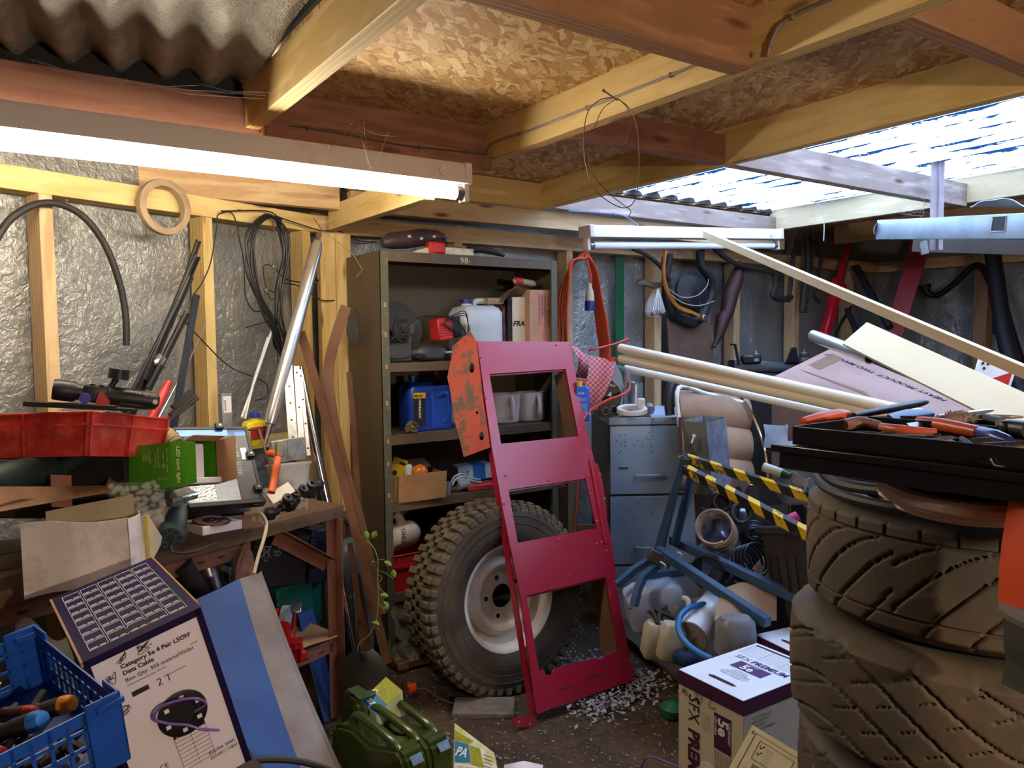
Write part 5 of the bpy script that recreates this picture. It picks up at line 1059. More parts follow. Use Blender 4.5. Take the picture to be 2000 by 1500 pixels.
g = G(); g.text('FRA', XY((-.033, -.0012, .165), (1, 0, 0), (0, 0, 1)), .036, shear=.25, bold=.0012); g.end('printed_lettering', INK, t); g = G(); g.box2((-.058, .0, 0), (-.036, .10, .30)); g.end('dark_side', BLACKM, t)
t = thing('seat_belt_carton', 'stained pink and brown FRONT SEAT BELT carton at the right of the top shelf', 'carton', L(lpx(1048, z, .06) - .052, .045, z) @ RZ(-4)); g = G(); g.box2((0, 0, 0), (.125, .13, .345), bev=.002); g.end('carton_body', plain('#c9a288', .8, 0, '#a87a5c', .4, 6), t)
g = G(); g.box2((.05, -.0012, 0), (.125, 0, .345)); g.end('pink_print', plain('#d99a86', .7, 0, '#c07a66', .35, 7), t)
g = G(); 
for k, (s_, q) in enumerate((('FRONT SEAT BELT', .021), ('CEINTURE DE SECURITE AVANT', .0125), ('VORDERSITZGURTE', .0125), ('CINTURON DE SEGURIDAD', .0125))): g.text(s_, XY((.104 - k * .017, -.002, .325), (0, 0, -1), (1, 0, 0)), q, bold=.0003)
g.end('printed_lettering', plain('#5a4a70', .6), t)
g = G(); g.sheet(lambda u, v: V((-.10 + .20 * u, .12 * v, .36 - .05 * (1 - u) + .03 * sin(u * 5 + v * 3) - .09 * max(0, .45 - u))), 12, 8, .003); g.jig(.012, 14); tag(g.end('brown_paper', plain('#7a6448', .85, 0, '#4c3c2a', .5, 9), M=L(lpx(1005, z, .12), .08, z)), 'crumpled brown paper over the cartons on the top shelf', 'paper')
t = thing('glue_tube', 'pale tube with a red label lying on top of the cartons', 'tube', L(lpx(1022, z, .1), .08, z + .385) @ RY(6)); g = G(); g.tube([(-.07, 0, 0), (-.06, 0, .0), (.05, 0, .0), (.065, 0, -.004)], [.006, .017, .016, .008], 12); g.end('tube_body', plain('#b8a888', .4), t); g = G(); g.tube([(-.068, 0, .001), (-.06, 0, .001), (-.02, 0, .001)], [.008, .0176, .0176], 14); g.end('red_label', plain('#c8342a', .4), t)
# shelf 2 (z=1.02)
z = SHZ[1]
t = jerry('oil_can', 'blue plastic oil can with dark and yellow label on the middle shelf', 'oil can', L(lpx(829, z, .15), .15, z), .23, .14, .23, plain('#1c3f9c', .3, 0, '#16327c', .2), plain('#1c3f9c', .3), neck=(-.28, 0), handle=False, r=.03)
g = G(); g.tube(smooth_path([(.03, -.07, .16), (.075, -.075, .17), (.082, -.075, .08), (.06, -.07, .03)], 5), .010, 8); g.box((.0, -.067, .10), (.006, .008, .16), bev=.002); g.box2((.0, -.072, .015), (.09, -.0705, .185)); g.end('handle', plain('#2450b4', .3), t)
g = G(); g.box((-.068, -.0715, .10), (.06, .002, .15), M=Matrix()); g.end('label', plain('#1c1c20', .5), t); g = G(); g.box((-.068, -.074, .168), (.062, .002, .026)); g.end('yellow_band', plain('#d8b020', .5), t)
g = G(); g.text('Mobil', XY((-.096, -.0755, .161), (1, 0, 0), (0, 0, 1)), .020, bold=.0005); g.end('printed_name', INK, t); g = G(); g.text('HYDRAULIC', XY((-.072, -.0733, .15), (0, 0, -1), (1, 0, 0)), .016, bold=.0004); g.end('printed_lettering', INKW, t)
g = G(); rr = random.Random(6)
for k in range(14):
    a = rr.uniform(0, 6); r_ = rr.uniform(0, .035); c = V((r_ * cos(a), r_ * sin(a) * .6, rr.uniform(.01, .045))); d = V((rr.uniform(-1, 1), rr.uniform(-1, 1), rr.uniform(-.3, .8))).normalized() * .018; g.tube([c - d, c + d], rr.uniform(.006, .010), 8)
tag(g.end('scrap_fittings', plain('#6f5a44', .7, .2, '#4a3c2e', .4), M=L(lpx(788, z), .06, z)), 'small heap of brown metal fittings beside the blue oil can', 'fittings', kind='stuff')
bx('white_pot', 'white plastic pot behind the blue oil can', 'pot', L(lpx(878, z, .2), .2, z), (-.035, -.03, 0), (.05, .05, .17), milky('#c8c8be', '#8c8878', .3), .02)
for px, lab in ((983, 'cloudy plastic container standing left in the frame opening'), (1035, 'cloudy plastic container standing right in the frame opening')):
    x = lpx(px, z, .12); t = thing('fluid_container', lab, 'container', L(x, .13, z)); g = G(); loft(g, [(0, rrect(.13, .10, .04)), (.01, rrect(.155, .12, .045)), (.12, rrect(.165, .13, .04)), (.15, rrect(.165, .13, .03)), (.152, rrect(.15, .115, .03)), (.06, rrect(.14, .10, .03))]); g.end('body', milky('#b8b4b0', '#8c8884', .35), t)
    g = G(); g.tube(smooth_path([(.01, -.066, .03), (.0, -.085, .05), (.0, -.088, .10), (.005, -.07, .135)], 4), .011, 8); g.end('handle', milky('#c4c0bc', '#8c8884', .3), t)
# shelf 3 (z=.72)
z = SHZ[2]; KRAFT = plain('#b98a58', .8, 0, '#96683c', .35, 6)
x = lpx(800, z, .02); t = thing('open_carton', 'open kraft carton with folded flaps on the third shelf', 'carton', L(x - .115, .0, z) @ RZ(-3)); g = G(); g.box2((0, .02, .0), (.27, .022, .115)); g.box2((0, .02, 0), (.002, .22, .115)); g.box2((.268, .02, 0), (.27, .22, .115)); g.box2((0, .218, 0), (.27, .22, .115)); g.box2((0, .02, 0), (.27, .22, .002)); g.end('carton_body', plain('#a07448', .85, 0, '#5c3c20', .5, 50), t)
g = G(); g.box2((.035, -.004, .0), (.27, .0, .125), M=RX(6)); g.end('front_flap', KRAFT, t); g = G(); g.box2((.10, 0, 0), (.275, .09, .002), M=T(0, .16, .12) @ RX(18)); g.end('rear_flap', KRAFT, t)
for k, xx in enumerate((.0,)): pass
t = thing('bulb_carton', 'small yellow bulb carton sticking out of the kraft carton', 'carton', L(x - .055, .10, z + .10) @ RY(22) @ RZ(-8)); g = G(); g.box2((-.035, -.03, 0), (.035, .03, .09), bev=.001); g.end('carton_body', plain('#d8a818', .5), t); g = G(); g.cyl(.012, .0, .0012, XY((-.01, -.031, .02), (1, 0, 0), (0, 0, 1)), 18); g.box((.012, -.031, .07), (.03, .001, .012)); g.end('printed_mark', INK, t)
g = G(); g.lathe([(0, .0), (.036, .0), (.038, .01), (.034, .03), (.018, .045), (0, .05)], 24); tag(g.end('amber_lens', plain('#c8641a', .15, 0, '#e8963a', .4, 30), M=L(x + .06, .06, z + .105) @ RX(25)), 'round amber lamp lens in the kraft carton', 'lamp lens')
g = G(); g.lathe([(0, 0), (.022, 0), (.022, .04), (.014, .05), (0, .05)], 16); tag(g.end('lamp_bulb', milky('#e0e0da'), M=L(x + .01, .08, z + .105)), 'white lamp body beside the amber lens', 'bulb')
t = thing('oil_filter_carton', 'blue and white carton on the third shelf', 'carton', L(lpx(925, z, .16), .16, z + .03) @ RZ(-10) @ RY(-3)); g = G(); g.box2((-.10, -.03, .0), (.08, .06, .075), bev=.002); g.end('carton_body', plain('#c8ccd0', .5, 0, '#a8acb0', .3), t); g = G(); g.box2((-.02, -.0315, .0), (.045, -.0305, .075)); g.box2((-.02, -.03, .075), (.045, .06, .0765)); g.end('blue_print', plain('#1f6fb8', .4), t); g = G(); g.text('INT', XY((-.085, -.032, .03), (1, 0, 0), (0, 0, 1)), .026, shear=.2, bold=.0004); g.end('printed_lettering', INK, t)
for k in range(2): rod('pale_tubing', ('pale grey tubing curling in front of the blue carton', 'second pale tubing curling under the first')[k], 'tubing', [V((LX + lpx(px, z, .05), YL + .05 - .01 * k, z + h - .012 * k)) for px, h in ((878, .05), (884, .075), (900, .085), (915, .06), (935, .045))], .005, plain('#a8b4b8', .4), 8, 5)
for px, r_ in ((868, .028), (893, .024)):
    g = G(); g.lathe([(0, 0), (r_ * .8, 0), (r_, .055), (r_ * .93, .055), (r_ * .75, .004), (0, .004)], 18, RY(80 if px > 880 else 0)); tag(g.end('plastic_cup', clear('#aab0b4', .2, .55, name='clear_cup'), M=L(lpx(px, z, .03), .035, z + (.002 if px < 880 else .03))), ('clear plastic cup standing by the kraft carton', 'clear plastic cup lying on its side')[px > 880], 'cup')
bx('parts_tray', 'low red parts box at the front of the third shelf', 'tray', L(lpx(930, z, .05), .04, z) @ RZ(-3), (-.07, -.03, 0), (.09, .05, .03), RED, .004)
g = G(); rr = random.Random(2)
for k in range(7): a = V((rr.uniform(-.04, .04), rr.uniform(-.02, .02), .005)); g.tube([a, a + V((rr.uniform(-.03, .04), 0, rr.uniform(.02, .07)))], .004, 6)
tag(g.end('metal_clips', STEEL, M=L(lpx(1028, SHZ[2], .1), .1, SHZ[2] + .06)), 'bright metal clips seen through the frame opening', 'clips', kind='stuff')
bx('small_tin', 'small brown tin under the metal clips', 'tin', L(lpx(1030, SHZ[2], .1), .1, SHZ[2]), (-.06, -.03, 0), (.05, .04, .06), IRON, .005)
# shelf 4 (z=.31)
z = SHZ[3]
Mc_ = L(.02, .0, z); crate('parts_crate', 'red plastic crate on the lowest shelf behind the wheel', Mc_, .34, .33, .17, plain('#b52428', .38, 0, '#9a1c20', .3))
t = thing('lamp_bowl', 'dirty white plastic lamp bowl resting on the red crate', 'lamp bowl', L(.085, .08, z + .18)); g = G(); g.lathe([(0, -.075), (.055, -.07), (.062, -.04), (.062, .03), (.055, .06), (.03, .085), (0, .09)], 26, T(.03, 0, .06) @ RY(80)); g.tube([(.03, 0, .10), (.015, -.01, .15), (-.01, -.01, .17)], [.028, .02, .022], 12); g.end('bowl', plain('#c9beb0', .5, 0, '#97836c', .45, 7), t); g = G(); g.text('ECHO', T(.02, -.064, .03) @ RX(90) @ RZ(90), .028, bold=.0008); g.end('printed_lettering', plain('#5a4a3c', .6), t)
g = G(); g.sheet(lambda u, v: V((-.12 + .36 * u, .2 * v, .14 * (1 - abs(2 * u - 1)) + .03 * sin(u * 9 + v * 6))), 18, 10); g.jig(.01, 12); tag(g.end('bin_liner', plain('#121214', .3), M=L(.28, .08, z + .17)), 'black plastic sack heaped on the lowest shelf', 'sack')
g = G(); g.sheet(lambda u, v: V((.14 * (u - .5), -.02 * sin(pi * u), .26 * v)) + V((.008 * sin(v * 21 + u * 5), .015 * sin(u * 11 + v * 9), 0)), 14, 22); g.jig(.008, 25); tag(g.end('plastic_wrap', clear('#cfc8bc', .08, .35, .6, name='wrap_film'), M=T(LX + .07, YL - .07, .03)), 'crumpled clear plastic standing left of the wheel', 'plastic wrap', kind='stuff')
bx('wooden_block', 'rough wooden block under the crumpled plastic', 'block', T(LX + .09, YL - .05, 0), (-.09, -.05, 0), (.12, .04, .035), OLDW, .004)
# ================================================================== 4x4 WHEEL
from mathutils.geometry import tessellate_polygon
def plate(g, loops, z0, z1, M=None):
    """flat sheet with holes; loops[0] is the outline"""
    M = M or Matrix(); pts = [V((x, y, 0)) for lp in loops for x, y in lp]; tri = tessellate_polygon([[V((x, y, 0)) for x, y in lp] for lp in loops])
    lo = [g.bm.verts.new(M @ V((p.x, p.y, z0))) for p in pts]; hi = [g.bm.verts.new(M @ V((p.x, p.y, z1))) for p in pts]
    for a, b, c in tri: g._f([lo[a], lo[b], lo[c]]); g._f([hi[c], hi[b], hi[a]])
    k = 0
    for lp in loops:
        n = len(lp)
        for i in range(n): a, b = k + i, k + (i + 1) % n; g._f([lo[a], lo[b], hi[b], hi[a]])
        k += n
    return g
Pc = at(973, 1161, 3.26); nW = V((0.03, -1, .10)).normalized(); MW = XY(Pc, V((1, 0, 0)), V((0, 0, 1)));
MW = XY(Pc - V((0, 0, .0)), V((0, 0, 1)).cross(nW), nW.cross(V((0, 0, 1)).cross(nW))); RT_ = .403
t = thing('vehicle_wheel', 'muddy chunky off-road tyre on a white steel rim leaning against the locker', 'wheel', MW)
MUD = plain('#6b5e48', .85, 0, '#41382c', .5, 9, .4, 50); TYB = plain('#453d33', .95, 0, '#63574a', .45, 6, .2, 60, .2)
k_ = RT_ / .395
tp = [(.218, .085), (.235, .098), (.255, .104), (.285, .109), (.29, .107), (.325, .108), (.345, .104), (.352, .101)]
g = G(); g.mi(TYB); g.lathe([(r * k_, z) for r, z in tp], 120); [g.lathe([(r * k_, z), ((r + .002) * k_, z + .002), ((r + .004) * k_, z)], 120) for r, z in ((.262, .105), (.300, .1075), (.330, .1075))]; g.lathe([(r * k_, -z) for r, z in tp], 120)
g.mi(MUD); g.lathe([(r * k_, z) for r, z in ((.352, .101), (.368, .094), (.374, .08), (.376, .0), (.374, -.08), (.368, -.094), (.352, -.101))], 120)
o = g.end('tyre', TYB, t)
g = G(); nL = 52
for k in range(nL):
    a = 360 * k / nL; Mr = RZ(a) @ T(0, 0, 0)
    for s in (1, -1):
        b = a + (180 / nL if s < 0 else 0); Mr = RZ(b)
        g.box((.383 * k_, 0, s * .062), (.022, .029, .054), M=Mr @ Matrix.Shear('XZ', 4, (0, 0)) , bev=.004); g.box((.366 * k_, .0, s * .096), (.030, .028, .016), M=Mr, bev=.003)
        g.box((.384 * k_, .012, s * .018), (.020, .026, .036), M=RZ(b + 2.5) @ T(0, 0, 0), bev=.003)
g.jig(.0025, 22); tag(g.end('tread_blocks', MUD, t), kind='stuff')
RIMW = plain('#eae0d0', .42, 0, '#a8875c', .32, 7)
g = G(); g.lathe([(.205, -.09), (.21, -.085), (.20, -.05), (.165, -.03), (.165, .01), (.195, .035), (.198, .06), (.204, .078), (.216, .086), (.224, .088), (.226, .082), (.214, .076)], 72); g.end('rim', RIMW, t)
g = G(); g.lathe([(.167, -.012), (.164, .02), (.150, .045), (.138, .052), (.126, .048), (.118, .034), (.110, .030), (.06, .030), (.0505, .030), (.049, .022)], 72); g.end('disc', plain('#e8dfd2', .4, 0, '#b89a70', .3, 8), t)
for k in range(5):
    a = radians(k * 72 + 34); P = (.083 * cos(a), .083 * sin(a)); g = G(); g.lathe([(.010, .031), (.0165, .0315), (.0175, .0305)], 18, T(*P, 0)); g.mi(None); g.end('stud_seat', RIMW, t); g = G(); g.cyl(.0105, .029, .0312, T(*P, 0)); g.end('stud_hole', BLACKM, t)
# ================================================================== RED FRAME
FO = at(1047, 1398, 2.90); FX = at(1238, 1330, 3.21); FT = at(931, 667, 3.42); MF = XF(FO, FX - FO, FT - FO); IF = MF.inverted(); nF = MF.col[1].to_3d()
def fp(px, py): p = IF @ hit(px, py, FO, nF); return (p.x, p.z)
FR = N('magenta_red_paint'); vv = FR.coord(rnd=False); n1 = FR.noise(vv, 26, 6, .8); n2 = FR.noise(FR.coord((1.2, 1, 9), rnd=False), 9, 5, .75); c_ = FR.mix(FR.ramp(n1, [(.66, B(0)), (.70, B(1))]), srgb('#a31c34'), srgb('#b98a90')); c_ = FR.mix(FR.ramp(n2, [(.68, B(0)), (.72, B(.7))]), c_, srgb('#7c1a26')); FR.base(c_).set(.26, .05)
t = thing('vehicle_bulkhead', 'tall red painted ladder-like vehicle panel with three openings leaning on the wheel', 'vehicle panel', MF); MZ = XY((0, 0, 0), (1, 0, 0), (0, 0, 1))
outer = [fp(*q) for q in ((931, 667), (1111, 668), (1140, 821), (1160, 900), (1192, 1050), (1210, 1183), (1238, 1328), (1067, 1387), (1055, 1394), (1047, 1393), (1015, 1160), (983, 1005), (960, 876))]
h1 = [fp(*q) for q in ((955, 731), (1104, 721), (1129, 854), (978, 869))]; h2 = [fp(*q) for q in ((992, 957), (1143, 935), (1165, 1034), (1011, 1063))]
h3 = [fp(*q) for q in ((1027, 1164), (1182, 1127), (1208, 1272), (1185, 1278), (1175, 1289), (1162, 1285), (1083, 1305), (1077, 1318), (1065, 1318), (1060, 1307), (1052, 1310))]
g = G(); plate(g, [outer, h1, h2, h3], -.004, .004, MZ); g.end('face_panel', FR.m, t, smooth=0)
BRN = plain('#6a4a32', .8, 0, '#7d5a3c', .3, 5)
def ret(name, a, b, dep, m, g=None):
    (x0, z0), (x1, z1) = fp(*a), fp(*b); g = G(); g.quad((x0, .004, z0), (x1, .004, z1), (x1 - .0, dep, z1), (x0 - .0, dep, z0)); g.quad((x0 - .004, .004, z0), (x0 - .004, dep, z0), (x1 - .004, dep, z1), (x1 - .004, .004, z1)); g.quad((x0, dep, z0), (x1, dep, z1), (x1 - .004, dep, z1), (x0 - .004, dep, z0)); return g.end(name, m, t, smooth=0)
ret('return_flange', (1111, 668), (1238, 1328), .05, FR.m); ret('return_flange', (931, 667), (1047, 1393), .04, FR.m)
ret('inner_board', (1104, 721), (1129, 854), .085, BRN); ret('inner_board', (1182, 1127), (1208, 1272), .10, BRN)
for a, b in (((955, 731), (1104, 721)), ((978, 869), (1129, 854)), ((992, 957), (1143, 935)), ((1011, 1063), (1165, 1034)), ((1027, 1164), (1182, 1127))):
    (x0, z0), (x1, z1) = fp(*a), fp(*b); g = G(); g.tube([(x0, .012, z0), (x1, .012, z1)], .009, 4); g.end('stiffening_lip', FR.m, t, smooth=0)
sf_ = [fp(*q) for q in ((1146, 899), (1168, 905), (1177, 935), (1187, 1002), (1186, 1012), (1191, 1062), (1174, 1066))]; g = G(); plate(g, [sf_], -.014, -.004, MZ); (x0, z0), (x1, z1) = fp(1151, 900), fp(1180, 1062); g.tube([(x0, -.006, z0), (x1, -.006, z1)], .008, 4); g.end('side_strip', plain('#b41c24', .3, 0, '#8a1418', .3), t, smooth=0)
tb = [fp(*q) for q in ((1003, 1402), (1022, 1399), (1050, 1392), (1050, 1424), (1007, 1418))]; g = G(); plate(g, [tb], -.012, -.006, MZ); g.end('foot_tab', plain('#8f1620', .35), t, smooth=0)
g = G(); 
for q in ((947, 778), (983, 985), (1021, 1000), (1148, 890), (1149, 930), (1152, 966), (1164, 1019), (1174, 1060), (1165, 1063), (1184, 1076), (1092, 1054), (1070, 938), (1013, 1411), (1034, 1416), (1227, 1292), (986, 930), (937, 700), (1085, 675), (1168, 928), (1177, 976)):
    x, z = fp(*q); g.lathe([(.0035, 0), (.006, .0), (.006, .002), (.0035, .003)], 12, XY((x, -.0045 if q[0] < 1166 or q[1] > 1010 else -.0145, z), (1, 0, 0), (0, 0, 1)))
g.end('rivets', plain('#c86a70', .4, .3), t)
g = G()
for q in ((1070, 938), (947, 778), (1013, 1411), (1034, 1416)): x, z = fp(*q); g.cyl(.0045, 0, .001, XY((x, -.0055 if q[1] < 1400 else -.0125, z), (1, 0, 0), (0, 0, 1)))
for q in ((1160, 1378 - 58), (1150, 1326), (1170, 1318), (1110, 1342), (1100, 1345), (1125, 1352)): x, z = fp(*q); g.box((x, -.0046, z), (.05, .0008, .004), M=None)
g.end('scratches', plain('#3c2a2c', .7), t)
# rusty orange side plate
RU = N('rusty_orange_paint'); vv = RU.coord(rnd=False); n1 = RU.noise(vv, 9, 6, .7); n2 = RU.noise(vv, 40, 4, .8); c_ = RU.ramp(n1, [(.35, srgb('#b03222')), (.5, srgb('#b8452a')), (.56, srgb('#6a4a34')), (.7, srgb('#4e4234'))]); RU.base(RU.mix(RU.ramp(n2, [(.60, B(0)), (.66, B(.9))]), c_, srgb('#4a3626'))).set(.6)
pd = (MF.col[1].to_3d() * .72 - MF.col[0].to_3d() * .70).normalized(); A0 = hit(925, 660, FO, nF); B0 = hit(960, 876, FO, nF); pn = pd.cross(B0 - A0).normalized()
MP = XF(A0, pd, B0 - A0); IP = MP.inverted(); pp = lambda x, y: (lambda p: (p.x, p.z))(IP @ hit(x, y, A0, pn))
lp = [pp(*q) for q in ((931, 668), (919, 647), (884, 677), (882, 700), (874, 737), (879, 760), (890, 829), (900, 866), (906, 893), (958, 874), (945, 790))]
def circ(c, rx, ry, n=16): return [pp(c[0] + rx * cos(2 * pi * k / n), c[1] + ry * sin(2 * pi * k / n)) for k in range(n)]
g = G(); plate(g, [lp, circ((922, 719), 5, 10), circ((941, 852), 4.5, 8.5), circ((932, 806), 2.5, 3)], -.003, .003, XY((0, 0, 0), (1, 0, 0), (0, 0, 1))); g.end('rusty_side_plate', RU.m, t, MF.inverted() @ MP, smooth=0)
# ================================================================== FILING CABINET
O, e = boxfit((1190, 832), [(1325, 826), (1205, 1220), (1143, 812)], 3.8); xd = V((e[0].x, e[0].y, 0)).normalized(); MC = XF((O.x, O.y, 0), xd); CW, CD, CH = .46, .60, 1.052
BG = plain('#9db2c6', .38, .0, '#8a9fb4', .25, 3, 0); t = thing('filing_cabinet', 'pale blue grey three-drawer steel filing cabinet', 'filing cabinet', MC)
g = G(); g.box2((0, .02, 0), (CW, CD, CH - .04), bev=.002); g.end('carcass', plain('#6f6c5e', .5, 0, '#5d594c', .4, 5), t); g = G(); g.box2((-.003, -.003, CH - .038), (CW + .003, CD, CH), bev=.003); g.end('top_panel', BG, t)
zz = [(.02, .300), (.312, .655), (.667, 1.008)]
for i, (a, b) in enumerate(zz):
    g = G(); g.box2((.004, 0, a), (CW - .004, .02, b), bev=.002); d = g.end('drawer', BG, t); g = G(); z = a + .07 + .01 * i
    g.box2((.13, -.026, z), (.27, -.020, z + .012), bev=.002); g.box2((.13, -.022, z), (.14, 0, z + .012)); g.box2((.26, -.022, z), (.27, 0, z + .012)); g.end('handle', plain('#b8c4ce', .3, .4), d)
    g = G(); [g.cyl(.003, 0, .0012, XY((random.Random(i * 50 + k).uniform(.03, .22), -.0008, random.Random(i * 90 + k).uniform(b - .14, b - .02)), (1, 0, 0), (0, 0, 1)), 7) for k in range(22 if i == 2 else 8)]; g.end('paint_chips', plain('#3c3a3c', .7), d)
g = G(); g.box((.07, -.001, .80), (.05, .003, .012), M=None, bev=.001); g.end('label_slot', STEEL, t)
ZC = CH
def cz(px, py): return onZ(px, py, ZC)
# things on the cabinet
PT = N('red_lattice_print'); vv = PT.coord((1, 1, 1), rnd=False); mp = PT.n('Mapping'); mp.inputs['Rotation'].default_value = (0, .785, 0); PT.l(vv, mp.inputs[0]); sx_ = PT.n('SeparateXYZ'); PT.l(mp.outputs[0], sx_.inputs[0])
def _tri(i): m = PT.n('Math', _operation='PINGPONG'); PT.l(sx_.outputs[i], m.inputs[0]); m.inputs[1].default_value = .009; return m.outputs[0]
mm = PT.n('Math', _operation='MINIMUM'); PT.l(_tri(0), mm.inputs[0]); PT.l(_tri(2), mm.inputs[1]); m2 = PT.n('Math', _operation='MULTIPLY'); PT.l(mm.outputs[0], m2.inputs[0]); m2.inputs[1].default_value = 110
PT.base(PT.ramp(m2.outputs[0], [(.0, srgb('#8c1c2c')), (.22, srgb('#9c2c38')), (.3, srgb('#d08c88')), (.75, srgb('#c87a78')), (.85, srgb('#a03440'))])).set(.5)
Mp = XF(at(1135, 800, 3.72), RH); g = G()
def pq(q, d): return [at(x, y, d + dd) for (x, y, dd) in q]
a, b, c, d = pq(((1152, 694, .1), (1206, 706, .1), (1172, 800, 0), (1128, 808, 0)), 3.72); IM = Mp.inverted()
g.sheet(lambda u, v: IM @ (a.lerp(b, u).lerp(d.lerp(c, u), v) + V((.012 * sin(u * 5), -.015 * sin(v * 4), 0))), 12, 12, .0015); tag(g.end('patterned_packet', PT.m, M=Mp), 'folded red lattice-patterned paper packet on the filing cabinet', 'packet')
a1, b1, c1, d1 = pq(((1114, 674, .1), (1150, 692, .12), (1142, 740, .1), (1122, 735, .1)), 3.85); g = G(); g.sheet(lambda u, v: IM @ (a1.lerp(b1, u).lerp(d1.lerp(c1, u), v) + V((.012 * sin(u * 6 + v * 3), -.03 * sin(v * 3), 0))), 12, 12, .0015); tag(g.end('patterned_bag', PT.m, M=Mp), 'crumpled red patterned paper bag behind the frame top', 'bag')
P = at(1137, 806, 3.66); P.z = ZC; t = thing('brake_fluid_can', 'small blue can with yellow cap and 200 on its side', 'can', XF(P, RH)); g = G(); loft(g, [(0, rrect(.066, .05, .012)), (.155, rrect(.066, .05, .012)), (.165, rrect(.05, .036, .012))], cap1=True); g.end('body', plain('#1450b4', .35, 0, '#1c68c8', .3), t); g = G(); g.cyl(.013, .165, .19, T(-.012, 0, 0), 16); g.end('cap', plain('#dcc430', .4), t)
F_ = lambda x, z: XY((x, -.0262, z), (1, 0, 0), (0, 0, 1)); g = G(); g.text('ATE', F_(-.02, .128), .016); g.text('Original\nBremsfluessigkeit\nLiquide de freins', F_(-.03, .112), .0065); g.text('DOT 4', F_(-.01, .03), .016, bold=.0004); g.end('printed_lettering', INKW, t); g = G(); g.text('200', F_(-.022, .065), .028, bold=.0008); g.end('printed_number', plain('#3cb4d8', .5), t)
P = at(1186, 800, 3.85); P.z = ZC; t = thing('fluid_bottle', 'grey bottle with black label reading Clutch Fluid 4', 'bottle', XF(P, RH) @ RY(4)); g = G()
loft(g, [(0, rrect(.135, .07, .02)), (.15, rrect(.145, .075, .02)), (.22, rrect(.11, .065, .02)), (.262, rrect(.06, .05, .015)), (.272, rrect(.045, .045, .015))], cap1=True); g.tube(smooth_path([(.035, 0, .255), (.075, 0, .235), (.082, 0, .20), (.078, 0, .16)], 4), .012, 8); g.end('body', plain('#8d939c', .35, 0, '#7b8189', .2), t)
g = G(); g.cyl(.026, .27, .30, None, 20); g.end('cap', plain('#c83420', .4), t); g = G(); g.prism([(-.055, .01), (.045, .01), (.06, .10), (.045, .15), (.0, .19), (-.055, .19)], 0, .002, XY((0, -.0375, 0), (1, 0, 0), (0, 0, 1))); g.end('label', plain('#17181c', .4), t)
F_ = lambda x, z: XY((x, -.0412, z), (1, 0, 0), (0, 0, 1)); g = G(); g.text('Clutch Fluid', F_(-.045, .155), .014, bold=.0003); g.text('4', F_(-.01, .10), .038, bold=.001); g.tube([F_(.025, .04) @ V((.02 * cos(a * .5), .02 * sin(a * .5), 0)) for a in range(13)], .0006, 4, True); g.tube([F_(-.015, .03) @ V((.018 * cos(a * .5), .018 * sin(a * .5), 0)) for a in range(13)], .0006, 4, True); g.end('printed_lettering', INKW, t)
P = at(1240, 778, 4.1); P.z = ZC; g = G(); g.lathe([(.042 + .002 * (k % 2), .012 * k) for k in range(14)], 24); tag(g.end('foil_duct', plain('#c4ccd8', .25, .8, '#98a0ac', .4, 30), M=T(*P)), 'short upright silver foil duct on the filing cabinet', 'duct')
P = at(1234, 790, 3.75); g = G(); g.lathe([(.052, 0), (.075, 0), (.075, .022), (.070, .026), (.052, .022), (.052, 0)], 36, SCL(1, .62, 1)); g.box((.045, .02, .035), (.04, .02, .06), bev=.006); tag(g.end('pipe_bracket', WHITE, M=T(P.x, P.y, ZC + .03) @ RZ(-35) @ RX(18)), 'white oval plastic bracket lying on the filing cabinet', 'bracket')
for k, (x, y, r_) in enumerate(((1200, 806, .062), (1226, 803, .05))):
    P = cz(x, y); g = G(); g.lathe([(0, .038), (r_ * .45, .036), (r_ * .6, .026), (r_ * .8, .02), (r_, .004), (r_ * 1.02, 0), (r_ * .7, .0)], 28, RZ(-30) @ RX(8) @ SCL(1.15, .75, 1)); tag(g.end('rubber_boot', plain('#23262e', .4, 0, '#3a3d46', .3), M=T(*P)), ('black ribbed rubber boot at the front of the filing cabinet', 'smaller black rubber boot beside the first')[k], 'rubber boot')
g = G(); g.lathe([(0, 0), (.02, .0), (.03, .02), (.028, .04), (.012, .055), (0, .058)], 18); tag(g.end('glass_knob', plain('#6a6468', .3), M=T(*cz(1268, 808))), 'dull round grey knob at the right of the filing cabinet top', 'knob')
g = G(); g.sheet(lambda u, v: V((.26 * u, .12 * v, .004 + .006 * sin(u * 12 + v * 5))), 12, 5, .002); tag(g.end('dirty_rag', plain('#3a3230', .9, 0, '#5a4a44', .4), M=T(*cz(1170, 816)) @ RZ(-32)), 'dark dirty cloth under the rubber boots', 'cloth')
ORC = plain('#c8461e', .45, 0, '#a83818', .3); g = G()
for k in range(8):
    r_ = random.Random(20 + k); j = lambda s: r_.uniform(-s, s); s_ = (k - 3.5) / 3.5
    ps = [onY(x, y, 3.44 - .012 * k) for x, y in ((1141 + j(3), 494 + k * 1.5), (1120 - 4 * s_ + j(2), 512), (1102 + 8 * s_, 560 + j(4)), (1095 + 12 * s_, 620), (1096 + 14 * s_ + j(3), 680), (1112, 735 + j(5)), (1150, 745 + j(5)), (1180 + 8 * s_, 700), (1176 + 10 * s_, 640), (1167 + 8 * s_, 580), (1160 + 6 * s_, 530 + j(3)), (1150 + j(2), 502))]
    g.tube(smooth_path(ps, 5, True), .0062, 7, True)
t = thing('extension_cable', 'coil of orange extension cable with blue plug hung on the back wall', 'cable'); g.end('cable_coil', ORC, t)
g = G(); g.tube(smooth_path([onY(1143, 497, 3.36), onY(1152, 530, 3.36), onY(1155, 548, 3.36), onY(1154, 560, 3.36)], 4), .006, 8); g.end('cable_tail', ORC, t)
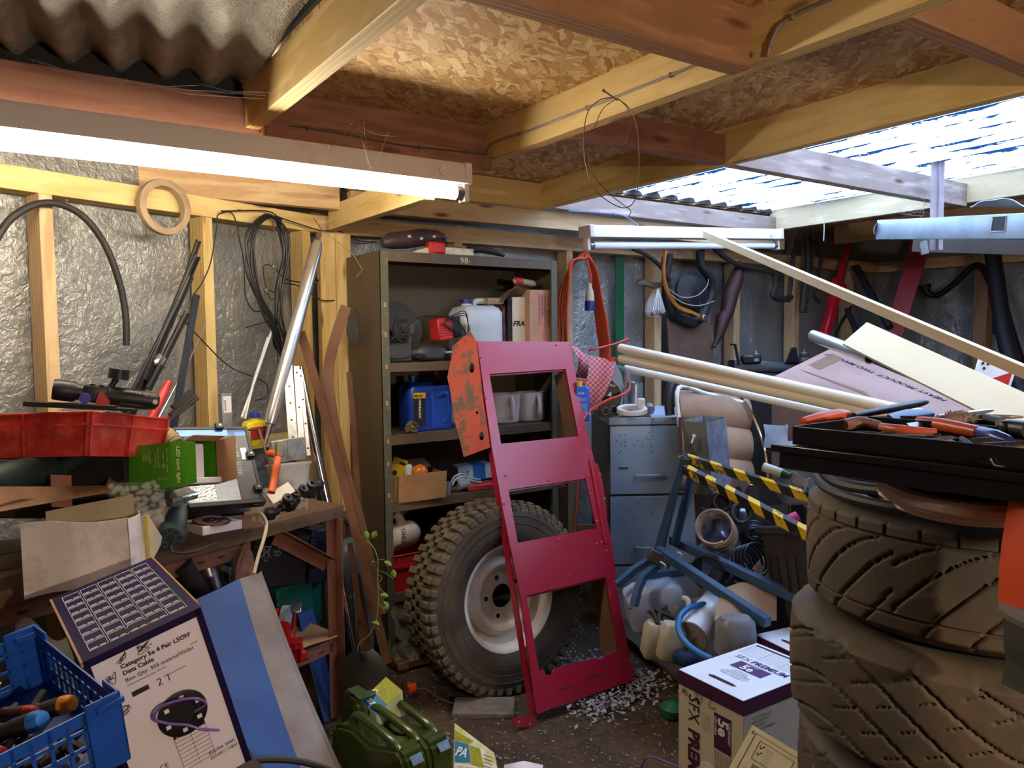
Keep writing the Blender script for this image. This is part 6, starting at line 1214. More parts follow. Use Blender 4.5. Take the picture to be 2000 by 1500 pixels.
Mq = T(*onY(1152, 592, 3.36)); g = G(); g.lathe([(0, .115), (.009, .11), (.014, .085), (.023, .06), (.026, .02), (.026, .0)], 18, Mq); g.end('plug_body', plain('#c9b494', .45), t); g = G(); g.lathe([(.028, .012), (.030, .0), (.030, -.04), (.026, -.042), (0, -.03)], 20, Mq); g.end('plug_collar', plain('#1c2a6c', .35), t)
rod('orange_flex', 'single orange cable snaking across the cabinet top', 'cable', [at(1138, 822, 3.6), at(1152, 802, 3.65), at(1188, 781, 3.68), at(1222, 768, 3.7), at(1230, 752, 3.8), at(1222, 730, 3.95)], .0065, plain('#d8452c', .4), 8, 6)
rod('orange_flex', 'orange cable running behind the red frame top to a small hook', 'cable', [at(1150, 684, 3.95), at(1165, 681, 3.95), at(1200, 672, 4.0), at(1222, 664, 4.05), at(1226, 662, 4.1), at(1220, 672, 4.1), at(1205, 678, 4.1)], .0065, plain('#b83420', .4), 8, 6)
rod('orange_flex', 'orange cable hanging down in the middle opening of the red frame', 'cable', [at(1129, 935, 3.85), at(1127, 985, 3.85), at(1121, 1045, 3.85), at(1120, 1100, 3.8)], .006, ORC, 8, 4)
bx('cardboard_scrap', 'brown cardboard flap behind the lower edge of the middle opening', 'cardboard', XF(at(1130, 1045, 3.7), RH), (-.01, 0, -.02), (.10, .01, .05), plain('#7a543c', .8, 0, '#5a3c2a', .3), .001)
g = G(); g.box((0, 0, 0), (.035, .02, .03), bev=.003); g.tube([(.01, -.01, 0), (.03, -.02, -.005)], .005, 8); tag(g.end('lock_catch', STEEL, M=XF(at(1093, 948, 3.62), RH)), 'small bright latch on the locker post seen through the frame', 'latch')
# ================================================================== BACK WALL hangings
g = G(); g.box2((0, 0, 0), (.068, .004, 1.0)); tag(g.end('green_strap', plain('#0f5a34', .5, 0, '#0a4628', .3), M=T(onY(1201, 500, 3.55).x, 3.545, .95)), 'dark green vertical strip against the silver membrane', 'strap')
P = onY(1278, 568, 3.42); t = thing('fixings_bag', 'small clear bag of screws with white strings on a wall stud', 'bag', T(*P)); g = G(); g.lathe([(.006, .03), (.02, .0), (.06, -.06), (.082, -.13), (.05, -.16), (0, -.165)], 18, SCL(1, .45, 1)); g.jig(.008, 20); g.end('bag_film', clear('#d8d4d0', .1, .3, .4, name='clear_bag'), t); g = G(); [g.tube([(0, -.03, .02), (.055 * sin(k * 1.1), -.04, -.12 - .01 * (k % 3))], .0012, 5) for k in range(11)]; g.end('strings', INKW, t); g = G(); rr = random.Random(8); [g.tube([V((rr.uniform(-.05, .05), -.02, rr.uniform(-.155, -.12))) + V((0, 0, 0)), V((rr.uniform(-.06, .06), -.02, rr.uniform(-.155, -.12)))], .005, 6) for k in range(12)]; g.end('screws', IRON, t)
g = G(); g.tube(smooth_path([(-.12, 0, 0), (-.07, 0, .012), (0, 0, -.004), (.06, 0, .0), (.09, 0, .01)], 4), [.008, .03, .028, .022, .01], 10, flat=.5); tag(g.end('leather_pouch', plain('#4a3424', .6), M=T(*onY(1273, 556, 3.40))), 'brown leather pouch flap above the bag of screws', 'pouch')
t = thing('brushcutter_harness', 'black tool harness with a curved orange handle hanging on the back wall', 'harness'); YH = 3.36
g = G(); g.tube(smooth_path([onY(x, y, YH) for x, y in ((1300, 490), (1296, 525), (1299, 555), (1310, 582), (1325, 600), (1350, 610), (1372, 620))], 6), [.02, .022, .022, .022, .022, .018, .014], 10, flat=.6); g.end('orange_handle', plain('#b06a28', .35, 0, '#8c4c1c', .35), t)
g = G(); g.tube(smooth_path([onY(x, y, YH + .06) for x, y in ((1305, 500), (1302, 560), (1312, 610), (1350, 630), (1378, 600), (1390, 560), (1372, 520), (1368, 490))], 6), .030, 10); g.lathe([(0, 0), (.13, .0), (.14, .03), (.10, .07), (0, .08)], 24, XY(onY(1345, 575, YH + .10), (1, 0, 0), (0, 0, 1))); g.jig(.02, 9); g.end('black_padding', plain('#121316', .6, 0, '#26282c', .4), t)
g = G(); g.tube([onY(1362, 540, YH - .01), onY(1366, 590, YH - .01), onY(1372, 618, YH - .02)], .009, 8, flat=.4); g.box((0, 0, 0), (.05, .02, .05), M=T(*onY(1376, 622, YH)), bev=.008); g.end('metal_clip', STEEL, t)
g = G(); g.tube(smooth_path([onY(x, y, YH - .03) for x, y in ((1308, 565), (1330, 580), (1360, 578), (1380, 560), (1384, 545))], 5), .003, 6); g.tube(smooth_path([onY(x, y, YH - .03) for x, y in ((1310, 575), (1335, 592), (1365, 597), (1395, 588))], 5), .003, 6); g.end('wires', plain('#a8a49c', .4), t)
rod('drive_strut', 'rust brown suspension strut hanging from a stud', 'strut', [onY(x, y, 3.42) for x, y in ((1446, 512), (1438, 545), (1426, 575), (1420, 610), (1412, 620), (1405, 650), (1400, 665), (1393, 678))], [.02, .05, .055, .045, .05, .035, .02, .01], plain('#43211a', .6, .1, '#2a1714', .4), 12)
g = G(); g.box2((0, 0, 0), (.40, .02, .56), bev=.004); tag(g.end('wooden_board', plain('#6b5142', .8, 0, '#4a362b', .5, 6), M=XF(onY(1316, 790, 3.44), (1, 0, .1))), 'dark brown weathered board standing behind the cream tubes', 'board')
for nm, lab, pts, r in (('iron_bar', 'dark iron bar sloping under the unlit strip light', ((1236, 486), (1262, 497), (1290, 520), (1308, 548)), .014), ('iron_bar', 'dark bent iron bar crossing above the brown strut', ((1396, 486), (1420, 505), (1450, 520), (1500, 530), (1525, 545)), .018),
    ('iron_hook', 'leftmost of the dark curved iron hooks in the shadow', ((1560, 470), (1550, 500), (1545, 545), (1540, 590)), .016), ('iron_hook', 'middle dark iron hook with a thick lower end', ((1578, 460), (1580, 520), (1572, 570), (1568, 610)), .028), ('iron_hook', 'rightmost dark iron hook beside the near red jack', ((1590, 470), (1602, 500), (1598, 540), (1590, 575), (1600, 590)), .014),
    ('iron_bracket', 'dark angular bracket hanging left of the iron hooks', ((1512, 530), (1515, 560), (1510, 578), (1530, 585), (1545, 580)), .022)): rod(nm, lab, 'hardware', [onY(x, y, 3.38) for x, y in pts], r, IRON, 8, 4)
def jack(lab, A, Bq, C2, col):
    t = thing('farm_jack', lab, 'jack'); m = plain(col, .4, 0, '#6a1016', .35); d = (Bq - A)
    g = G(); M = XF(A, Bq - A, (0, -1, 0)); L = (Bq - A).length; g.box((L * .5, 0, 0), (L, .045, .03), bev=.004); g.end('upright', m, t, M)
    g = G(); g.box((L * .74, 0, .0), (L * .5, .075, .06), bev=.008); g.box((L * .47, 0, .01), (.08, .14, .05), bev=.006); g.end('lift_body', m, t, M); g = G(); g.box((.0, -.06, 0), (.05, .16, .06), bev=.006); g.end('top_foot', m, t, M); g = G(); g.tube([(0.02, .045, -.0), (L * 1.0, .055, 0)], .007, 8); g.end('guide_rod', STEEL, t, M)
    return t
jack('red farm jack hanging left on the back wall', onY(1662, 462, 3.40), onY(1606, 672, 3.40), None, '#d41c2e')
P0, P1 = onX(1800, 470, 5.9), onX(1745, 652, 5.75); g = G(); L = (P1 - P0).length; g.prism([(-.065, 0), (.065, 0), (.065, .02), (.05, .02), (.05, .006), (-.05, .006), (-.05, .02), (-.065, .02)], 0, L, XY((0, 0, 0), (0, 1, 0), (0, 0, 1))); tag(g.end('red_channel', plain('#b81428', .4, 0, '#8a1020', .3), M=XF(P0, P1 - P0, (1, .3, 0))), 'dark red steel channel leaning on the right wall', 'channel')
rod('rubber_bar', 'thick dark bar leaning across the membrane between the red steels', 'bar', [at(1672, 522, 5.9), at(1702, 575, 5.7), at(1738, 640, 5.5)], .028, plain('#20242c', .6), 10)
rod('wheel_brace', 'dark bent wheel brace hanging on the orange stud', 'wheel brace', [onX(x, y, 5.93) for x, y in ((1806, 558), (1810, 570), (1820, 577), (1836, 575), (1865, 553), (1898, 522), (1912, 519), (1926, 532), (1942, 562), (1958, 595), (1972, 650), (1998, 730))], [.05, .03, .022, .022, .022, .022, .022, .026, .03, .034, .04, .04], plain('#1e1c20', .5, .3), 10, 5)
rod('exhaust_pipe', 'dark pipe leaning in the corner right of the wheel brace', 'pipe', [onX(1938, 490, 5.6), onX(1952, 590, 5.5), onX(1968, 680, 5.4), onX(2010, 800, 5.3)], .05, plain('#17171c', .6), 12, 5)
rod('oil_lever', 'steel lever arms propped below the first red jack', 'lever', [onY(1655, 605, 3.3), onY(1668, 635, 3.2), onY(1680, 670, 3.1)], .022, plain('#3c4048', .35, .6), 10)
rod('black_lever', 'black curved lever beside the steel lever arms', 'lever', [onY(1662, 600, 3.35), onY(1645, 628, 3.3), onY(1634, 652, 3.25), onY(1636, 676, 3.2)], .012, BLACK, 8, 4)
# ================================================================== GALVANISED BAR, BRACKET, HANGING WIRES
P0, P1 = at(1722, 449, 4.05), at(2060, 440, 2.9); M = XF(P0, P1 - P0); L = (P1 - P0).length; t = thing('galvanised_beam', 'galvanised box section beam hung below the skylight', 'beam bar', M); g = G(); g.mi(plain('#a9b9c6', .4, .6, '#8999a6', .35, 8)); g.box((L / 2, 0, 0), (L, .06, .10), bev=.004, seg=2); g.end('box_section', None, t); g = G(); g.lathe([(0, -.02), (.03, -.015), (.045, 0), (.048, .01)], 20, XY((0, 0, 0), (0, .6, 0), (0, 0, 1))); g.end('end_cap', plain('#9aa6b4', .5), t)
x = (at(1973, 430, 3.15) - P0).dot(M.col[0].to_3d()); g = G(); g.box((x, -.031, .01), (.075, .003, .055)); g.end('square_hole', BLACK, t); g = G(); g.tube([(x + a, -.033, .01 + b) for a, b in ((-.04, -.03), (.04, -.03), (.04, .03), (-.04, .03))], .003, 5, True); g.end('hole_rim', STEEL, t)
P = at(1824, 320, 3.78); Q = at(1822, 490, 3.78); t = thing('steel_bracket', 'upright grey angle bracket holding the galvanised beam', 'bracket', XF(Q, RH)); h = (P - Q).length; g = G(); g.box2((-.033, -.03, 0), (.033, -.026, h), bev=.001); g.box2((-.001, -.05, 0), (.003, -.03, h), bev=.001); g.end('angle', plain('#a89ea2', .6, .2, '#857a7c', .4, 12), t); g = G(); g.box2((-.075, -.03, -.01), (-.035, -.02, .055), M=RY(-10), bev=.002); g.end('lower_tab', STEEL, t)
beam('shelf_timber', 'dark timber rail behind the galvanised beam', at(1790, 492, 4.3), at(2060, 500, 3.4), .06, .07, plain('#4b4138', .8), kind=None)
g = G(); g.sheet(lambda u, v: at(1895 + 110 * u, 405 - 16 * sin(pi * u) * (1 - v), 3.4 - .2 * u + .1 * v), 14, 5, .004); g.jig(.01, 18); tag(g.end('white_cloth', plain('#a8b8c4', .8), M=None), 'pale rag lying on top of the galvanised beam', 'cloth')
WR = plain('#5c4a3a', .5, .3); rod('wire_loop', 'long thin wire loop hanging from a nail in the pine joist', 'wire', [at(x, y, 2.1) for x, y in ((1198, 190), (1170, 196), (1147, 222), (1140, 275), (1146, 330), (1163, 372), (1200, 400), (1225, 405), (1242, 385), (1248, 330), (1246, 260), (1232, 215), (1205, 192))], .0014, WR, 5, 6)
rod('wire_loop', 'second thin wire crossing inside the long wire loop', 'wire', [at(x, y, 2.08) for x, y in ((1203, 194), (1176, 215), (1158, 262), (1150, 310), (1158, 340), (1190, 378), (1215, 398), (1232, 412), (1228, 422))], .0012, WR, 5, 6)
rod('wire_loop', 'short twisted wire tail with an eye beside the long loop', 'wire', [at(x, y, 2.08) for x, y in ((1210, 195), (1226, 212), (1233, 240), (1226, 262), (1216, 280), (1220, 286), (1230, 276), (1232, 255))], .0012, WR, 5, 6)
nail('nail in the pine joist holding the wire loops', at(1198, 190, 2.16), (-1, -.2, .2))
rod('pull_cord', 'short hanging wire with a knot below the pale joist', 'cord', [at(1582, 392, 4.6), at(1600, 400, 4.6), at(1609, 425, 4.6), at(1609, 465, 4.6), at(1608, 470, 4.6)], .003, plain('#a8a8a0', .5), 6, 4)
def clipcable(lab, pts, n, r=.0042, m=plain('#8f8780', .5)):
    t = thing('clipped_cable', lab, 'cable'); p = smooth_path(pts, 5); g = G(); g.tube(p, r, 7); g.end('cable', m, t)
    for k in range(n): q = p[int((k + .5) * (len(p) - 1) / n)]; g = G(); g.box(q, (.010, .010, .014), bev=.002); g.end('cable_clip', m, t)
    return t
xB = X_B - .0295
clipcable('grey cable clipped along the side of the long pine joist', [onX(952, 338, X_B - .03)] + [V((xB, y, ZB + .05)) for y in (2.45, 2.2, 1.9, 1.6, 1.33)] + [V((xB + .0, 1.26, ZB + .02))], 5)
clipcable('grey cable clipped along the joist beyond the orange noggin', [V((xB, 1.22, ZB + .005)), V((xB, 1.20, ZB + .05)), V((xB, 1.15, ZB + .075)), V((xB, .9, ZB + .08)), V((xB, .5, ZB + .08))], 3)
clipcable('dark twin cable clipped along the reddish batten', [V((x, 2.438, 2.125 + .006 * sin(x * 9))) for x in (.82, 1.0, 1.2, 1.4, 1.56)], 4, .003, plain('#5a4a48', .5))
clipcable('blue-grey cable clipped on the beam above the unlit strip light', [onY(1110, 412, 3.22), onY(1200, 418, 3.22), onY(1225, 425, 3.2), onY(1245, 440, 3.1), onY(1250, 450, 3.05)], 2, .004, plain('#5a6a90', .5))
WEB = plain('#a8a4a0', .9)
def web(lab, pts, n, seed, d):
    g = G(); r_ = random.Random(seed)
    for k in range(n): a, b = r_.choice(pts), r_.choice(pts); P, Q = at(a[0] + r_.uniform(-14, 14), a[1] + r_.uniform(-8, 8), d), at(b[0] + r_.uniform(-14, 14), b[1] + r_.uniform(-8, 8), d - .05); g.tube([P, P.lerp(Q, .5) + V((0, 0, -.012)), Q], .0005, 3)
    return tag(g.end('cobweb', WEB), lab, 'cobweb', kind='stuff')
web('cobweb threads around the joint above the galvanised beam', [(1795, 330), (1810, 345), (1850, 325), (1880, 315), (1815, 400), (1870, 380)], 40, 1, 3.9); web('cobweb strands by the reddish noggin over the strip light', [(560, 245), (620, 240), (640, 290), (700, 240), (720, 330), (760, 260)], 12, 2, 2.4)
web('cobweb threads left of the steel bracket', [(1760, 410), (1800, 395), (1812, 372), (1800, 415)], 22, 3, 3.85); web('cobweb threads under the corrugated sheet', [(60, 120), (160, 150), (240, 160), (380, 160), (520, 185)], 14, 4, 2.1)
nail('nail carrying the orange extension cable coil', onY(1141, 491, 3.49), (0, -1, .15))
Pa = at(1440, 722, 4.6); bx('storage_trunk', 'dark trunk standing against the back wall under the black machined part', 'trunk', XF((Pa.x, Pa.y, 0), RH), (-.05, -.02, 0), (.42, .20, Pa.z - .085), BLACKM, .006)
# ================================================================== TUBES, BATTEN, BOARDS
CREAM = plain('#f0e7d0', .35, 0, '#e0d4b4', .25, 4)
def pipe(lab, a, b, r):
    A, Bq = at(*a), at(*b); L = (Bq - A).length
    g = G(); g.lathe([(r * .86, 0), (r * .97, -.001), (r, .004), (r, L - .004), (r * .86, L), (r * .86, 0)], 24, XY((0, 0, 0), (0, 1, 0), (0, 0, 1))); tag(g.end('plastic_tube', CREAM, M=XF(A, Bq - A)), lab, 'tube', 'cream plastic tubes')
pipe('top one of the three cream plastic tubes', (1212, 680, 3.85), (1800, 811, 2.75), .0235); pipe('middle one of the three cream plastic tubes', (1212, 701, 3.85), (1790, 824, 2.78), .0225); pipe('lowest and thinnest of the three cream plastic tubes', (1222, 720, 3.95), (1730, 829, 2.95), .019)
A, Bq = at(1376, 457, 4.2), at(2080, 760, 2.25); M = XF(A, Bq - A, (0, 0, 1)); L = (Bq - A).length; g = G(); g.box((L / 2, 0, 0), (L, .019, .040), bev=.001); tag(g.end('wooden_batten', CREAMW, M=M @ RX(12)), 'long pale planed batten slanting across the back wall', 'batten')
A, Bq, Cc = at(1694, 631, 3.6), at(2080, 804, 2.75), at(1668, 692, 3.52); M = XF(A, Bq - A, A - Cc); h = .152; L = (Bq - A).length; g = G(); g.box2((0, -.008, -h), (L, .008, 0), bev=.001); tag(g.end('cream_board', plain('#c9b083', .5, 0, '#bda274', .2, 3), M=M), 'wide cream board slanting below the batten', 'board')
A, Bq = at(1588, 656, 3.95), at(1700, 698, 3.5); g = G(); g.lathe([(.026, 0), (.031, .001), (.031, (Bq - A).length), (.026, (Bq - A).length), (.026, 0)], 24, XY(A, (Bq - A).orthogonal(), (Bq - A).cross((Bq - A).orthogonal()))); tag(g.end('galvanised_tube', plain('#c8ccc4', .3, .8, '#a8ac98', .4, 6)), 'short galvanised tube poking out behind the cream board', 'tube')
P = at(1940, 735, 3.3); t = thing('trailer_reflector', 'white plate with red triangle beside the cream board', 'reflector', XF(P, RGT - FWD * .3) @ RY(14)); g = G(); g.box((0, 0, 0), (.15, .012, .13), bev=.004); g.end('plate', WHITE, t); g = G(); g.prism([(-.05, -.04), (.062, -.04), (.062, .035)], 0, .002, XY((0, -.0085, 0), (1, 0, 0), (0, 0, 1))); g.end('red_triangle', plain('#c81c1c', .3), t); g = G(); [g.cyl(.006, .0, .002, XY((x, -.0085, z), (1, 0, 0), (0, 0, 1)), 12) for x, z in ((-.055, .045), (-.035, .047), (-.045, .025))]; g.end('screw_holes', INK, t)
# ================================================================== BIG CARDBOARD CARTON behind the tubes
t = thing('large_carton', 'large brown carton printed HEAVY PRODUCT TWO MAN LIFT behind the cream tubes', 'carton')
a, b, c, d = at(1508, 737, 3.95), at(1628, 678, 4.5), at(1990, 830, 3.5), at(1850, 905, 2.95)
nn = (b - a).cross(d - a).normalized(); c = hit(1990, 830, a, nn); dn = V((.0, .0, -.55))
g = G(); g.quad(a, b, c, d); g.end('top_panel', CARDP, t, smooth=0); g = G(); g.quad(a, d, d + dn, a + dn); g.quad(b, c, c + dn, b + dn); g.quad(a, b, b + dn, a + dn); g.quad(d, c, c + dn, d + dn); g.end('side_panels', plain('#8f6a56', .85, 0, '#7a5846', .3, 3), t, smooth=0)
nn = nn if nn.z > 0 else -nn; q = lambda x, y: hit(x, y, a + nn * .002, nn)
g = G(); Mt = XY(q(1852, 782), q(1684, 716) - q(1852, 782), -(q(1700, 690) - q(1690, 720))); g.text('HEAVY PRODUCT. TWO MAN LIFT', Mt, .050, bold=.0006, sx=1.05); g.text('HEAVY', XY(q(1660, 775), q(1600, 757) - q(1660, 775), -(q(1700, 690) - q(1690, 720))), .045, bold=.0006); g.end('printed_lettering', INK, t)
g = G(); g.quad(q(1625, 690), q(1648, 700), q(1600, 722), q(1580, 712)); g.quad(q(1560, 720), q(1575, 727), q(1700, 775), q(1690, 765)); g.end('parcel_tape', plain('#96745f', .3), t, smooth=0)
# black machined assembly
t = thing('axle_part', 'black machined part with bolts standing behind the cream tubes', 'car part', XF(at(1440, 722, 4.6), RH)); g = G(); g.box((.20, .05, .02), (.46, .12, .07), M=RY(2), bev=.01); g.box((.08, 0, .06), (.12, .05, .05), bev=.01); g.tube([(.0, -.02, .04), (-.01, -.02, .10), (-.02, -.02, .15), (-.05, -.02, .155)], .009, 8); g.prism([(.29, .04), (.36, .04), (.34, .13), (.32, .13)], 0, .03, XY((0, 0, 0), (1, 0, 0), (0, 0, 1))); g.tube(smooth_path([(0, 0, -.04), (.12, -.02, -.07), (.3, -.02, -.06), (.42, 0, -.02)], 5), .04, 10); g.jig(.006, 15); g.end('casting', plain('#111318', .35, .2, '#24262c', .4), t)
for x in (.11, .40): g = G(); g.lathe([(0, .05), (.03, .05), (.03, .065), (.022, .07), (.03, .08), (.03, .095), (.012, .10), (.012, .115), (0, .115)], 18, T(x, 0, .0)); g.end('bolt_stack', STEEL, t)
# old seat / folded panels
SEATM = plain('#a58468', .75, 0, '#7c5c48', .45, 7)
M = XF(at(1322, 955, 3.72), at(1500, 965, 3.9) - at(1322, 955, 3.72), (0, .25, 1)); t = thing('car_seat_panel', 'worn tan panel of an old seat with white piping and chrome wire', 'seat', M)
g = G(); g.sheet(lambda u, v: V((.42 * u + .05 * v * 0, -.03 * sin(pi * u) - .04 * abs(sin(v * 9.4)) ** .5, .48 * v)), 14, 40, .01); g.end('upholstery', SEATM, t); g = G(); g.tube(smooth_path([(-.01, -.05, .30), (-.01, -.05, .49), (.15, -.05, .475), (.36, -.05, .45)], 5), .011, 8); g.end('white_piping', WHITE, t)
g = G(); g.tube(smooth_path([(-.03, .0, .36), (-.035, .0, .42), (-.03, .0, .49), (-.015, .0, .52)], 5), .024, 10); g.end('black_bolster', BLACK, t); g = G(); g.tube(smooth_path([(.12, -.04, .50), (.2, -.04, .555), (.3, -.04, .55), (.37, -.04, .47)], 5), .014, 8); g.end('black_trim', BLACK, t)
g = G(); g.tube(smooth_path([(.36, -.07, .45), (.42, -.07, .36), (.47, -.07, .22), (.49, -.07, .02)], 5), .007, 8); g.end('chrome_wire', CHROME, t)
bx('brown_carton', 'dark brown folded carton under the metal duct box', 'carton', XF(at(1395, 1100, 3.75), at(1510, 1090, 3.9) - at(1395, 1100, 3.75), (0, .1, 1)), (.0, .0, -.14), (.22, .12, .38), plain('#9a7458', .8, 0, '#6a4a38', .45, 7), .006)
g = G(); g.sheet(lambda u, v: at(1495 + 55 * u, 830 + 45 * v, 3.8) + V((0, .03 * sin(u * 8), 0)), 6, 5, .004); g.jig(.012, 15); tag(g.end('white_bag', plain('#9fb0c0', .5, 0, '#7a8a98', .3)), 'crumpled pale plastic behind the tubes by the seat panel', 'bag')
# metal duct box
O, e = boxfit((1380, 828), [(1333, 820), (1395, 962), (1417, 813)], 3.45)
t = thing('metal_duct', 'galvanised sheet metal box standing behind the yellow and black bars', 'metal box'); T0 = at(1332, 822, 3.42); T1 = at(1379, 826, 3.36); T2 = at(1418, 815, 3.5); B0 = at(1336, 893, 3.42); B1 = at(1393, 966, 3.34); B2 = at(1428, 938, 3.48); B00 = at(1346, 966, 3.42)
T3 = T0 + (T2 - T1); B3 = B00 + (B2 - B1); g = G(); g.quad(T0, T1, B1, B00); g.end('front_face', plain('#7e837c', .35, .6, '#64685f', .4, 9), t, smooth=0); g = G(); g.quad(T1, T2, B2, B1); g.quad(T2, T3, B3, B2); g.quad(T3, T0, B00, B3); g.quad(B00, B1, B2, B3); g.end('side_faces', plain('#8796ae', .35, .5, '#c8d4e4', .35, 14), t, smooth=0)
g = G(); g.tube([at(1355, 852, 3.36), at(1350, 866, 3.34), at(1346, 876, 3.36)], .0045, 8); g.cyl(.008, 0, .004, XY(at(1355, 851, 3.355), RGT, UPV), 12); g.box((0, 0, 0), (.012, .012, .16), M=T(*at(1329, 850, 3.42))); g.end('hook', STEEL, t)
# ================================================================== BLUE FOLDING TRESTLE with hazard tape
BS = plain('#3d5f80', .45, .2, '#2c4660', .35, 9)
HZ = N('hazard_tape'); vv = HZ.coord((1, 1, 1), rnd=False); wv = HZ.n('TexWave', Scale=5.2, Distortion=1.6, _bands_direction='DIAGONAL'); HZ.l(vv, wv.inputs['Vector']); c_ = HZ.ramp(wv.outputs['Fac'], [(.54, srgb('#15171c')), (.56, srgb('#d8b01c'))]); nz = HZ.noise(vv, 16, 5, .8); HZ.base(HZ.mix(HZ.ramp(nz, [(.56, B(0)), (.6, B(1))]), c_, srgb('#3a4450'))).set(.4)
def sq(a, b, w, m, name, t, up=None):
    A, Bq = at(*a), at(*b); g = G(); L = (Bq - A).length; g.box((L / 2, 0, 0), (L, w, w), bev=.002); o = g.end(name, m, t, XF(A, Bq - A, up or (0, 0, 1))); return o
t = thing('folding_trestle', 'blue steel folding trestle with black and yellow taped bars', 'trestle')
sq((1336, 893, 3.22), (1585, 972, 2.75), .033, HZ.m, 'taped_bar', t); sq((1338, 916, 3.15), (1583, 1046, 2.55), .036, HZ.m, 'taped_bar', t)
sq((1338, 890, 3.20), (1283, 1078, 3.26), .030, BS, 'upright', t); sq((1352, 925, 3.26), (1318, 1062, 3.32), .030, BS, 'upright', t); sq((1333, 905, 3.30), (1290, 1085, 3.36), .022, BS, 'upright', t)
sq((1284, 1074, 3.24), (1500, 1216, 2.72), .036, BS, 'lower_rail', t); sq((1312, 1054, 3.38), (1572, 1176, 2.8), .036, BS, 'lower_rail', t)
for p, nm in (([(1272, 1092, 3.25), (1240, 1112, 3.22), (1205, 1142, 3.2)], 'foot'), ([(1285, 1103, 3.2), (1256, 1128, 3.15), (1246, 1150, 3.12), (1238, 1184, 3.1)], 'foot'), ([(1262, 1124, 3.3), (1300, 1122, 3.3), (1335, 1118, 3.3)], 'cross_brace')):
    g = G(); g.tube([at(*q) for q in p], .019, 4); g.end(nm, BS, t, smooth=30)
g = G(); g.box((0, 0, 0), (.10, .04, .05), bev=.004); g.end('hinge_block', plain('#5a5248', .5, .3), t, XF(at(1288, 1090, 3.2), RH) @ RY(25)); g = G(); g.tube(smooth_path([at(*q) for q in ((1290, 1098, 3.15), (1300, 1106, 3.13), (1296, 1116, 3.13))], 4), .006, 8); g.end('latch_pin', STEEL, t); g = G(); g.tube(smooth_path([at(*q) for q in ((1322, 1078, 3.25), (1332, 1084, 3.25), (1328, 1092, 3.25))], 4), .006, 8); g.end('latch_pin', plain('#c8c4b4', .3, .6), t)
g = G(); g.box((0, 0, 0), (.07, .07, .05), bev=.004); g.end('top_hinge', BLACKM, t, XF(at(1347, 905, 3.2), RH))
g = G(); g.tube([at(1226, 1188, 3.08), at(1236, 1187, 3.06)], .005, 6); g.end('foot_pin', STEEL, t)
# springs and the crate they sit in
t = thing('leaning_panel', 'dark panel with thin chrome edging leaning behind the coil springs', 'panel', XF(at(1366, 1150, 3.5), at(1545, 1150, 3.4) - at(1366, 1150, 3.5), (.0, .2, 1))); g = G(); g.box2((0, .05, 0), (.42, .06, .46), bev=.002); g.end('dark_board', plain('#1e1c20', .6, 0, '#3a2c24', .4), t); g = G(); g.tube([(0, .045, 0), (0, .045, .46)], .004, 6); g.end('chrome_edge', CHROME, t); g = G(); g.tube([(.42, .045, 0), (.42, .045, .44), (.40, .045, .45)], .004, 6); g.end('chrome_edge', CHROME, t)
g = G(); g.sheet(lambda u, v: at(1366 + 92 * u, 995 + 140 * v, 3.42 - .02 * v) + V((.01 * sin(v * 17 + u * 9), .02 * sin(u * 15 + v * 11), .01 * sin(u * 21))), 22, 26); g.jig(.015, 20); tag(g.end('plastic_sheet', plain('#9aa6bc', .15, .3, '#4c5468', .5, 22, .5, 40)), 'shiny crinkled plastic sheet behind the coil springs', 'plastic sheet')
def spring(lab, c, R, n, pitch, r, m, ax, taper=0):
    ax = V(ax).normalized(); x_ = ax.orthogonal().normalized(); M = XY(at(*c), x_, ax.cross(x_)); g = G(); N_ = n * 22
    g.tube([V(((R - taper * k / N_) * cos(2 * pi * k / 22), (R - taper * k / N_) * sin(2 * pi * k / 22), pitch * k / 22)) for k in range(int(N_) + 1)], r, 8); return tag(g.end('coil_spring', m, M=M), lab, 'spring')
RS = plain('#b8a090', .4, .3, '#5c3c2c', .5, 18); DS = plain('#1e2028', .35, .3, '#3a3c44', .4); VN = (CAM - at(1420, 1040, 3.4)).normalized()
spring('large rusty white coil spring on top of the dark ones', (1405, 1045, 3.3), .074, 5, .030, .0065, RS, VN + V((-.5, -.1, .5)))
spring('tight black spiral spring right of the rusty white one', (1470, 1045, 3.3), .060, 4, .014, .0075, DS, VN, .04); spring('small dark coil spring above the rusty white one', (1406, 985, 3.4), .036, 4, .015, .008, plain('#3a302c', .5, .3), VN + V((.2, 0, .1)))
spring('small grey coil spring above the spiral one', (1444, 1003, 3.36), .040, 3, .014, .008, plain('#5a4e48', .5, .3), VN + V((.3, 0, 0))); spring('dark coil spring at the bottom left of the heap', (1398, 1108, 3.22), .062, 5, .026, .006, DS, VN + V((-.5, .1, -.1)))
spring('dark coil spring at the bottom middle of the heap', (1440, 1103, 3.2), .064, 6, .024, .006, DS, VN + V((.6, -.1, .1))); spring('black coil spring below the tight spiral', (1475, 1075, 3.3), .058, 3, .016, .0075, DS, VN + V((.1, 0, -.2)))
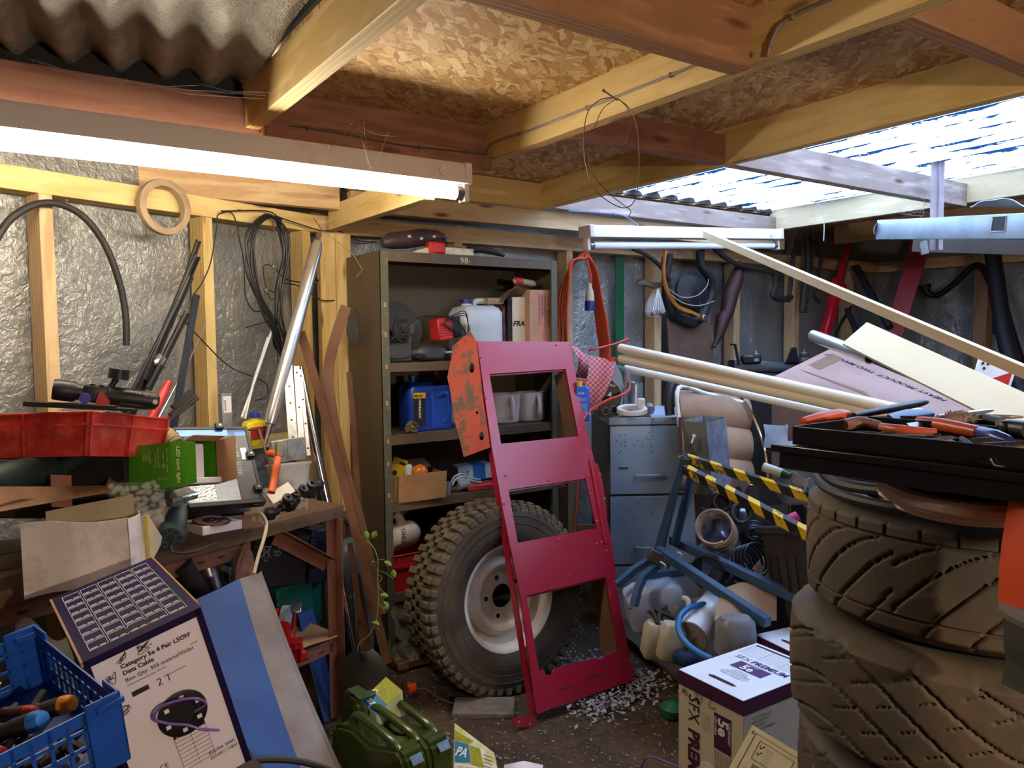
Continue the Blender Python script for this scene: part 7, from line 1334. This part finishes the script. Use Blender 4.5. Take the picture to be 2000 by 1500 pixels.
# right side bits behind the trestle
t = thing('storage_bin', 'dark brown plastic bin with ribbed sides behind the tyre stack', 'bin', XF(at(1512, 1180, 3.0), at(1590, 1195, 2.7) - at(1512, 1180, 3.0))); g = G(); loft(g, [(-.12, rrect(.28, .28, .02, cx=.14, cy=.14)), (.27, rrect(.34, .34, .02, cx=.15, cy=.15))], cap1=True); g.end('bin_body', plain('#2d2722', .6, 0, '#4a3e34', .4), t); g = G(); g.box((.15, .15, .285), (.37, .37, .03), bev=.006); g.end('lid', plain('#3b3a3c', .45, 0, '#55504a', .3), t); g = G(); [g.box((x, -.013, .09), (.012, .012, .2)) for x in (.03, .10, .17, .24)]; g.end('ribs', plain('#352e28', .6), t)
g = G(); g.box2((0, 0, 0), (.20, .12, .22), bev=.02, seg=3); g.jig(.02, 8); tag(g.end('cloth_bundle', plain('#60666e', .8, 0, '#3e444c', .4), M=XF(at(1535, 985, 3.2), RH)), 'dull grey cloth bundle behind the taped bars', 'cloth')
rod('pink_tube', 'pink plastic tube end between the taped bars', 'tube', [at(1532, 1022, 3.0), at(1558, 1010, 3.0)], .025, plain('#c82a6a', .4), 14)
_mt = rod('marker_tube', 'pale green and white tube with dark green end lying above the taped bars', 'tube', [at(1492, 912, 2.95), at(1528, 925, 2.9)], .018, plain('#b4bcb0', .4, 0, '#8c948a', .4, 25), 14); adopt(rod('cap', 'x', 'cap', [at(1529, 925, 2.9), at(1544, 930, 2.88)], [.018, .012], plain('#16482c', .4), 12), _mt)
for k, (qs, lab, col) in enumerate((([(1430, 928), (1475, 945), (1452, 960), (1428, 945)], 'folded white paper behind the lower taped bar', '#dfe2ea'), ([(1540, 925), (1582, 932), (1575, 965), (1545, 945)], 'white paper scrap near the tyre stack', '#d5d8de'), ([(1573, 955), (1588, 962), (1586, 985), (1575, 972)], 'bright blue plastic scrap at the end of the taped bar', '#2c8ad8'), ([(1545, 885), (1590, 895), (1590, 925), (1538, 918)], 'pale blue paper under the black trays', '#9fb4cc'))):
    dd = 3.1 if k != 2 else 2.7; q4 = [at(x, y, dd + .05 * i) for i, (x, y) in enumerate(qs)]; g = G(); g.sheet(lambda u, v: q4[0].lerp(q4[1], u).lerp(q4[3].lerp(q4[2], u), v) + V((0, 0, .012 * sin(u * 6 + v * 4))), 6, 5, .001); tag(g.end('paper_scrap', plain(col, .6)), lab, 'paper')
bx('dark_case', 'tall dark case behind the springs and the bin', 'case', XF(at(1500, 1180, 3.6), RH), (-.1, .0, -.3), (.16, .18, .36), plain('#16161c', .6, 0, '#2c2620', .4), .01)
# floor group in front of the trestle
a, b = onZ(1215, 1245, .02), onZ(1340, 1345, .02); d = (b - a).normalized(); n_ = V((-d.y, d.x, 0)); M = XF(a - d * .25, d); g = G(); g.box2((0, 0, 0), (1.5, .55, .018), bev=.002); tag(g.end('plywood_board', plain('#5c4a3a', .8, 0, '#3f332a', .5, 5), M=M), 'old plywood board lying on the dirt in front of the plastic containers', 'board')
def blob(name, lab, cat, c, dim, m, rot=0, tilt=(0, 0), r=.3, cap=True):
    g = G(); w, d_, h = dim; loft(g, [(0, rrect(w * .8, d_ * .8, w * r * .7)), (h * .08, rrect(w * .97, d_ * .97, w * r)), (h * .5, rrect(w, d_, w * r)), (h * .85, rrect(w * .95, d_ * .95, w * r)), (h, rrect(w * .7, d_ * .7, w * r * .8))], cap1=cap); g.jig(.006, 10); return tag(g.end(name, m, M=T(*c) @ RZ(rot) @ RX(tilt[0]) @ RY(tilt[1])), lab, cat)
blob('water_tank', 'bluish white plastic tank lying against the filing cabinet', 'tank', at(1285, 1212, 3.28), (.25, .16, .17), milky('#aab9cc', '#d8d0cc', .2), -30, (10, -12), .12)
g = G(); g.box((0, 0, 0), (.12, .002, .03)); tag(g.end('paper_label', plain('#c9a8a0', .6, 0, '#2a2224', .35, 60), M=XF(at(1295, 1196, 3.06), at(1310, 1190, 3.06) - at(1295, 1196, 3.06))), 'pinkish printed label on the bluish tank', 'label')
rod('white_loop', 'white looped handle beside the bluish tank', 'handle', [at(1335, 1168, 3.1), at(1343, 1172, 3.08), at(1345, 1188, 3.08)], .011, WHITE, 10, 4)
YC = milky('#c9c4ac', '#8f8a6c', .4); blob('plastic_canister', 'yellowed white plastic canister left of the blue hose', 'canister', at(1272, 1279, 2.95), (.085, .09, .13), YC, -30, (5, 6), .25); blob('plastic_canister', 'second yellowed canister joined beside the blue hose', 'canister', at(1304, 1284, 2.9), (.10, .10, .13), YC, -30, (0, 10), .25)
g = G(); [g.tube([V((.05 * sin(k), .02 * cos(k * 2), 0)), V((.05 * sin(k + 1.5), .03, .035))], .009, 6) for k in range(7)]; tag(g.end('tap_fittings', IRON, M=T(*at(1296, 1211, 2.95))), 'dark tap fittings on top of the yellowed canisters', 'fittings')
blob('plastic_canister', 'grey dirty plastic canister behind the white cable cartons', 'canister', at(1435, 1275, 2.75), (.15, .12, .13), milky('#8f9498', '#5a5044', .45), -20, (0, 0), .35)
A, Bq = at(1347, 1248, 2.85), at(1402, 1180, 3.15); M = XY(A, (Bq - A).orthogonal(), (Bq - A).cross((Bq - A).orthogonal())); L = (Bq - A).length; t = thing('plastic_container', 'white cylindrical plastic container tipped on its side', 'container', M); g = G(); g.lathe([(0, .004), (.062, .0), (.068, .008), (.068, L), (0, L)], 32); g.end('body', plain('#dfe6f0', .2, 0, '#c4ccd8', .2), t); g = G(); g.lathe([(0, .0), (.064, -.002), (.066, .004)], 32); g.box((0, 0, -.003), (.018, .06, .003)); g.end('muddy_base', plain('#8c8070', .8, 0, '#5c5246', .4, 18), t)
rod('blue_hose', 'bright blue hose curving over the white containers', 'hose', [at(1375, 1180, 3.0), at(1350, 1186, 2.92), at(1330, 1202, 2.86), at(1325, 1225, 2.82), at(1335, 1250, 2.78), at(1360, 1272, 2.72), at(1390, 1288, 2.66)], .0115, plain('#2a7cc4', .35), 12, 6)
rod('grey_hose', 'dirty grey hose behind the blue hose', 'hose', [at(1345, 1178, 3.1), at(1370, 1172, 3.1), at(1400, 1158, 3.15)], .014, plain('#5a5450', .6), 10, 5)
rod('blue_rag', 'dark blue cloth under the blue hose', 'cloth', [at(1325, 1282, 2.85), at(1345, 1290, 2.8), at(1365, 1290, 2.8)], .03, plain('#14305c', .8), 10)
q4 = [at(1412, 1150, 3.0), at(1517, 1128, 3.05), at(1517, 1206, 2.8), at(1395, 1212, 2.78)]; g = G(); g.sheet(lambda u, v: q4[0].lerp(q4[1], u).lerp(q4[3].lerp(q4[2], u), v) + V((0, 0, .02 * sin(pi * v) + .01 * sin(u * 5))), 12, 10, .004); tag(g.end('cardboard_sheet', plain('#b3967e', .8, 0, '#8c6440', .45, 4)), 'stained brown cardboard lying under the blue trestle rail', 'cardboard')
q5 = [at(1460, 1120, 3.1), at(1530, 1040, 3.3), at(1535, 1110, 3.15), at(1518, 1150, 3.05)]; g = G(); g.sheet(lambda u, v: q5[0].lerp(q5[1], u).lerp(q5[3].lerp(q5[2], u), v), 4, 4, .004); tag(g.end('cardboard_sheet', plain('#8f7460', .8, 0, '#6a503c', .4, 5)), 'torn brown cardboard standing behind the bottom springs', 'cardboard')
g = G(); g.lathe([(0, 0), (.04, .0), (.05, .03), (.02, .05), (0, .05)], 12); g.jig(.01, 20); tag(g.end('green_scrap', plain('#1c6a48', .4), M=T(*onZ(1312, 1396, .0))), 'dark green plastic scrap on the dirt beside the cable cartons', 'scrap')
# ================================================================== CATEGORY 5e CARTONS (right)
PURP = plain('#4a1c3c', .3, 0, '#5a2a48', .25, 6); MUT2 = plain('#d9c9ae', .6, 0, '#cbb896', .2, 3); TOP_SKYLIT = plain('#e8ecf2', .45, 0, '#d5dae2', .15)  # carton top is bluish white: skylight painted into its colour
O, e = boxfit((1452, 1360), [(1325, 1308), (1462, 1560), (1608, 1296)], 2.13); W_, D_ = e[0].length, e[2].length; H_ = .44
MB_ = XF(O + e[0] - V((0, 0, H_)), -V((e[0].x, e[0].y, 0))); 
def cat5(lab, M, W_, D_, H_, full=True):
    t = thing('cable_carton', lab, 'carton', M); g = G(); g.box2((0, 0, 0), (W_, D_, H_), bev=.002); g.end('carton_body', MUT2, t)
    g = G(); g.box2((.001, .001, H_), (W_ - .001, D_ - .001, H_ + .0015)); g.end('skylit_face', TOP_SKYLIT, t); g = G(); b = .042
    for a, c in (((-.0012, -.0012), (W_ + .0012, 0)), ((W_, -.0012), (W_ + .0012, D_)), ((-.0012, 0), (0, D_)), ((0, D_), (W_, D_ + .0012))): g.box2((a[0], a[1], H_ - b), (c[0], c[1], H_ + .0008))
    g.end('purple_band', PURP, t, smooth=0)
    g = G(); g.prism([(W_ * .30, .05), (W_ * .34, .042), (W_ * .68, .044), (W_ * .72, .052), (W_ * .66, .058), (W_ * .36, .058)], H_, H_ + .0024); g.box((W_ + .0018, D_ * .72, H_ * .75), (.001, .003, .2)); g.end('hand_slot', plain('#3a2418', .9), t)
    zt = H_ + .0022; F = T(0, 0, zt); g = G(); g.text('SFX', F @ T(.03, .215, 0), .034); g.text('PREMIUM', F @ T(.092, .215, 0), .034, bold=.0012, sx=.92)
    for k, s_ in enumerate(('4 PAIR UTP', '1000 FT (305M)', 'CMR 24AWG COPPER', 'ISO/IEC11801 EC-61156-5', 'EN50173 EN50288-3-1')): g.text(s_, F @ T(W_ / 2, .135 - k * .0105, 0), .0095, align='CENTER')
    g.end('printed_lettering', INKP, t); g = G(); g.box((W_ / 2, .178, zt), (.115, .052, .0006)); g.end('logo_block', INKP, t)
    g = G(); g.text('5e', F @ T(W_ / 2 - .03, .160, .0006), .044, bold=.0012); g.text('CATEGORY', F @ T(W_ / 2 - .03, .193, .0006), .009); g.end('logo_digits', INKW, t)
    g = G(); y0 = .255
    for k in range(8): g.tube([F @ V((.015, y0 + k * .0115, 0)), F @ V((W_ - .01, y0 + k * .0115, 0))], .0003, 3)
    for xx in (.015, .09, .165, W_ - .01): g.tube([F @ V((xx, y0, 0)), F @ V((xx, y0 + .0805, 0))], .0003, 3)
    g.box2((.015, y0 + .081, zt - .001), (W_ - .01, y0 + .09, zt + .0004)); g.end('table_print', plain('#3a3844', .6), t)
    return t
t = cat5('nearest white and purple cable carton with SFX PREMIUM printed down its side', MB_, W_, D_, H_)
R_ = lambda x, z: XY((x, -.002, z), (0, 0, -1), (1, 0, 0)); z0 = H_ - .055; g = G(); g.text('SFX', R_(.045, z0), .060, sx=.85); g.end('side_lettering', INK, t); g = G(); g.text('PREMIUM', R_(.045, z0 - .105), .060, bold=.0026, sx=.9); g.end('side_name', PURP, t)
g = G(); g.box((.175, -.0012, H_ - .125), (.062, .001, .105)); g.end('logo_panel', PURP, t); g = G(); g.text('5e', R_(.160, H_ - .082), .052, bold=.0016, sx=1.0); g.text('CATEGORY', R_(.196, H_ - .082), .013, bold=.0003); g.text('LSZH CABLE', R_(.147, H_ - .082), .010, bold=.0003); g.end('logo_letters', INKW, t)
g = G()
for k, s_ in enumerate(('EN50173 EN50288-3-1', 'ISO/IEC11801 IEC-61156-5', 'UTP305-LSZH', '1000 FT (305M)', '24AWG (COPPER)', '4-PAIR UTP')): g.text(s_, R_(.147 + k * .0105, H_ - .185), .0095)
for k in range(5): g.tube([V((.10 + k * .007, -.0015, H_ - .09)), V((.10 + k * .007, -.0015, H_ - .145))], .0004, 3)
rr = random.Random(5)
for cx, cz, n, s in ((.028, H_ - .058, 12, .012), (.085, H_ - .055, 12, .016)): g.tube(smooth_path([V((cx + rr.uniform(-s, s), -.002, cz + rr.uniform(-s, s))) for _ in range(n)], 4), .0006, 4)
g.tube(smooth_path([V((x, -.002, H_ - z)) for x, z in ((.115, .03), (.128, .022), (.135, .035), (.125, .06), (.13, .066), (.15, .058))], 4), .0008, 4); g.end('small_lettering', INK, t)
g = G(); SX = XY((W_ + .002, 0, 0), (0, 1, 0), (0, 0, 1))
for k, s_ in enumerate(('In accordance with', 'ISO / IEC11801', 'IEC: 61156-5', 'EN50173 EN50288-3-1')): g.text(s_, SX @ T(.035, H_ - .062 - k * .0135, 0), .011)
g.box((W_ + .0015, .085, H_ - .145), (.001, .045, .045)); g.end('right_lettering', INK, t)
g = G(); F = XY((0, -.002, 0), (1, 0, 0), (0, 0, 1)); g.lathe([(.016, .0), (.034, .0), (.034, .003), (.030, .005), (.018, .006), (.014, .012), (.010, .012), (.010, 0)], 30, F @ T(.125, H_ - .265, 0)); g.end('cable_outlet', plain('#ddd0c0', .4), t)
C0 = F @ V((.125, H_ - .265, .01)); MBt = MB_; g = G(); g.tube(smooth_path([C0, C0 + V((-.015, -.03, .004)), C0 + V((-.08, -.06, .012)), C0 + V((-.16, -.07, .0)), C0 + V((-.21, -.06, -.06)), C0 + V((-.23, -.05, -.17))], 7), .0028, 8); g.tube(smooth_path([C0 + V((.0, -.01, 0)), C0 + V((-.02, -.03, -.03)), C0 + V((-.05, -.05, -.10))], 5), .0028, 8); g.end('violet_cable', VIO, t)
O2 = at(1475, 1240, 2.75); M2 = MB_.copy(); M2.translation = V((O2.x, O2.y, O2.z - H_)); M2 = M2 @ RZ(-8)
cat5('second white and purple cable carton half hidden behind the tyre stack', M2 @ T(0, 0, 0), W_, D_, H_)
if M2.translation.z > .01: bx('wooden_block', 'low block under the second cable carton', 'block', Matrix.Translation((M2.translation.x, M2.translation.y, 0)) @ M2.to_3x3().to_4x4(), (0, 0, 0), (W_, D_, M2.translation.z - .002), IRON, .003)
# service record card
a, b, c = at(1470, 1416, 1.80), at(1640, 1518, 1.58), at(1452, 1560, 1.70); M = XY(a, b - a, c - a); t = thing('service_card', 'cream service record card leaning on the nearest cable carton', 'card', M); g = G(); g.box2((0, 0, -.001), (.34, .24, .001)); g.end('card', plain('#cfc19a', .6, 0, '#b8a87c', .2), t)
g = G(); s = -.0018 if (M.col[2].to_3d()).dot(CAM - a) < 0 else .0018
for x0, y0, x1, y1 in ((.02, .012, .30, .22), (.04, .022, .14, .065)): g.tube([(x0, y0, s), (x1, y0, s), (x1, y1, s), (x0, y1, s)], .0008, 4, True)
F = XY((0, 0, s), (1, 0, 0), (0, -1, 0)) if s < 0 else XY((0, 0, s), (1, 0, 0), (0, -1, 0)); g.text('SERVICE RECORD', F @ T(.05, -.082, 0), .012, bold=.0005)
for k in range(6): g.text('service due', F @ T(.065, -.032 - k * .006, 0), .0045)
for y0 in (.035, .05): g.tube([(.046, y0 - .004, s), (.050, y0 + .002, s), (.059, y0 - .008, s)], .001, 4)
for y0 in (.09, .115, .14): g.tube([(.03, y0, s), (.29, y0, s)], .0005, 3)
g.cyl(.004, -.002, .002, T(.012, .014, 0), 10); g.end('printed_form', plain('#4a4438', .6), t)
# ================================================================== TYRE STACK
TR = plain('#4c443a', .7, 0, '#735e46', .42, 6, .2, 40)
def tyre(lab, c, R, w, ri, pat):
    g = G(); NA, NZ = 520, 44; prof = [(ri, .02), (ri + .01, .004), (ri + .035, -.002 + .0), (R - .05, .0), (R - .018, .012), (R - .005, .03)]
    prof = [(ri, .03), (ri + .006, .012), (ri + .03, .002), (R - .055, .0), (R - .025, .006), (R - .008, .02)] + [(R + .0035 * sin(pi * k / NZ), .024 + (w - .048) * k / NZ) for k in range(NZ + 1)] + [(R - .008, w - .02), (R - .025, w - .006), (R - .055, w), (ri + .03, w - .002), (ri + .006, w - .012), (ri, w - .03)]
    g.lathe(prof, NA)
    for v in g.bm.verts:
        r_ = sqrt(v.co.x ** 2 + v.co.y ** 2)
        if r_ > R - .006:
            a = atan2(v.co.y, v.co.x); zz_ = v.co.z / w; dp = pat(a, zz_)
            if dp > 0: f = 1 - .008 * dp / r_; v.co.x *= f; v.co.y *= f
    return tag(g.end('car_tyre', TR, M=T(*c), smooth=60), lab, 'tyre')
def patA(a, z):      # directional curved grooves with a plain shoulder
    if abs(z - .80) < .012 or abs(z - .22) < .01: return 1.0
    if z > .82: return .8 if (a * 11) % 1 < .05 else 0
    v = a * 4.2 + (.8 - z) ** .6 * 3.2; return 1.0 if (v % 1.0) < .10 else 0
def patB(a, z):      # long sweeping grooves
    v = z * 3.0 + .9 * sin(a * 3.0) + a * .8; w = z * 5 - a * 3.1
    return 1.0 if (v % 1.0) < .09 else (.7 if (w % 1.0) < .06 and (v % 1) > .5 else 0)
SCx = at(1915, 1000, 1.46); sx, sy = SCx.x, SCx.y; LAT = RH
for k, (z, R, off, pat, lab) in enumerate(((.93, .305, (0, 0), patA, 'topmost worn car tyre of the stack, under the black trays'), (.70, .325, (-.008, .006), patB, 'second car tyre from the top of the stack'), (.47, .322, (.004, -.004), patB, 'third car tyre from the top of the stack'), (.235, .32, (-.004, .0), patA, 'fourth car tyre from the top of the stack'), (.003, .32, (0, 0), patB, 'lowest car tyre of the stack, on the dirt'))):
    o = tyre(lab, (sx + off[0], sy + off[1], z), R, .222, .20, pat); o.rotation_euler.z = k * 1.3; o['group'] = 'car tyres stacked on the right'
ZT = 1.155
g = G()
for k in range(5): g.tube(smooth_path([V((sx + (.30 - .014 * k) * cos(a * .5236), sy + (.285 - .012 * k) * sin(a * .5236), ZT + .008 + .0165 * k + .006 * sin(a * 2 + k))) for a in range(12)], 6, True), .0095, 8, True)
tag(g.end('black_hose', RUBBER), 'black hose coiled on top of the tyre stack', 'hose'); g = G()
HC = at(1960, 960, 1.30); 
for k in range(3): g.tube(smooth_path([onZ(x, y - 8 * k + 16, ZT + .014 + .014 * k) for x, y in ((1728, 950), (1765, 968), (1810, 982), (1870, 993), (1930, 998), (2010, 998))], 6), .0125, 8)
tag(g.end('beige_hose', plain('#eed8c8', .45, 0, '#dcc0ac', .2)), 'beige braided hose strands between the tyres and the black trays', 'hose')
# black trays on the stack
TZ = 1.255; a_, b_ = at(1548, 846, 1.27), at(2000, 884, 1.0); a_.z = b_.z = TZ; dx = (b_ - a_).normalized(); MT = XF(a_, dx)
BT = plain('#121116', .3, .1, '#221c1c', .3, 5)
t = thing('steel_tray', 'upper black steel tray full of hand tools on the tyre stack', 'tray', MT @ T(.0, 0, .015)); g = G(); g.box2((0, 0, 0), (.62, .24, .003)); g.box2((0, 0, 0), (.62, .003, .030), bev=.0008); g.box2((0, .237, 0), (.62, .24, .030)); g.box2((0, 0, 0), (.003, .24, .030)); g.box2((.617, 0, 0), (.62, .24, .030)); g.end('tray_body', BT, t)
g = G(); g.tube([(.30, -.002, .012), (.30, -.006, .012), (.305, -.006, .004), (.315, -.002, .003)], .0016, 6); g.end('catch', STEEL, t)
t = thing('steel_tray', 'lower black steel tray sticking out to the left under the upper one', 'tray', MT @ T(-.035, -.01, 0)); g = G(); g.box2((0, 0, .0), (.70, .27, .013), bev=.0015); g.box2((.012, .006, -.027), (.70, .26, .0), bev=.0015); g.end('tray_body', BT, t); g = G(); g.lathe([(0, 0), (.010, .002), (.012, 0)], 14, XY((.42, .004, -.002), (1, 0, 0), (0, 0, 1)), 0, 180); g.end('handle_recess', STEEL, t)
TT = TZ + .031 + .02
def tl(px, py, h=.04, yo=None): return onZ(px, py - 8, TZ + .022 + h * .4)
def tool(nm, lab, cat, pts, r, m, seg=10, flat=1, sm=5): return rod(nm, lab, cat, [tl(*p) for p in pts], r, m, seg, sm, flat=flat)
ORG = plain('#e2602c', .35, 0, '#c84a1c', .2); SAL = plain('#c8583c', .4, 0, '#a84430', .3)
tool('pliers', 'bright orange plastic tool handle at the left end of the black tray', 'tool', ((1568, 832, .030), (1600, 826, .036), (1640, 818, .045), (1660, 818, .040)), [.008, .012, .012, .007], ORG)
tool('pliers', 'grey and red tool handle lying in the black tray', 'tool', ((1648, 838, .035), (1680, 834, .04), (1720, 840, .035)), [.010, .012, .008], plain('#7a6a64', .4, 0, '#a83c30', .4, 30))
tool('pliers', 'long salmon red handle along the front edge of the tray', 'tool', ((1722, 842, .036), (1760, 848, .036), (1830, 852, .034)), [.007, .009, .005], SAL)
_pl = tool('pliers', 'orange handle with blue ferrule in the middle of the tray', 'tool', ((1794, 830, .046), (1840, 838, .044), (1912, 852, .040)), [.008, .012, .010], plain('#d8502a', .35, 0, '#b83c1c', .3))
_fr = tool('blue_ferrule', 'x', 'tool', ((1914, 852, .040), (1945, 862, .036), (1972, 870, .03)), [.010, .012, .008], plain('#2c3a7c', .3, .5, '#6a78a8', .4))
adopt(_fr, _pl); tool('chisel', 'dark slender chisel pointing up to the right in the tray', 'chisel', ((1668, 820, .045), (1730, 808, .055), (1795, 796, .062), (1812, 793, .064)), [.006, .008, .008, .003], plain('#1c1a24', .4, .2))
tool('tin_snips', 'blue-grey metal plate tool behind the salmon handle', 'tool', ((1740, 826, .045), (1780, 818, .05), (1820, 814, .05)), [.010, .014, .008], plain('#2e4668', .35, .5), flat=.4)
tool('paint_brush', 'thin silver-stemmed brush with dark tip in the tray', 'brush', ((1832, 821, .052), (1880, 816, .055), (1922, 811, .058), (1940, 809, .06)), [.003, .004, .005, .002], plain('#c8c8c4', .3, .6))
tool('paint_brush', 'second thin brush at the right end of the tray', 'brush', ((1940, 820, .058), (1970, 822, .058), (1998, 822, .058)), [.003, .004, .002], plain('#a89c8c', .4, .4))
tool('screwdriver', 'black and yellow screwdriver handle at the right end of the tray', 'screwdriver', ((1952, 845, .05), (1958, 844, .052), (1975, 843, .055), (2010, 848, .055)), [.006, .012, .013, .014], plain('#1a1a1c', .4, 0, '#d8c020', .06, 3))
tool('punch', 'dark grey tool handle behind the screwdriver', 'tool', ((1890, 832, .05), (1920, 828, .055), (1955, 834, .055)), [.006, .012, .010], plain('#2a2a30', .5))
tool('steel_rod', 'dark steel rod lying behind the handles in the tray', 'rod', ((1700, 826, .04), (1760, 824, .045), (1850, 826, .045)), .004, IRON)
tool('saw_blade', 'narrow toothed steel blade between the handles', 'blade', ((1775, 840, .04), (1800, 836, .042), (1830, 834, .042)), .006, STEEL, 4, .2)
g = G(); rr = random.Random(12); Pf = at(1875, 806, 1.32)
for k in range(420):
    a = rr.uniform(0, 2 * pi); e_ = rr.uniform(0, 1.3); d = V((cos(a) * cos(e_), sin(a) * cos(e_), sin(e_) * .75)); s_ = Pf + V((rr.uniform(-.022, .022), rr.uniform(-.015, .015), -.012)); g.tube([s_, s_ + d * rr.uniform(.010, .024)], .0006, 3)
b = bmesh.new(); bmesh.ops.create_icosphere(b, subdivisions=2, radius=.022, matrix=T(*(Pf - V((0, 0, .01)))) @ SCL(1.5, 1, .6)); g.merge(b); tag(g.end('wire_wool', plain('#8a7868', .9, 0, '#6c5c50', .4)), 'fluffy brown tuft of wire wool on the tools', 'wire wool')
g = G(); rr = random.Random(31)
for k in range(70):
    c = V((rr.uniform(.06, .56), rr.uniform(.05, .20), rr.uniform(.024, .036))); a = rr.uniform(0, 3.1); L = rr.uniform(.02, .05); d = V((cos(a) * L, sin(a) * L * .6, rr.uniform(-.004, .004))); g.tube([MT @ (c - d), MT @ c, MT @ (c + d)], [rr.uniform(.002, .007) for _ in range(3)], 7)
tag(g.end('tool_pile', IRON), 'dark small tools and offcuts filling the tray behind the handles', 'tools', kind='stuff')
# hi-vis jacket hanging at the right edge
HV = plain('#ff5a1c', .6, 0, '#f04a10', .2, 5); t = thing('hi_vis_jacket', 'bright orange hi-vis jacket with a reflective band hanging at the right', 'jacket')
def drape(name, L_, m, d=.92):
    g = G(); 
    def f(u, v):
        i = min(int(v * (len(L_) - 1)), len(L_) - 2); fr = v * (len(L_) - 1) - i; x = L_[i][0] + (L_[i + 1][0] - L_[i][0]) * fr; y = L_[i][1] + (L_[i + 1][1] - L_[i][1]) * fr
        a = u * pi; return at(x + 128, y + 8 * u, d + .12) + RH * (-.0) - RH * (.092 * cos(a * .5) * (1 + (2020 - x - 0) / 900 - .05)) - FH * (.085 * sin(a)) + V((0, 0, .004 * sin(v * len(L_) * 3 + u * 9) * (len(L_) > 3)))
    g.sheet(f, 18, 24, .003); return g.end(name, m, t)
drape('orange_cloth', ((1998, 870), (1984, 930), (1975, 980), (1962, 1060), (1958, 1120), (1956, 1168)), HV); drape('reflective_band', ((1957, 1166), (1958, 1190), (1966, 1205)), plain('#b8aca4', .4, .2)); drape('grey_lining', ((1966, 1203), (1966, 1250), (1970, 1290), (1962, 1330)), plain('#3c3a34', .85, 0, '#55524a', .4, 8))
# ================================================================== FLOOR LITTER
g = G(); rr = random.Random(21)
for k in range(9000):
    x, y = rr.uniform(.9, 3.4), rr.uniform(1.1, 3.0)
    if rr.random() > .35 + .65 * max(0, mnoise.noise(V((x * 2.2, y * 2.2, 1))) + .35): continue
    z = fl((x + 3.2) / 9.6, (y + 2.8) / 6.6).z; a = rr.uniform(0, 6.3); s = rr.uniform(.0015, .008); c = V((x, y, z + rr.uniform(.001, .006))); u = V((cos(a), sin(a), rr.uniform(-.5, .5))) * s; w = V((-sin(a), cos(a), rr.uniform(-.5, .5))) * s * rr.uniform(.3, .8)
    g.quad(c - u - w, c + u - w * .4, c + u * .8 + w, c - u * .6 + w)
tag(g.end('leaf_litter', plain('#8f8270', .9, 0, '#5c4c3c', .5, 60), smooth=0), 'dry leaf flakes and chips scattered over the dirt floor', 'litter', kind='stuff')
g = G(); rr = random.Random(22); cc = [onZ(1180, 1380, .0), onZ(1250, 1340, 0), onZ(1130, 1300, 0)]
for k in range(900):
    c0 = rr.choice(cc); c = c0 + V((rr.gauss(0, .07), rr.gauss(0, .05), rr.uniform(.0, .022))); a = rr.uniform(0, 6.3); s = rr.uniform(.003, .010); u = V((cos(a), sin(a), rr.uniform(-.6, .6))) * s; w = V((-sin(a), cos(a), rr.uniform(-.6, .6))) * s * .6; g.quad(c - u - w, c + u - w, c + u + w, c - u + w)
tag(g.end('paint_flakes', plain('#a9a6a8', .8, 0, '#7c7880', .4, 60), smooth=0), 'heap of pale grey flakes on the dirt by the frame foot', 'debris', kind='stuff')
bx('concrete_slab', 'broken grey concrete slab set in the dirt by the wheel', 'slab', T(*onZ(945, 1388, -.012)) @ RZ(-35), (-.12, -.07, 0), (.12, .07, .024), plain('#7d7268', .95, 0, '#5c5048', .5, 20, .6, 50), .004)
g = G(); g.lathe([(0, .004), (.018, .0), (.026, .014), (.020, .034), (.0, .04)], 12); g.jig(.014, 45); tag(g.end('orange_scrap', plain('#d84a1c', .4), M=T(*onZ(803, 1352, .0))), 'small bright orange scrap on the dirt left of the wheel', 'scrap')
rod('ground_wire', 'thin pale wire lying on the dirt in front of the wheel', 'wire', [onZ(x, y, .008) for x, y in ((790, 1350), (830, 1345), (860, 1365), (900, 1375), (950, 1362), (985, 1350))], .0015, plain('#8a7a60', .6), 5, 6)
g = G(); g.sheet(lambda u, v: onZ(985 + 75 * u, 1505 - 18 * v + 8 * abs(2 * u - 1), .03 + .02 * sin(u * 4)), 6, 4, .002); tag(g.end('paper_packet', plain('#e3d6d6', .7)), 'white paper packet on the floor at the front', 'packet')
rod('floor_cable', 'thick dark cable on the floor behind the data cable carton', 'cable', [at(490, 1486, 1.75), at(540, 1483, 1.78), at(600, 1490, 1.8), at(660, 1510, 1.8)], .008, RUBBER, 8, 5)
